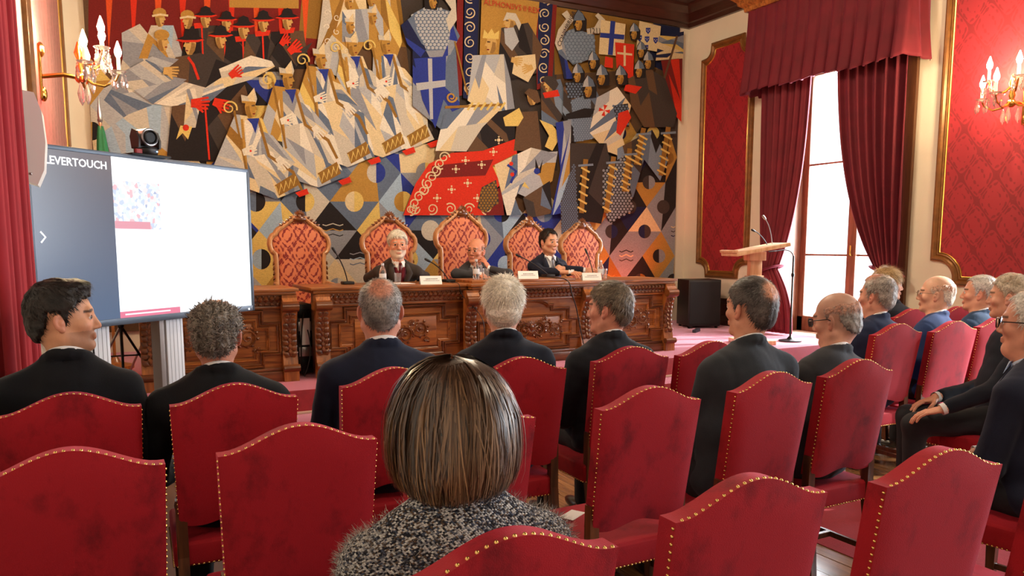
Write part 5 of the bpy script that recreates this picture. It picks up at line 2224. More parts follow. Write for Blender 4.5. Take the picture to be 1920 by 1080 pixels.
def person(label, hip, top, face_az, body_az=0., jacket=(30, 32, 42), P=None, base=0., sw=1., hsc=1., pitch=0., roll=0., arms=None, front=False, tie=None, vest=None,
           seat=.47, legs=True, shoe=None, grp=None, trousers=None, hands=None, aw=None):
    """seated figure. hip (x, y): where the hips rest; top: top of the head in the room; face_az: compass direction of the face"""
    PCOUNT[0] += 1
    seed = PCOUNT[0]
    P = dict(P or {})
    ca, sa = math.cos(-body_az), math.sin(-body_az)
    B = Matrix.Translation((hip[0], hip[1], base)) @ Matrix.Rotation(-body_az, 4, 'Z')
    Bi = B.inverted()
    # head frame
    hair_t = P.get('vol', .010) * 1.1 if P.get('hair', 'full') != 'none' else 0
    Hc = Vector(top) - Vector((0, 0, (.118 + hair_t * .8) * hsc))
    HM = Matrix.Translation(Hc) @ Matrix.Rotation(-face_az, 4, 'Z') @ Matrix.Rotation(pitch, 4, 'X') @ Matrix.Rotation(roll, 4, 'Y') @ Matrix.Scale(hsc, 4)
    hl = Bi @ Hc                                               # head centre in the body frame
    N = np.array([hl.x * .85, hl.y - .03, hl.z - .15 * hsc])  # base of the neck
    P['neck'] = tuple((HM.inverted() @ (B @ Vector((N[0], N[1] + .012, N[2] - .01)))))
    V1, Q1, C1 = build_head(P)
    X1 = np.array((Bi @ HM))
    V1 = V1 @ X1[:3, :3].T + X1[:3, 3]
    # skeleton in the body frame
    hz = seat + .075
    Hp = np.array([0, .0, hz])
    ax = N - Hp
    at_ = lambda t, dx=0, dy=0, dz=0: Hp + ax * t + np.array([dx, dy, dz])
    S = {s: N + np.array([s * .184 * sw, -.014, -.105]) for s in (-1, 1)}
    A = dict(arms or {})
    for k_, p_ in (aw or {}).items():                          # joints given in room coordinates
        A[k_] = tuple(Bi @ Vector(p_))
    E, W_ = {}, {}
    for s in (-1, 1):
        E[s] = np.array(A.get(('e', s), tuple(S[s] + np.array([s * .055, .045, -.27]))))
        W_[s] = np.array(A.get(('w', s), (s * .12, .30, seat + .165)))
    # ---- inner body (continuous under the clothes)
    f = Field((-.42, -.25, seat - .02), (.42, .75, N[2] + .08), .018)
    f.ell(at_(0), (.13, .09, .08), .04)
    f.cap(at_(.1), at_(.72), .085, .082, .04)
    f.cap(S[-1], S[1], .036, .036, .04)
    f.cap(N + np.array([0, .02, -.07]), N + np.array([0, .014, -.01]), .045, .042, .03)
    for s in (-1, 1):
        f.cap(S[s], E[s], .042, .036, .03)
        f.cap(E[s], W_[s], .036, .024, .02)
        f.cap((s * .09, .03, hz), (s * .11, .42, hz - .02), .07, .052, .04)
    V2, Q2 = f.surf()
    C2 = np.tile(hexc(*P.get('skin', (206, 156, 128))), (len(V2), 1))
    VV, QQ, CC = [V1, V2], [Q1, Q2 + len(V1)], [C1, C2]
    n_ = len(V1) + len(V2)
    # ---- hands
    HD = hands or {}
    for s in (-1, 1):
        d = HD.get(s, dict(curl=.35, dir=(-s * .25, 1, -.35), up=(s * .1, .2, 1)))
        Vh, Qh = build_hand(d.get('curl', .35), d.get('spread', .06), d.get('thumb', .5))
        Vh = Vh.copy()
        Qh = Qh.copy()
        if s < 0:                                              # mirror for the left hand
            Vh[:, 0] *= -1
            Qh = Qh[:, ::-1]
        R = frame_from(d.get('dir'), d.get('up'))
        Vh = Vh @ R.T + W_[s] + np.array(d.get('off', (0, 0, 0)))
        VV.append(Vh)
        QQ.append(Qh + n_)
        CC.append(np.tile(hexc(*P.get('skin', (206, 156, 128))) * np.array([.97, .9, .88, 1]), (len(Vh), 1)))
        n_ += len(Vh)
    me = np_mesh('person', np.concatenate(VV), np.concatenate(QQ), np.concatenate(CC), (M_skin,))
    root = link('person', me)
    root.matrix_world = B
    tag(root, label, 'person', grp)
    # ---- eyes
    HMl = Bi @ HM
    ec = np.array(P.get('eye', c(70, 52, 40)))
    for s in (-1, 1):
        g = P.get('gaze', 0.)
        u_, v_ = 14, 10
        m = MB().ell(0, 0, 0, .0122, .0122, .0122, u_, v_, Matrix.Rotation(-PI / 2, 4, 'X'))
        me = m.mesh('eye')
        me.materials.append(M_eye)
        at = me.color_attributes.new('Col', 'FLOAT_COLOR', 'POINT')
        cols = []
        for v in me.vertices:
            d = v.co.y / .0122
            cols += ([.01, .01, .01, 1] if d > .94 else list(ec) if d > .78 else [.75, .72, .68, 1])
        at.data.foreach_set('color', cols)
        o = link('eye', me, root)
        o.matrix_local = HMl @ Matrix.Translation((s * .031, .0755, .0015)) @ Matrix.Rotation(-g, 4, 'Z') @ Matrix.Rotation(.0, 4, 'X')
    # ---- hair
    hb = build_hair(P, seed) if P.get('hair', 'full') not in ('none', 'bob') else None
    if hb is not None:
        Vh, Qh = hb
        hc = hexc(*P.get('hairc', (90, 86, 84)))
        h2 = hexc(*P.get('hairc2', P.get('hairc', (120, 116, 112))))
        r = np.random.RandomState(seed)
        mixw = np.clip(.5 + .9 * vnoise(Vh[:, 0], Vh[:, 1], Vh[:, 2], 60, seed) + P.get('topmix', 0) * (Vh[:, 2] - .03) * 8, 0, 1)[:, None]
        Ch = hc * (1 - mixw) + h2 * mixw
        skc = hexc(*P.get('skin', (206, 156, 128))) * np.array([.8, .74, .7, 1])
        crw = lambda V: np.zeros(len(V))
        if P.get('line') == 'bald':                            # the fringe thins out towards the bare scalp
            w0 = np.clip((Vh[:, 2] - .012 + .006 * vnoise(Vh[:, 0], Vh[:, 1], Vh[:, 2], 120, seed)) / .03, 0, .85)[:, None]
            Ch = Ch * (1 - w0) + skc * w0
        if P.get('crown'):                                     # thinning crown: scalp shows between sparse hairs
            cc_, rr_ = np.array(P['crown'][:3]), P['crown'][3]
            crw = lambda V: np.clip(1.25 * np.exp(-(np.linalg.norm(V - cc_, axis=1) / rr_) ** 4) + .25 * vnoise(V[:, 0], V[:, 1], V[:, 2], 110, seed + 3) * np.exp(-(np.linalg.norm(V - cc_, axis=1) / rr_ / 1.2) ** 4), 0, 1)
            w0 = crw(Vh)[:, None]
            Ch = Ch * (1 - w0) + skc * w0
        Vs, Qs, ns = strands(Vh, Qh, P, seed, P.get('ns', 2600))
        if P.get('crown'):
            kp = r.rand(ns) > crw(Vs.reshape(ns, 6, 3)[:, 0]) * .86
            Vs = Vs.reshape(ns, 6, 3)[kp].reshape(-1, 3)
            ns = int(kp.sum())
            ii = np.arange(ns)[:, None] * 6
            Qs = np.concatenate([ii + [0, 1, 2, 3], ii + [3, 2, 4, 5]])
        rr = np.repeat(np.clip(r.normal(.5, .35, ns), 0, 1), 6)[:, None]
        Cs = (hc * (1 - rr) + h2 * rr)
        A_ = np.array(HMl)
        me = np_mesh('hair', np.concatenate([Vh, Vs]) @ A_[:3, :3].T + A_[:3, 3], np.concatenate([Qh, Qs + len(Vh)]), np.concatenate([Ch, Cs]), (M_hair,))
        link('hair', me, root)
    # ---- jacket
    mj = cloth('cloth %d %d %d' % jacket, c(*jacket))
    f = Field((-.46, -.28, seat - .04), (.46, .62, N[2] + .085), .0105)
    bw = P.get('belly', 1.)
    f.ell(at_(.02, 0, .0), (.178 * sw, .135 * bw, .10), .05)
    f.ell(at_(.32, 0, .02), (.165 * sw, .128 * bw, .16), .07)
    f.ell(at_(.68, 0, -.005), (.18 * sw, .125, .18), .07)
    f.cap(S[-1] + [.02, -.005, 0], S[1] + [-.02, -.005, 0], .066, .066, .05)
    for s in (-1, 1):
        f.cap(S[s] + [-s * .02, 0, .018], N + [s * .05, -.01, -.012], .046, .042, .04)
        f.cap(S[s], E[s], .062, .052, .022)
        d = (W_[s] - E[s]) / (np.linalg.norm(W_[s] - E[s]) + 1e-6)
        f.cap(E[s], W_[s] - d * .03, .051, .037, .02)
    f.ell(N + [0, -.03, -.05], (.085, .05, .055), .04)
    # stand-up collar ring
    ringN = 14
    for k in range(ringN):
        a0, a1 = 2 * PI * k / ringN, 2 * PI * (k + 1) / ringN
        if front and min(abs(a0 - PI / 2), abs(a1 - PI / 2)) < .8:
            continue
        p0 = N + np.array([.066 * math.cos(a0), .060 * math.sin(a0) + .004, .004 - .034 * math.sin(a0)])
        p1 = N + np.array([.066 * math.cos(a1), .060 * math.sin(a1) + .004, .004 - .034 * math.sin(a1)])
        f.cap(p0, p1, .018, .018, .014)
    f.cap(N + [0, .016, -.02], N + [0, .012, .09], .044, .056, .008, 's')
    if front:                                                  # open front: a V from the collar down
        Y0 = N[1]
        X, Y, Z = f.grid((slice(None),) * 3)
        zt, zb = N[2] - .0, N[2] - .36
        wv = np.clip((Z - zb) / (zt - zb), 0, 1.2) * .072
        mask = np.maximum(np.abs(X - N[0] * 1.) - wv, -(Y - (Hp[1] + (Z - hz) / (N[2] - hz + 1e-6) * ax[1] + .02))) + 0 * Z
        mask = np.maximum(mask, zb - Z)
        mask = np.maximum(mask, Z - (N[2] + .2))
        f.F = np.maximum(f.F, -mask.astype(np.float32))
    f.disp(lambda X, Y, Z: .0048 * vnoise(X, Y, Z * 1.8, 26, seed) + .0018 * vnoise(X, Y, Z, 60, seed + 5) + (.0025 * np.exp(-(X / .006) ** 2) * (Y < N[1]) + 0 * Z))
    Vj, Qj = f.surf()
    link('jacket', np_mesh('jacket', Vj, Qj, None, (mj,)), root)
    # ---- shirt: collar band and, on those facing us, the front; cuffs
    m = MB()
    pts = []
    for k in range(25):
        a = 2 * PI * k / 24
        pts.append(tuple(N + np.array([.0615 * math.cos(a) * P.get('neckr', 1.), .0585 * math.sin(a) * P.get('neckr', 1.) + .003, .016 - .034 * math.sin(a)])))
    m.tube(pts, .0085, 8, False, flat=1.7)
    if front:
        for s in (-1, 1):                                      # collar points
            q = N + np.array([s * .028, .085, -.01])
            m.add([q + [0, -.028, .028], q + [-s * .02, .004, .01], q + [s * .006, .012, -.038], q + [s * .03, -.02, .012]], [(0, 1, 2, 3)])
    m.build('shirt_collar', P.get('shirtm', M_shirt), root)
    for s in (-1, 1):
        d = (W_[s] - E[s]) / (np.linalg.norm(W_[s] - E[s]) + 1e-6)
        MB().tube([tuple(W_[s] - d * .04), tuple(W_[s] + d * .014)], .031, 14, False).build('shirt_cuff', M_shirt, root)
    if front:
        f = Field((-.2, -.2, seat + .02), (.2, .35, N[2] + .02), .011)
        f.ell(at_(.32, 0, .02), (.150 * sw, .118 * bw, .16), .07)
        f.ell(at_(.70, 0, .0), (.160 * sw, .113, .17), .07)
        f.cap(N - np.array([0, 0, .1]), N + [0, .01, -.01], .075, .058, .04)
        f.cap(N + [0, .0, -.03], N + [0, .004, .09], .046, .05, .006, 's')
        Vs, Qs = f.surf()
        link('shirt', np_mesh('shirt', Vs, Qs, None, (P.get('shirtm', M_shirt),)), root)
        if vest:
            f = Field((-.2, -.2, seat + .02), (.2, .35, N[2] - .05), .011)
            f.ell(at_(.32, 0, .02), (.155 * sw, .123 * bw, .16), .07)
            f.ell(at_(.70, 0, .0), (.166 * sw, .121, .17), .07)
            f.cap(N - np.array([0, 0, .12]), N + [0, .012, -.05], .08, .07, .04)
            X, Y, Z = f.grid((slice(None),) * 3)
            mask = np.maximum(np.abs(X - N[0]) - np.clip((Z - (N[2] - .115)) / .115, 0, 2) * .05, -(Y - N[1])) + 0 * Z
            f.F = np.maximum(f.F, -mask.astype(np.float32))
            Vs, Qs = f.surf()
            link('sweater', np_mesh('sweater', Vs, Qs, None, (vest,)), root)
        if tie:
            m = MB()
            k0 = N + np.array([0, .083, -.016])
            fy = lambda t: np.array([0, .088 + .042 * min(1, t * 2.2) + ax[1] * -.0 * t, -.03 - .3 * t]) + N * 1. - np.array([ax[0] * .3 * t, ax[1] * .5 * t, 0])
            m.add([k0 + [-.017, 0, .012], k0 + [.017, 0, .012], k0 + [.011, .01, -.02], k0 + [-.011, .01, -.02], k0 + [-.014, .014, .01], k0 + [.014, .014, .01]], [(4, 5, 2, 3), (0, 4, 3), (1, 2, 5), (0, 1, 5, 4)])
            vs, fs = [], []
            for k in range(9):
                t = k / 8
                p = fy(t)
                w_ = .011 + .022 * t
                for dx, dy in ((-w_, 0), (0, .008), (w_, 0)):
                    vs.append(p + [dx, dy, 0])
            for k in range(8):
                for q in range(2):
                    fs.append((k * 3 + q, k * 3 + q + 1, k * 3 + q + 4, k * 3 + q + 3))
            m.add(vs, fs)
            o = m.build('necktie', tie, root)
            o.modifiers.new('thickness', 'SOLIDIFY').thickness = .004
        # lapels
        m = MB()
        for s in (-1, 1):
            pts = [N + np.array([s * .066, .05, -.005]), N + np.array([s * .062, .115, -.1]), N + np.array([s * .03, .14, -.25]) - np.array([0, ax[1] * .4, 0]), N + np.array([s * .008, .142, -.35]) - np.array([0, ax[1] * .6, 0])]
            out = [N + np.array([s * .1, .05, -.02]), N + np.array([s * .125, .095, -.11]), N + np.array([s * .075, .132, -.25]) - np.array([0, ax[1] * .4, 0]), N + np.array([s * .012, .146, -.36]) - np.array([0, ax[1] * .6, 0])]
            vs = [tuple(p) for p in pts] + [tuple(p) for p in out]
            m.add(vs, [(0, 1, 5, 4), (1, 2, 6, 5), (2, 3, 7, 6)])
        o = m.build('lapels', mj, root)
        o.modifiers.new('thickness', 'SOLIDIFY').thickness = .012
    # ---- trousers and shoes
    if legs:
        mt = trousers or M_trous
        f = Field((-.26, -.2, .03 - 0), (.26, .62, hz + .12), .0135)
        f.ell((0, .02, hz), (.165 * sw, .135, .095), .05)
        K, An = {}, {}
        for s in (-1, 1):
            K[s] = np.array(A.get(('k', s), (s * .115, .44, seat + .045)))
            An[s] = np.array(A.get(('a', s), (s * .115, .43, .09)))
            f.cap((s * .085, .04, hz + .01), K[s], .083, .064, .04)
            f.cap(K[s], An[s], .062, .050, .03)
        f.disp(lambda X, Y, Z: .004 * vnoise(X, Y, Z, 30, seed + 9))
        Vt, Qt = f.surf()
        link('trousers', np_mesh('trousers', Vt, Qt, None, (mt,)), root)
        for s in (-1, 1):
            f = Field((-.08, -.1, .0), (.08, .24, .13), .008)
            f.ell((0, .09, .035), (.042, .12, .032), .02)
            f.ell((0, -.02, .045), (.036, .05, .045), .025)
            f.cap((0, -.005, .06), (0, -.005, .11), .036, .038, .02)
            X, Y, Z = f.grid((slice(None),) * 3)
            f.F = np.maximum(f.F, (.004 - Z + 0 * X + 0 * Y).astype(np.float32))
            Vs, Qs = f.surf()
            link('shoe', np_mesh('shoe', Vs + np.array([An[s][0], An[s][1], 0]), Qs, None, (shoe or M_shoe,)), root)
    # ---- spectacles
    if P.get('glasses'):
        g = P['glasses']
        m = MB()
        ml = MB()
        for s in (-1, 1):
            cx, cy2, cz = s * .033, .103, -.002
            rx, rz = (.025, .019)
            pts = []
            for k in range(21):
                a = 2 * PI * k / 20
                pts.append((cx + rx * math.copysign(abs(math.cos(a)) ** .7, math.cos(a)), cy2 - .06 * abs(cx + rx * math.cos(a)) * .6, cz + rz * math.copysign(abs(math.sin(a)) ** .7, math.sin(a))))
            m.tube(pts, g['r'], 6, False)
            ml.add(pts[:-1], [tuple(range(20))])
            m.tube([(s * .058, .084, .004), (s * .079, .06, .006), (s * .088, .0, .006), (s * .084, -.012, -.002), (s * .08, -.022, -.018)], g['r'], 6)
        m.tube([(-.009, .109, .002), (0, .114, .005), (.009, .109, .002)], g['r'], 6)
        o = m.build('spectacles', g['m'], root)
        o.matrix_local = HMl
        o2 = ml.build('lens', M_lens, o)
    return root, B, HM, N
# ------------------------------------------------------------------ who sits where
M_frame_dark = mat('dark spectacle frame', c(24, 20, 22), .3)
M_frame_thin = mat('thin metal spectacle frame', c(150, 130, 110), .25, .9)
GLD, GLT = dict(r=.0022, m=M_frame_dark), dict(r=.0012, m=M_frame_thin)


def tp(px, py, Y):
    return tuple(atY(px, py, Y))


def tweed():
    m = bpy.data.materials.new('tweed')
    m.use_nodes = True
    N, L = m.node_tree.nodes, m.node_tree.links
    b = N['Principled BSDF']
    b.inputs['Roughness'].default_value = .9
    b.inputs['Specular IOR Level'].default_value = .2
    tc = N.new('ShaderNodeTexCoord')
    mp = N.new('ShaderNodeMapping')
    mp.inputs['Rotation'].default_value = (.3, .5, .25)
    mp.inputs['Scale'].default_value = (1, 1, 1.5)
    L.new(tc.outputs['Object'], mp.inputs[0])
    v = N.new('ShaderNodeTexVoronoi')
    v.inputs['Scale'].default_value = 230
    v.inputs['Randomness'].default_value = .3
    L.new(mp.outputs[0], v.inputs['Vector'])
    sp = N.new('ShaderNodeSeparateColor')
    L.new(v.outputs['Color'], sp.inputs[0])
    n = N.new('ShaderNodeTexNoise')
    n.inputs['Scale'].default_value = 11
    n.inputs['Detail'].default_value = 3
    L.new(tc.outputs['Object'], n.inputs['Vector'])
    ad = N.new('ShaderNodeMath')
    ad.operation = 'MULTIPLY_ADD'
    ad.inputs[1].default_value = .5
    L.new(n.outputs['Fac'], ad.inputs[0])
    mu = N.new('ShaderNodeMath')
    mu.operation = 'MULTIPLY'
    mu.inputs[1].default_value = .75
    L.new(sp.outputs[0], mu.inputs[0])
    L.new(mu.outputs[0], ad.inputs[2])
    cr = N.new('ShaderNodeValToRGB')
    cr.color_ramp.interpolation = 'CONSTANT'
    e = cr.color_ramp.elements
    e[0].position, e[0].color = 0., c(38, 40, 52)
    e[1].position, e[1].color = .36, c(84, 92, 112)
    for p, q in ((.46, c(60, 56, 60)), (.55, c(150, 152, 158)), (.66, c(112, 92, 76)), (.74, c(206, 204, 204)), (.88, c(232, 230, 226))):
        k = e.new(p)
        k.color = q
    L.new(ad.outputs[0], cr.inputs[0])
    rg = N.new('ShaderNodeMapRange')
    rg.inputs[1].default_value = .0
    rg.inputs[2].default_value = .8
    rg.inputs[3].default_value = 1.
    rg.inputs[4].default_value = .25
    L.new(v.outputs['Distance'], rg.inputs[0])
    mx = N.new('ShaderNodeMix')
    mx.data_type = 'RGBA'
    mx.blend_type = 'MULTIPLY'
    mx.inputs[0].default_value = .7
    L.new(cr.outputs[0], mx.inputs[6])
    L.new(rg.outputs[0], mx.inputs[7])
    L.new(mx.outputs[2], b.inputs['Base Color'])
    bp = N.new('ShaderNodeBump')
    bp.inputs['Strength'].default_value = .9
    bp.inputs['Distance'].default_value = .004
    L.new(rg.outputs[0], bp.inputs['Height'])
    L.new(bp.outputs[0], b.inputs['Normal'])
    return m


MATS['cloth 150 146 140'] = tweed()

# --- the woman in front of the camera
wt = tp(848, 672, 1.36)
woman, WB, WH, WN = person('woman with a brown highlighted bob, seen from behind, in a grey tweed jacket', (.58, 1.31), wt, .30, .16, (150, 146, 140),
                           dict(hair='bob', skin=(214, 168, 140), vol=.016, neckr=.86, line='full'), sw=.93, hsc=.98, seat=.46)
woman.name = 'person'


def bob():
    """chin-length bob: an inner mass and thousands of fine locks falling from the crown"""
    prof = np.array([(.004, .135), (.045, .129), (.080, .108), (.105, .072), (.119, .025), (.124, -.03), (.121, -.08), (.107, -.118), (.084, -.138), (.07, -.142)])
    s_ = np.concatenate([[0], np.cumsum(np.hypot(*np.diff(prof, axis=0).T))])
    s_ /= s_[-1]
    f = Field((-.15, -.16, -.17), (.15, .14, .15), .006)
    f.ell((0, -.012, .025), (.106, .112, .102), .01)
    f.ell((0, -.022, -.05), (.110, .098, .085), .03)
    f.ell((0, .085, -.05), (.072, .07, .11), .01, 's')          # open towards the face
    Vb, Qb = f.surf()
    dark, mid, lite, ash = hexc(36, 23, 16), hexc(70, 46, 30), hexc(156, 114, 72), hexc(136, 118, 104)
    r = np.random.RandomState(3)
    Cb = np.tile(hexc(52, 36, 26), (len(Vb), 1))
    n, k = 7000, 11
    th = r.uniform(-PI * .72, PI * .72, n) + PI               # around the back and sides
    end = np.clip(r.normal(.875, .055, n) + .03 * np.sin(th * 6), .6, 1.0)
    start = np.where(r.rand(n) < .5, r.uniform(0, .12, n), r.uniform(.05, .5, n))
    lock = np.floor(th / .10)
    lr = np.random.RandomState(9).rand(400)
    lw = lr[(lock.astype(int)) % 400]
    VV = np.zeros((n, k, 2, 3))
    jr = r.normal(0, .0045, n) + (lw - .5) * .016 + (r.rand(n) < .02) * r.uniform(.004, .016, n)
    sw = np.where(r.rand(n) < .3, r.normal(0, .5, n), r.normal(0, .16, n))
    wv = r.uniform(0, 6.28, n)
    for j in range(k):
        t = start + (end - start) * j / (k - 1)
        rad = np.interp(t, s_, prof[:, 0]) + jr * np.clip(t * 2, .3, 1)
        z = np.interp(t, s_, prof[:, 1])
        a = th + sw * (t - start) * .5 + .03 * np.sin(t * 7 + wv) + (lock * .1 + .05 - th) * .35 * np.clip(t - .35, 0, 1)
        x, y = rad * np.sin(a), rad * np.cos(a) * .97 - .012
        z = z + .004 * np.sin(3 * a) + (np.cos(a) + 1) * .004
        p = np.stack([x, y, z], 1)
        tan = np.stack([np.cos(a), -np.sin(a), 0 * a], 1)
        wd = (.0016 * (1 - .55 * (j / (k - 1)) ** 2))
        VV[:, j, 0] = p - tan * wd
        VV[:, j, 1] = p + tan * wd
    Vs = VV.reshape(-1, 3)
    i = (np.arange(n) * k * 2)[:, None]
    Qs = np.concatenate([i + np.array([2 * j, 2 * j + 1, 2 * j + 3, 2 * j + 2]) for j in range(k - 1)])
    u = np.clip(r.normal(.36, .26, n) + (lw - .5) * .8, 0, 1)
    side = np.clip(.5 - .5 * np.sin(th - PI), 0, 1)
    cs = np.zeros((n, k, 2, 4))
    for j in range(k):
        t = start + (end - start) * j / (k - 1)
        root = np.clip(1 - t * 1.9, 0, 1)
        tip = np.clip((t - .82) * 4, 0, 1)
        q = np.clip(u * (1 - .75 * root) * (1 - .55 * tip), 0, 1)[:, None]
        hi = lite * (1 - side[:, None] * .7) + ash * side[:, None] * .7
        cc = np.where(q < .4, dark * (1 - q / .4) + mid * (q / .4), mid * (1 - (q - .4) / .6) + hi * ((q - .4) / .6))
        cs[:, j, 0] = cc
        cs[:, j, 1] = cc
    Cs = cs.reshape(-1, 4)
    # short under-layer at the nape
    n2 = 1500
    th2 = PI + r.uniform(-1.25, 1.25, n2)
    V2 = np.zeros((n2, 4, 2, 3))
    r0 = r.uniform(.072, .094, n2)
    for j in range(4):
        t = j / 3
        rad = r0 - .016 * t + r.normal(0, .002, n2)
        z = -.085 - .085 * t * r.uniform(.6, 1.1, n2)
        p = np.stack([rad * np.sin(th2), rad * np.cos(th2) - .012, z], 1)
        tan = np.stack([np.cos(th2), -np.sin(th2), 0 * th2], 1)
        V2[:, j, 0] = p - tan * .0014
        V2[:, j, 1] = p + tan * .0014
    i = (np.arange(n2) * 8)[:, None]
    Q2 = np.concatenate([i + np.array([2 * j, 2 * j + 1, 2 * j + 3, 2 * j + 2]) for j in range(3)])
    C2 = np.tile(hexc(34, 24, 20), (len(V2.reshape(-1, 3)), 1))
    V_ = np.concatenate([Vb, Vs, V2.reshape(-1, 3)])
    Q_ = np.concatenate([Qb, Qs + len(Vb), Q2 + len(Vb) + len(Vs)])
    C_ = np.concatenate([Cb, Cs, C2])
    m = mat('bob hair', (.1, .1, .1, 1), .34, attr='Col', spec=.6)
    return np_mesh('hair', V_, Q_, C_, (m,))


o = link('hair', bob(), woman)
o.matrix_local = WB.inverted() @ WH
# fuzzy fibres along the shoulders and sleeves of the tweed
jk = [ch for ch in woman.children if ch.name.startswith('jacket')][0]
r = np.random.RandomState(1)
co = np.zeros(len(jk.data.vertices) * 3)
jk.data.vertices.foreach_get('co', co)
no = np.zeros(len(jk.data.vertices) * 3)
jk.data.vertex_normals.foreach_get('vector', no)
co, no = co.reshape(-1, 3), no.reshape(-1, 3)
prob = np.clip((np.abs(co[:, 0]) - .10) / .1, 0.08, 1) * (co[:, 2] > WN[2] - .4)
sel = np.where(r.rand(len(co)) < prob)[0]
sel = np.repeat(sel, 4)
p = co[sel] + r.normal(0, .004, (len(sel), 3))
d = no[sel] + r.normal(0, .55, (len(sel), 3))
d /= np.linalg.norm(d, axis=1)[:, None]
sd_ = np.cross(d, r.normal(0, 1, (len(sel), 3)))
sd_ /= np.linalg.norm(sd_, axis=1)[:, None]
ln = r.uniform(.006, .019, len(sel))[:, None]
Vf = np.stack([p - sd_ * .0005, p + sd_ * .0005, p + d * ln + sd_ * .0001, p + d * ln - sd_ * .0001], 1).reshape(-1, 3)
Qf = np.arange(len(sel))[:, None] * 4 + np.array([0, 1, 2, 3])
cf = np.repeat(np.array([c(198, 190, 180), c(150, 142, 136), c(96, 92, 96)])[r.randint(0, 3, len(sel))], 4, axis=0)
o = link('wool_fuzz', np_mesh('wool_fuzz', Vf, Qf, cf, (mat('wool fibre', (.5, .5, .5, 1), .8, attr='Col'),)), woman)
o['kind'] = 'stuff'
# necklace with its clasp
m = MB()
nk = []
for k in range(49):
    a = 2 * PI * k / 48
    nk.append(WN + np.array([.064 * math.cos(a), .062 * math.sin(a), .030 - .034 * math.sin(a)]))
for k, q in enumerate(nk[:-1]):
    m.ell(*q, .0038, .0038, .0032, 6, 4)
nec = m.tube([tuple(q) for q in nk], .0014, 5, False).build('necklace', M_brass, woman)
m = MB()
a = -PI / 2 + .35
q = WN + np.array([.067 * math.cos(a), .068 * math.sin(a), .030 - .034 * math.sin(a)])
m.tube([tuple(q + [0, 0, 0]), tuple(q + [.004, -.003, -.012]), tuple(q + [.002, -.004, -.026])], .0018, 5).ell(*(q + [.002, -.006, -.03]), .0055, .0055, .0065, 8, 6)
m.build('pendant', M_brass, nec)
# shoulder bag strap end / brooch glint at the collar
m = MB().tube([tuple(WN + [.062, -.035, .04]), tuple(WN + [.078, -.03, .045]), tuple(WN + [.09, -.022, .03])], .0045, 6)
m.build('clasp', M_brass, nec)

# --- third row, left to right
person('man with black hair who turns his head round towards the aisle, in a black coat', (-.07, 3.03), tp(116, 526, 3.08), 1.62, .12, (13, 14, 20),
       dict(hair='full', hairc=(22, 18, 17), hairc2=(40, 32, 28), vol=.013, top=1.7, quiff=True, skin=(208, 152, 118), browc=hexc(30, 22, 20), beard=hexc(90, 70, 60), beardw=.35, slen=.018, eye=c(60, 40, 28), gaze=.25), sw=.95, pitch=.03, arms={('e', -1): (-.20, .03, .74), ('w', -1): (-.10, .28, .64)})
person('man with curly grey hair thinning on top, seen from behind, in a black suit', (.39, 2.96), tp(402, 560, 3.04), .22, .1, (15, 16, 20),
       dict(hair='full', line='reced', hairc=(66, 60, 56), hairc2=(146, 136, 124), vol=.017, top=.5, rough=.008, rfreq=130, curl=True, slen=.018, lift=.28, swid=.0016, ns=5000, crown=(0, .02, .118, .07), skin=(196, 134, 110)), sw=1.05, pitch=-.08)
person('stout man with short grey hair and thinning crown, from behind, in navy suit', (1.0, 3.05), tp(712, 522, 3.14), .30, .1, (24, 30, 50),
       dict(hair='full', line='reced', hairc=(72, 70, 70), hairc2=(150, 144, 138), vol=.009, slen=.014, swid=.0009, ns=4200, crown=(0, -.085, .098, .052), skin=(208, 146, 122), fat=1.08, neckr=1.12), sw=1.12, hsc=1.06)
person('man with thick white hair, seen from behind, in a dark navy suit', (1.58, 3.05), tp(943, 518, 3.14), .36, .2, (20, 24, 36),
       dict(hair='full', hairc=(206, 196, 176), hairc2=(240, 234, 222), vol=.014, slen=.040, swid=.0012, ns=6000, lift=.03, mess=.1, rough=.0025, skin=(212, 156, 132)), sw=.98, hsc=1.03)
person('man with grey-brown hair turned in profile, in a charcoal suit before the long desk', (2.18, 3.10), tp(1142, 527, 3.14), -.62, .1, (30, 33, 40),
       dict(hair='full', hairc=(72, 62, 52), hairc2=(140, 126, 108), vol=.014, slen=.022, swid=.0012, ns=4200, skin=(214, 150, 126), browc=hexc(100, 84, 70)), sw=1.0, hsc=1.04)
# --- second row by the aisle
person('man with dark grey hair and a bald patch at the crown, in a charcoal suit', (2.22, 2.28), tp(1408, 518, 2.40), -.10, .1, (44, 49, 56),
       dict(hair='full', hairc=(46, 42, 42), hairc2=(104, 98, 94), vol=.011, slen=.016, swid=.0009, ns=5000, crown=(.0, -.105, .078, .042), skin=(212, 154, 126)), sw=1.0, hsc=1.05, pitch=.02)
person('bald man with dark-rimmed spectacles looking down, in a grey-black suit', (2.76, 2.34), tp(1570, 548, 2.44), -.30, .05, (48, 50, 55),
       dict(hair='full', line='bald', hairc=(96, 92, 90), hairc2=(160, 154, 150), vol=.004, slen=.010, swid=.0008, ns=3000, skin=(214, 162, 140), stub=hexc(130, 120, 112), glasses=GLD), sw=1.0, hsc=1.04, pitch=-.16)
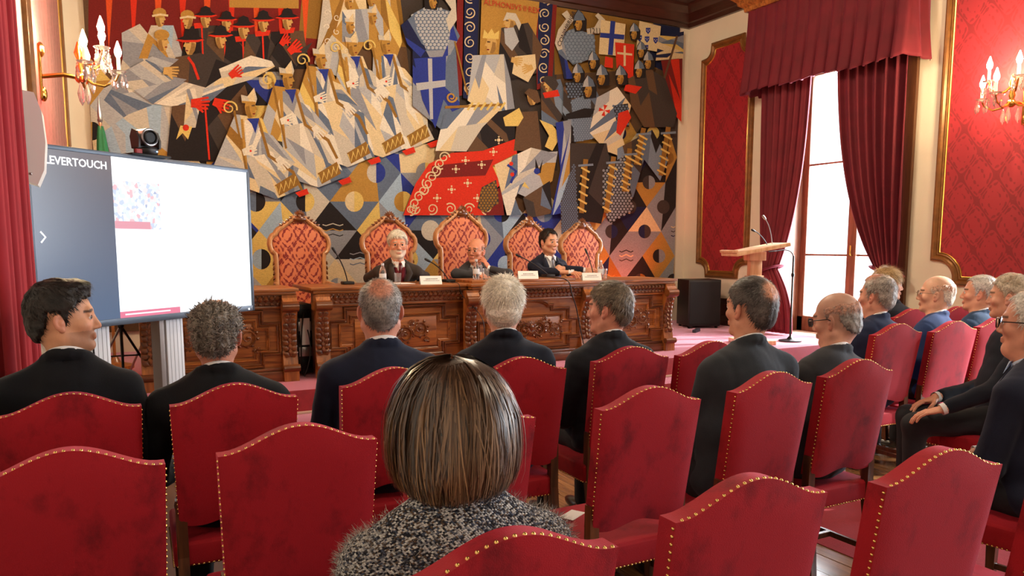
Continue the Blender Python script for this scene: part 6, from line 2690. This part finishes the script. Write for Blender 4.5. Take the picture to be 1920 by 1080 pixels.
# --- block beyond the aisle
person('man with fluffy grey hair in a blue suit beside the bright window', (4.30, 3.2), tp(1645, 515, 3.30), -.22, 0, (34, 44, 72),
       dict(hair='full', line='reced', hairc=(120, 112, 106), hairc2=(186, 178, 170), vol=.013, slen=.02, ns=3000, crown=(0, .03, .125, .07), skin=(216, 158, 136), fat=1.06), sw=1.05, hsc=1.05)
person('woman with fair hair in a dark jacket, half hidden before the window curtain', (5.32, 3.86), tp(1668, 502, 3.92), 2.2, .6, (26, 27, 33),
       dict(hair='full', hairc=(150, 118, 78), hairc2=(214, 184, 136), vol=.020, slen=.05, swid=.0016, ns=3200, skin=(222, 172, 146)), sw=.9, hsc=.98)
person('bald man with thin spectacles in a bright blue suit, face in profile', (4.82, 3.15), tp(1757, 516, 3.28), -.52, -.1, (44, 64, 108),
       dict(hair='full', line='bald', hairc=(196, 186, 172), hairc2=(226, 218, 204), vol=.004, slen=.010, ns=2400, skin=(224, 170, 142), stub=hexc(206, 180, 156), glasses=GLT), sw=1.0, hsc=1.06, pitch=.04)
person('man with short white hair in a teal-blue suit, face in profile', (5.32, 3.18), tp(1838, 515, 3.28), -.50, -.1, (40, 64, 94),
       dict(hair='full', line='reced', hairc=(166, 162, 158), hairc2=(224, 220, 214), vol=.009, slen=.015, ns=3000, skin=(210, 152, 124), browc=hexc(80, 64, 54)), sw=1.0, hsc=1.05, pitch=.05)
person('man with grey hair mostly hidden behind the fair-haired man in dark navy', (6.28, 3.46), tp(1892, 512, 3.52), -.4, -.1, (40, 44, 56),
       dict(hair='full', hairc=(150, 148, 148), hairc2=(200, 198, 196), vol=.012, ns=2400, skin=(210, 156, 130)), sw=.98, hsc=1.02)
person('man with short fair-grey hair and a hand resting on his knee, in dark navy', (4.33, 2.40), tp(1896, 513, 2.50), -.36, -.75, (20, 24, 36),
       dict(hair='full', hairc=(150, 132, 110), hairc2=(206, 194, 176), vol=.008, slen=.013, swid=.0009, ns=3600, skin=(220, 164, 138), browc=hexc(120, 96, 78), eye=c(50, 60, 70)), sw=1.0, hsc=1.03,
       aw={('w', -1): (3.92, 2.47, .64), ('e', -1): (4.13, 2.33, .75)})
person('white-haired man with black-rimmed spectacles in a navy suit and pale blue shirt', (3.13, 1.56), tp(1938, 543, 1.68), -.30, -.1, (26, 31, 50),
       dict(hair='full', line='reced', hairc=(190, 186, 180), hairc2=(232, 228, 222), vol=.010, ns=3600, skin=(214, 154, 130), fat=1.08, neckr=1.1, glasses=GLD,
            shirtm=mat('pale blue shirt', c(176, 194, 222), .8)), sw=1.1, hsc=1.03, front=True)

# --- the three at the long desk
M_stripe = mat('striped necktie', c(120, 124, 140), .5, var=.6, vscale=3, stretch=(30, 30, 60))
M_redtie = mat('burgundy necktie', c(96, 20, 30), .5)
M_sweater = mat('burgundy sweater', c(112, 16, 34), .85, bump=.2, bscale=300)
M_greytie = mat('dark grey necktie', c(60, 60, 66), .5)
person('white-haired bearded speaker with spectacles, red sweater and brown jacket at the desk', (2.66, 7.52), tp(745, 431, 7.22), 3.36, 3.2, (54, 44, 38),
       dict(hair='full', hairc=(196, 188, 172), hairc2=(232, 226, 212), vol=.013, ns=3200, skin=(218, 150, 120), beard=hexc(214, 204, 188), glasses=GLT, browc=hexc(180, 170, 156)),
       base=STAGE, hsc=1.12, sw=1.05, front=True, tie=M_redtie, vest=M_sweater, seat=.48, arms={('e', 1): (.29, .13, .80), ('e', -1): (-.29, .13, .80)})
person('balding man with spectacles resting his cheek on his hand at the middle of the desk', (3.56, 7.58), tp(892, 446, 7.36), 4.02, 3.2, (58, 58, 62),
       dict(hair='full', line='bald', hairc=(120, 110, 104), hairc2=(170, 160, 150), vol=.006, slen=.01, ns=2000, skin=(206, 138, 108), glasses=GLT),
       base=STAGE, hsc=1.08, sw=1.02, front=True, tie=M_greytie, seat=.48, roll=-.08,
       arms={('e', 1): (.27, .25, .83), ('w', 1): (.06, .42, .82)}, aw={('w', -1): (3.605, 7.235, 1.262), ('e', -1): (3.76, 7.11, 1.205)},
       hands={-1: dict(curl=(.2, .4, .6, .7), dir=(.07, -.05, .135), up=(-.64, .77, .2), thumb=.2)})
bq = atY(1126, 523, 6.86)
person('dark-haired man with a striped tie reaching for a water bottle at the desk', (4.42, 7.55), tp(1030, 429, 7.30), 2.95, 3.1, (22, 26, 42),
       dict(hair='full', line='reced', hairc=(26, 20, 18), hairc2=(46, 36, 30), vol=.013, top=1.3, ns=2600, slen=.02, skin=(208, 152, 122), browc=hexc(36, 28, 24)),
       base=STAGE, hsc=1.08, sw=1.02, front=True, tie=M_stripe, seat=.48, pitch=-.05,
       aw={('w', -1): (bq[0] - .13, 6.98, 1.235), ('e', -1): (bq[0] - .36, 7.14, 1.25), ('w', 1): (4.47, 6.98, 1.215), ('e', 1): (4.22, 7.2, 1.22)},
       hands={-1: dict(curl=.55, dir=(-.75, .6, .02), up=(.45, .6, .6), thumb=.9), 1: dict(curl=.5, dir=(.1, 1, -.1), up=(.3, 0, 1))})
# ------------------------------------------------------------------ presentation screen on its stand
def emis(name, col, s):
    return mat(name, (0.02, .02, .02, 1), .3, emit=col, estr=s)


def screen_mat():
    """left strip of the slide: slate, brighter towards its foot as the picture on the screen is"""
    m = bpy.data.materials.new('slide slate strip')
    m.use_nodes = True
    N, L = m.node_tree.nodes, m.node_tree.links
    b = N['Principled BSDF']
    b.inputs['Base Color'].default_value = (.02, .02, .02, 1)
    b.inputs['Roughness'].default_value = .25
    tc = N.new('ShaderNodeTexCoord')
    sx = N.new('ShaderNodeSeparateXYZ')
    L.new(tc.outputs['Object'], sx.inputs[0])
    cr = N.new('ShaderNodeValToRGB')
    cr.color_ramp.elements[0].color = c(96, 122, 158)
    cr.color_ramp.elements[1].color = c(88, 86, 98)
    L.new(sx.outputs['Z'], cr.inputs[0])
    L.new(cr.outputs[0], b.inputs['Emission Color'])
    b.inputs['Emission Strength'].default_value = .62
    return m


A_, B_ = Vector((-.30, 4.87)), Vector((1.01, 5.9))
TW = (B_ - A_).length
tv = thing('presentation_screen', 'large flat presentation screen on a white column stand', 'screen', (A_.x, A_.y, 0), math.atan2(B_.y - A_.y, B_.x - A_.x))
z0, z1 = 1.025, 2.045
MB().box(0, TW, .02, .075, z0, z1, bev=.008).build('housing', M_black, tv)
M_bez = mat('grey bezel', c(74, 88, 104), .35, .3)
path = [(.014, z0 + .02), (TW - .014, z0 + .02), (TW - .014, z1 - .012), (.014, z1 - .012)]
m = MB().box(0, TW, .0, .03, z0, z0 + .04, bev=.004).box(0, TW, .0, .03, z1 - .024, z1, bev=.004).box(0, .024, .0, .03, z0, z1, bev=.004).box(TW - .024, TW, .0, .03, z0, z1, bev=.004)
m.build('bezel', M_bez, tv)
sc = MB().box(.024, TW - .024, .008, .02, z0 + .04, z1 - .024).build('display', emis('slide white', (.93, .97, 1, 1), 1.25), tv)
o = MB().box(0, .5, .004, .008, 0, z1 - z0 - .064).build('slide_strip', screen_mat(), sc)
o.location = (.024, 0, z0 + .04)


def slide_picture_mat():
    m = bpy.data.materials.new('slide picture')
    m.use_nodes = True
    N, L = m.node_tree.nodes, m.node_tree.links
    b = N['Principled BSDF']
    b.inputs['Base Color'].default_value = (.02, .02, .02, 1)
    tc = N.new('ShaderNodeTexCoord')
    v = N.new('ShaderNodeTexVoronoi')
    v.inputs['Scale'].default_value = 46
    L.new(tc.outputs['Object'], v.inputs['Vector'])
    sp = N.new('ShaderNodeSeparateColor')
    L.new(v.outputs['Color'], sp.inputs[0])
    cr = N.new('ShaderNodeValToRGB')
    cr.color_ramp.interpolation = 'CONSTANT'
    e = cr.color_ramp.elements
    e[0].color = c(236, 242, 250)
    e[1].position, e[1].color = .42, c(216, 226, 240)
    for p, q in ((.62, c(190, 204, 226)), (.78, c(238, 220, 222)), (.9, c(226, 180, 190)), (.96, c(160, 172, 204))):
        k = e.new(p)
        k.color = q
    L.new(sp.outputs[0], cr.inputs[0])
    L.new(cr.outputs[0], b.inputs['Emission Color'])
    b.inputs['Emission Strength'].default_value = 1.
    return m


MB().box(.527, .863, .0045, .008, 1.60, 1.885).build('slide_picture', slide_picture_mat(), sc)
MB().box(.527, .78, .004, .0045, 1.60, 1.645).build('slide_caption', emis('slide rose', c(226, 150, 166), .9), sc)
MB().box(.526, .98, .0045, .008, z0 + .04, z0 + .078).build('slide_footer', emis('slide pink', c(232, 120, 150), .9), sc)
MB().box(.56, .9, .003, .0045, z0 + .055, z0 + .064).build('slide_footer_print', emis('slide white print', (1, .85, .9, 1), 1.), sc)
M_w = emis('slide lettering', (1, 1, 1, 1), 1.1)
text('slide_lettering', 'CLEVERTOUCH', .062, Matrix.Translation((.062, .003, 1.942)) @ Matrix.Rotation(PI / 2, 4, 'X'), M_w, sc, .0006, 'LEFT', .0011)
m = MB().tube([(.058, .004, 1.575), (.085, .004, 1.545), (.058, .004, 1.515)], .005, 6)
m.build('slide_chevron', M_w, sc)
M_col = mat('white column', c(208, 214, 222), .4)
M_colgrey = mat('grey column edge', c(120, 112, 108), .4, .4)
for u in (.42, .98):
    o = MB().box(u - .07, u + .07, .06, .16, .06, z0 + .02, bev=.01).build('stand_column', M_col, tv)
    MB().box(u - .115, u - .075, .07, .15, .06, z0 + .02, bev=.006).build('column_rail', M_colgrey, o)
    for k in range(4):
        MB().box(u - .045 + k * .03, u - .043 + k * .03, .0585, .0605, .1, z0).build('groove', mat('column groove', c(160, 166, 172), .6), o)
    MB().box(u - .05, u + .05, -.32, .5, 0, .06, bev=.012).build('stand_foot', M_black, tv)
MB().box(.3, 1.2, .075, .12, 1.3, 1.42, bev=.01).build('mount_rail', M_blackmetal, tv)
MB().tube([(.36, .05, 1.03), (.37, .05, .8), (.40, .05, .5), (.41, .05, .2)], .005, 6).build('power_cable', M_black, tv)
MB().ell(TW - .06, -.001, z0 + .016, .007, .004, .007, 8, 6).build('status_light', emis('status led', (1, 1, 1, 1), 3), tv)

# conference camera standing on the screen's top edge
R = math.atan2(B_.y - A_.y, B_.x - A_.x)
q = A_ + (B_ - A_).normalized() * .79
pz = thing('conference_camera', 'steel conference camera with dark lens perched on the presentation screen', 'camera', (q.x, q.y, z1), R - .15)
MB().box(-.13, .13, -.04, .09, .0, .012, bev=.004).build('shelf', M_blackmetal, pz)
MB().lathe([(.062, .012), (.068, .02), (.068, .045), (.05, .055)], 24, Matrix.Translation((0, .025, 0))).build('base', M_black, pz)
m = MB()
for s in (-1, 1):
    m.prism([(-.045, .05), (.03, .05), (.045, .12), (.02, .165), (-.025, .15), (-.05, .1)], s * .062, s * .074, 'yz', Matrix.Translation((0, .025, 0)))
m.box(-.074, .074, -.005, .06, .045, .062, bev=.006)
m.build('yoke', M_black, pz)
MB().lathe([(.05, -.055), (.056, -.05), (.056, .05), (.05, .055)], 24, Matrix.Translation((0, .025, .115)) @ Matrix.Rotation(PI / 2, 4, 'X')).build('camera_head', M_steel, pz)
MB().lathe([(.044, 0), (.044, .012), (.036, .014), (.03, .004)], 24, Matrix.Translation((0, -.03, .115)) @ Matrix.Rotation(PI / 2, 4, 'X')).build('lens', mat('lens glass', c(8, 8, 10), .35, spec=.2), pz)
MB().ell(.03, -.045, .03, .006, .004, .005, 8, 5).build('status_light', emis('blue led', (.2, .5, 1, 1), 4), pz)
MB().box(-.09, -.05, -.02, .0, .012, .04, bev=.004).build('connector', mat('red connector', c(150, 30, 40), .5), pz)

# white wall loudspeaker beside the curtain
sp = thing('wall_loudspeaker', 'slim white wall loudspeaker beside the crimson curtain', 'loudspeaker', (-.245, 4.36, 1.8), 0)
P = [(-.03, 0), (.025, -.02), (.055, .05), (.068, .18), (.06, .32), (.035, .40), (-.03, .41)]
MB().prism(P, -.09, .09, 'xz').build('cabinet', M_white, sp, True, 50)
MB().ell(.0, -.092, .03, .006, .003, .006, 8, 5).build('badge', M_steel, sp)
MB().tube([(-.02, 0, .2), (-.07, 0, .2)], .014, 8).build('bracket', M_steel, sp)


# ------------------------------------------------------------------ crystal wall lights
M_cryst = mat('cut crystal', (1, .97, .95, 1), .04)
_b = M_cryst.node_tree.nodes['Principled BSDF']
_b.inputs['Transmission Weight'].default_value = .85
_b.inputs['IOR'].default_value = 1.5
M_bulb = mat('flame bulb', (1, .9, .7, 1), .3, emit=(1.0, .80, .50, 1), estr=90)
M_candle = mat('candle tube', c(240, 232, 210), .5, emit=(1, .8, .5, 1), estr=.6)


def sconce(label, loc, rz, power, scale=1., n=5):
    """local frame: the wall is behind at y=0, arms reach out towards -Y"""
    t = thing('wall_light', label, 'wall light', loc, rz)
    t.scale = (scale,) * 3
    MB().box(-.03, .03, -.02, 0, -.15, .13, bev=.008).ell(0, -.02, .11, .035, .02, .04).ell(0, -.02, -.12, .03, .02, .04).build('back_plate', M_brass, t)
    MB().tube([(0, -.01, -.03), (0, -.12, -.01), (0, -.2, -.02)], .012, 8).ell(0, -.2, -.02, .03, .03, .03).lathe([(.004, -.02), (.022, .03), (.012, .07), (.026, .11), (.008, .17)], 12, Matrix.Translation((0, -.2, 0))).build('stem', M_brass, t)
    tips = []
    for k in range(n):
        a = PI + (k - (n - 1) / 2) * (PI * .9 / max(1, n - 1)) if n < 6 else 2 * PI * k / n
        dx, dy = math.sin(a) * -1., math.cos(a)
        L_ = .19 if k % 2 == 0 else .15
        hz_ = .02 if k % 2 == 0 else .12
        pts = [(0, -.2, .0 if k % 2 == 0 else .1)]
        for u, dz in ((.3, -.045), (.6, -.055), (.9, -.02), (1., .02)):
            pts.append((dx * L_ * u, -.2 + dy * L_ * u, pts[0][2] + dz))
        arm = MB().tube(pts, [.009, .008, .007, .006, .006], 7).build('arm', M_brass, t)
        e = Vector(pts[-1])
        tips.append(e)
        MB().lathe([(.006, 0), (.034, .006), (.042, .014), (.036, .014), (.01, .008)], 14, Matrix.Translation(e)).build('drip_pan', M_cryst, arm)
        MB().lathe([(.010, .008), (.010, .085), (.006, .088)], 10, Matrix.Translation(e)).build('candle', M_candle, arm)
        MB().lathe([(.006, .085), (.016, .10), (.02, .118), (.012, .145), (.002, .175)], 10, Matrix.Translation(e)).build('bulb', M_bulb, arm)
        l = bpy.data.lights.new('candle_light', 'POINT')
        l.energy = power
        l.color = (1.0, .74, .42)
        l.shadow_soft_size = .02
        lo = bpy.data.objects.new('candle_light', l)
        COL.objects.link(lo)
        lo.parent = arm
        lo.location = e + Vector((0, 0, .19))
        for j in range(4):
            b = 2 * PI * j / 4 + k
            bx_, by_ = e.x + .036 * math.cos(b), e.y + .036 * math.sin(b)
            MB().ell(bx_, by_, e.z - .004, .006, .006, .008, 6, 4).lathe([(.001, -.085), (.010, -.07), (.013, -.05), (.004, -.018), (.001, -.01)], 6, Matrix.Translation((bx_, by_, e.z))).build('crystal_drop', M_cryst, arm, False)
    for k in range(n - 1):                                     # bead garlands from arm to arm
        m = MB()
        a, b = tips[k], tips[k + 1]
        m.tube([tuple(a.lerp(b, q_ / 8) - Vector((0, 0, .05 * math.sin(PI * q_ / 8)))) for q_ in range(9)], .002, 5)
        for j in range(1, 8):
            f_ = j / 8
            p = a.lerp(b, f_) - Vector((0, 0, .05 * math.sin(PI * f_)))
            m.ell(p.x, p.y, p.z, .006, .006, .006, 6, 4)
        m.build('bead_garland', M_cryst, t)
        t.children[-1]['kind'] = 'stuff'
    for k in range(3):
        MB().lathe([(.001, -.13), (.014, -.105), (.018, -.08), (.006, -.03), (.002, -.02)], 8, Matrix.Translation((.05 * (k - 1), -.2 - .03 * (k == 1), -.03))).build('crystal_drop', M_cryst, t, False)
    return t


_pl = atY(82, 132, 6.2)
sconce('lit crystal and brass wall light above the presentation screen', (lwx(6.2) + .004, 6.2, 2.66), PI / 2 - math.atan2(LW1.x - LW0.x, LW1.y - LW0.y), 26, 1.25)
sconce('lit crystal and brass wall light on the wide crimson damask panel', (XR - .014, 4.29, 2.83), -PI / 2, 18, 1.35)

# ------------------------------------------------------------------ flag on its pole
fl = thing('flag', 'furled green flag on a pole behind the presentation screen', 'flag', (.10, 7.9, STAGE), 0)
MB().tube([(0, 0, 0), (0, 0, 2.2)], .014, 10).build('pole', M_oakz, fl)
MB().lathe([(.016, 2.2), (.024, 2.22), (.016, 2.24), (.02, 2.27), (.002, 2.42)], 10).build('finial', M_steel, fl)
MB().lathe([(.16, 0), (.16, .03), (.05, .06), (.02, .12)], 18).build('base', M_oakz, fl)
vs, fs = [], []
for j in range(25):
    v = j / 24
    for i in range(25):
        u = i / 24
        a = u * 2 * PI
        rr = (.018 + .075 * v ** .7) * (1 + .28 * math.sin(5 * a + 2 * v))
        vs.append((rr * math.cos(a) + .03 * v, rr * math.sin(a) * .8, 2.17 - 1.25 * v))
for j in range(24):
    for i in range(24):
        a = j * 25 + i
        fs.append((a, a + 1, a + 26, a + 25))
MB().add(vs, fs).build('cloth', mat('green flag cloth', c(16, 104, 60), .7, var=.15, vscale=10), fl, True, 180)

# ------------------------------------------------------------------ lectern and microphones
lc = thing('lectern', 'pale wooden lectern with slanted reading top beside the window', 'lectern', (6.62, 6.5, STAGE), -.35)
MB().box(-.2, .2, -.2, .2, 0, .05, bev=.008).build('base', M_lectern, lc)
MB().box(-.09, .09, -.06, .06, .05, .78, bev=.006).build('post', M_lectern, lc)
MB().box(-.07, .07, -.045, .045, .78, .95, bev=.006).build('post_neck', M_lectern, lc)
MB().box(-.1, .1, -.08, .08, .95, 1.05, bev=.006).build('head_block', M_lectern, lc)
Mt = Matrix.Translation((0, 0, 1.075)) @ Matrix.Rotation(-.18, 4, 'Y')
MB().box(-.32, .32, -.22, .22, -.02, .022, Mt, .008).build('reading_top', M_lectern, lc)
MB().box(-.33, -.30, -.22, .22, .022, .05, Mt, .005).build('book_ledge', M_lectern, lc)
text('lectern_emblem', 'T', .13, Matrix.Translation((-.035, -.0608, .62)) @ Matrix.Rotation(PI / 2, 4, 'X'), mat('lectern emblem', c(120, 72, 50), .5), lc, .004)


def gooseneck(label, loc, pts, col, head=.012, base=True, grp=None):
    t = thing('gooseneck_microphone', label, 'microphone', loc, 0, grp)
    if base:
        MB().box(-.05, .05, -.06, .06, 0, .028, bev=.01).build('base', M_black, t)
    MB().tube(pts, .0055, 7).build('neck', col, t)
    a, b = Vector(pts[-2]), Vector(pts[-1])
    d = (b - a).normalized()
    MB().tube([b - d * .01, b + d * .012, b + d * .045, b + d * .055], [head * .7, head, head, head * .5], 10).build('microphone_head', M_black if col != M_steel else M_steel, t)
    return t


def bz(p0, p1, p2, n=12):
    return [tuple(np.array(p0) * (1 - t) ** 2 + 2 * np.array(p1) * t * (1 - t) + np.array(p2) * t * t) for t in np.linspace(0, 1, n)]


lx, ly, lz = 6.72, 6.42, STAGE + 1.13
gooseneck('black gooseneck microphone rising from the lectern top', (lx, ly, lz), bz((0, 0, 0), (-.1, 0, .12), (-.2, 0, .15)), M_black, .013, False)
gooseneck('tall pale gooseneck microphone rising from the lectern top', (lx + .08, ly, lz), bz((0, 0, 0), (-.04, 0, .22), (-.13, 0, .29)), M_steel, .015, False)
ms = thing('microphone_stand', 'thin black stand with a trailing cable beside the lectern', 'stand', (7.15, 6.42, STAGE), 0)
MB().tube([(0, 0, .03), (0, 0, 1.0)], .011, 8).build('pole', M_blackmetal, ms)
MB().lathe([(.13, 0), (.13, .015), (.04, .03), (.015, .06)], 20).build('base', M_blackmetal, ms)
MB().tube(bz((0, 0, .98), (-.02, 0, 1.1), (-.2, .05, 1.06)) + [(-.32, .08, 1.05)], .007, 6).build('cable', M_black, ms)
MB().ell(0, 0, .78, .02, .02, .03).build('clamp', M_blackmetal, ms)

# desk microphones, water, name cards
gooseneck('black gooseneck microphone standing at the empty place on the desk', (2.0, 6.9, DT), bz((0, 0, .02), (-.02, 0, .16), (-.11, -.02, .29)), M_black)
gooseneck('black gooseneck microphone in front of the speaker in the red sweater', (2.98, 6.86, DT), bz((0, 0, .02), (-.06, .03, .14), (-.17, .06, .2)), M_black)
gooseneck('black gooseneck microphone between the two men at the desk middle', (4.12, 6.9, DT + .028 if False else DT + .028), bz((0, 0, .02), (-.14, 0, .13), (-.32, .02, .21)), M_black)
gooseneck('black gooseneck microphone in front of the man in the striped tie', (4.62, 6.8, DT), bz((0, 0, .02), (-.02, .02, .16), (-.05, .06, .27)), M_black)


def bottle(label, x, y, z):
    t = thing('water_bottle', label, 'bottle', (x, y, z), 0, 'water bottles on the desk')
    MB().lathe([(.028, 0), (.031, .006), (.031, .05), (.029, .06), (.031, .07), (.031, .115), (.022, .15), (.012, .168), (.012, .178)], 18).build('body', M_gl, t)
    MB().lathe([(.0315, .055), (.0318, .056), (.0318, .1), (.0315, .101)], 18).build('paper_label', mat('bottle label', c(222, 226, 232), .6), t)
    MB().lathe([(.0135, .174), (.0135, .192), (.011, .194)], 14).build('cap', mat('bottle cap', c(200, 204, 214), .4), t)
    return t


def glass(label, x, y, z):
    o = MB().lathe([(.026, 0), (.034, .105), (.0325, .105), (.0245, .006)], 20).build('drinking_glass', M_gl)
    o.location = (x, y, z)
    return tag(o, label, 'glass', 'drinking glasses on the desk')


def on_desk(px, py, z):
    d = ray(px, py)
    k = (z - CAM_H) / d[2]
    return d[0] * k, d[1] * k


bottle('plastic water bottle standing before the speaker in the red sweater', 2.24, 6.62, DT)
glass('drinking glass next to the bottle of the speaker in the red sweater', 2.38, 6.62, DT)
bottle('plastic water bottle standing before the man resting his cheek', 3.17, 6.64, DT + .028)
glass('drinking glass next to the bottle of the man resting his cheek', 3.28, 6.66, DT + .028)
bottle('plastic water bottle held by the man in the striped tie', bq[0], 6.86, DT)
glass('drinking glass behind the name card near the desk end', 4.78, 6.84, DT)


def card(label, x, y, z, rz, seed):
    t = thing('name_card', label, 'name card', (x, y, z), rz, 'folded name cards on the desk')
    MB().add([(-.1, -.035, 0), (.1, -.035, 0), (.1, 0, .075), (-.1, 0, .075), (.1, .035, 0), (-.1, .035, 0)], [(0, 1, 2, 3), (3, 2, 4, 5)]).build('card', M_paper, t, False)
    t.children[-1].modifiers.new('thickness', 'SOLIDIFY').thickness = .0012
    r_ = random.Random(seed)
    m = MB()
    for row, (zz, x0, x1, hh) in enumerate(((.046, -.05, .05, .005), (.032, -.072, .072, .0032))):
        x_ = x0
        while x_ < x1:
            wl = r_.uniform(.006, .014)
            yy = -.035 + zz / .075 * .035
            m.add([(x_, yy - .0022, zz), (x_ + wl, yy - .0022, zz), (x_ + wl, yy - .0022 + hh * .46, zz + hh), (x_, yy - .0022 + hh * .46, zz + hh)], [(0, 1, 2, 3)])
            x_ += wl + .004
    m.build('print', M_ink, t, False)
    t.children[-1]['kind'] = 'stuff'
    return t


card('white folded name card before the speaker in the red sweater', 2.68, 6.58, DT, -.15, 1)
card('white folded name card before the man in the striped tie', 3.72, 6.62, DT + .028, -.3, 2)
card('white folded name card near the window end of the desk', 4.44, 6.58, DT, -.3, 3)
o = MB().tube([(0, 0, 0), (.12, .03, .035)], .004, 6).build('pen', M_black)
o.location = (4.47, 6.83, DT + .03)
tag(o, 'black pen held over the desk by the man in the striped tie', 'pen')
o = MB().box(-.15, .15, -.1, .1, 0, .004).build('paper_sheets', M_paper)
o.location = (2.42, 6.78, DT)
tag(o, 'white sheets of paper before the speaker in the red sweater', 'paper')
# cables hanging over the desk front
for lb, pts in (('thin black cable hanging down the front beside the desk centre', [(2.98, 6.9, DT + .01), (2.9, 6.6, DT + .008), (2.89, 6.425, DT + .004), (2.92, 6.41, DT - .1), (3.06, 6.30, .85), (3.1, 6.3, .6), (3.16, 6.28, .4)]),
                ('thick black cable hanging down over the arched desk panel', [(3.9, 6.9, DT + .04), (3.98, 6.55, DT + .036), (4.0, 6.33, DT + .01), (4.03, 6.3, DT - .12), (4.08, 6.3, .9), (4.14, 6.3, .65), (4.2, 6.28, .4)])):
    P_ = [Vector(p) for p in pts]
    sm = []
    for i in range(len(P_) - 1):
        p0, p1, p2, p3 = P_[max(i - 1, 0)], P_[i], P_[i + 1], P_[min(i + 2, len(P_) - 1)]
        for k in range(6):
            t = k / 6
            sm.append(.5 * ((2 * p1) + (p2 - p0) * t + (2 * p0 - 5 * p1 + 4 * p2 - p3) * t * t + (3 * p1 - p0 - 3 * p2 + p3) * t ** 3))
    sm.append(P_[-1])
    tag(MB().tube(sm, .0055 if 'thick' in lb else .0035, 6).build('cable', M_black), lb, 'cable')

# ------------------------------------------------------------------ equipment around the stage
eq = thing('equipment_rack', 'black equipment rack with cables in the gap between the two desks', 'rack', (1.54, 6.78, STAGE), 0)
MB().box(-.055, .075, -.1, .24, .02, .62, bev=.008).build('case', M_black, eq)
for k in range(5):
    MB().box(-.045, .065, -.112, -.1, .06 + k * .11, .14 + k * .11, bev=.003).build('module', M_steel if k % 2 else M_blackmetal, eq)
MB().box(-.03, .05, -.118, -.112, .27, .5).build('white_panel', M_paper, eq)
MB().tube(bz((.0, -.12, .55), (-.06, -.2, .3), (-.03, -.14, .02)), .006, 6).build('cable', M_black, eq)
MB().tube(bz((.03, -.12, .4), (.06, -.22, .2), (-.03, -.2, .01)), .005, 6).build('cable', M_black, eq)

ls = thing('floor_loudspeaker', 'large black loudspeaker cabinet beside the stage corner', 'loudspeaker', (7.28, 8.2, STAGE), -.35)
MB().box(-.2, .26, -.22, .22, .03, .66, bev=.012).build('cabinet', M_black, ls)
MB().box(-.18, .24, -.228, -.22, .06, .63, bev=.004).build('grille', mat('speaker grille', c(22, 22, 24), .8, bump=.4, bscale=500), ls)
for s in (-.16, .22):
    MB().lathe([(.02, 0), (.022, .03)], 10, Matrix.Translation((s, -.18, 0))).build('foot', M_black, ls)
    MB().lathe([(.02, 0), (.022, .03)], 10, Matrix.Translation((s, .18, 0))).build('foot', M_black, ls)

rl = thing('stage_light', 'red glowing stage light standing behind the desk end', 'lamp', (6.62, 8.5, STAGE), 0)
MB().lathe([(.07, .0), (.09, .02), (.1, .12), (.1, .2), (.085, .21)], 18, Matrix.Translation((0, 0, .1))).build('housing', M_black, rl)
MB().lathe([(.084, .0), (.084, .004)], 18, Matrix.Translation((0, 0, .3))).build('lens', emis('red lamp lens', (1, .08, .04, 1), 14), rl)
MB().box(-.12, -.108, -.03, .03, .0, .24, bev=.003).box(.108, .12, -.03, .03, 0, .24, bev=.003).box(-.12, .12, -.03, .03, 0, .015, bev=.003).build('yoke', M_blackmetal, rl)
l = bpy.data.lights.new('red_stage_lamp', 'SPOT')
l.energy = 60
l.color = (1, .12, .06)
l.spot_size = 2.3
l.spot_blend = .8
l.shadow_soft_size = .07
lo = bpy.data.objects.new('red_stage_lamp', l)
COL.objects.link(lo)
lo.parent = rl
lo.location = (0, 0, .34)
lo.rotation_euler = (PI - .55, 0, .3)

o = MB().box(-.12, .12, -.025, .025, 0, .04, bev=.008).build('power_strip', mat('grey power strip', c(50, 52, 66), .5))
o.location = (6.85, 7.7, STAGE)
o.rotation_euler = (0, 0, .6)
tag(o, 'dark grey power strip lying on the stage carpet near the loudspeaker', 'power strip')


def tripod(label, x, y, h, seed):
    t = thing('tripod_stand', label, 'stand', (x, y, STAGE), seed)
    MB().tube([(0, 0, .25), (0, 0, h)], .012, 8).build('pole', M_blackmetal, t)
    for k in range(3):
        a = 2 * PI * k / 3
        MB().tube([(0, 0, .5), (.28 * math.cos(a), .28 * math.sin(a), .012)], .010, 7).build('leg', M_steel if k == 1 else M_blackmetal, t)
        MB().tube([(0, 0, .26), (.14 * math.cos(a), .14 * math.sin(a), .25)], .006, 6).build('brace', M_blackmetal, t)
        MB().ell(.28 * math.cos(a), .28 * math.sin(a), .014, .016, .016, .014, 8, 5).build('foot', M_black, t)
    MB().ell(0, 0, .5, .025, .025, .03).build('collar', M_blackmetal, t)
    return t


tripod('black tripod stand with a steel leg behind the presentation screen', .42, 7.45, 1.3, .3)
tripod('second black tripod stand beside the side desk', .14, 6.75, .95, .5)
o = MB().box(-.32, .32, -.12, .12, 0, .03, bev=.01).build('cable_ramp', M_black)
o.location = (-.05, 6.2, STAGE)
o.rotation_euler = (0, 0, .1)
tag(o, 'flat black cable ramp lying on the stage behind the screen stand', 'cable ramp')
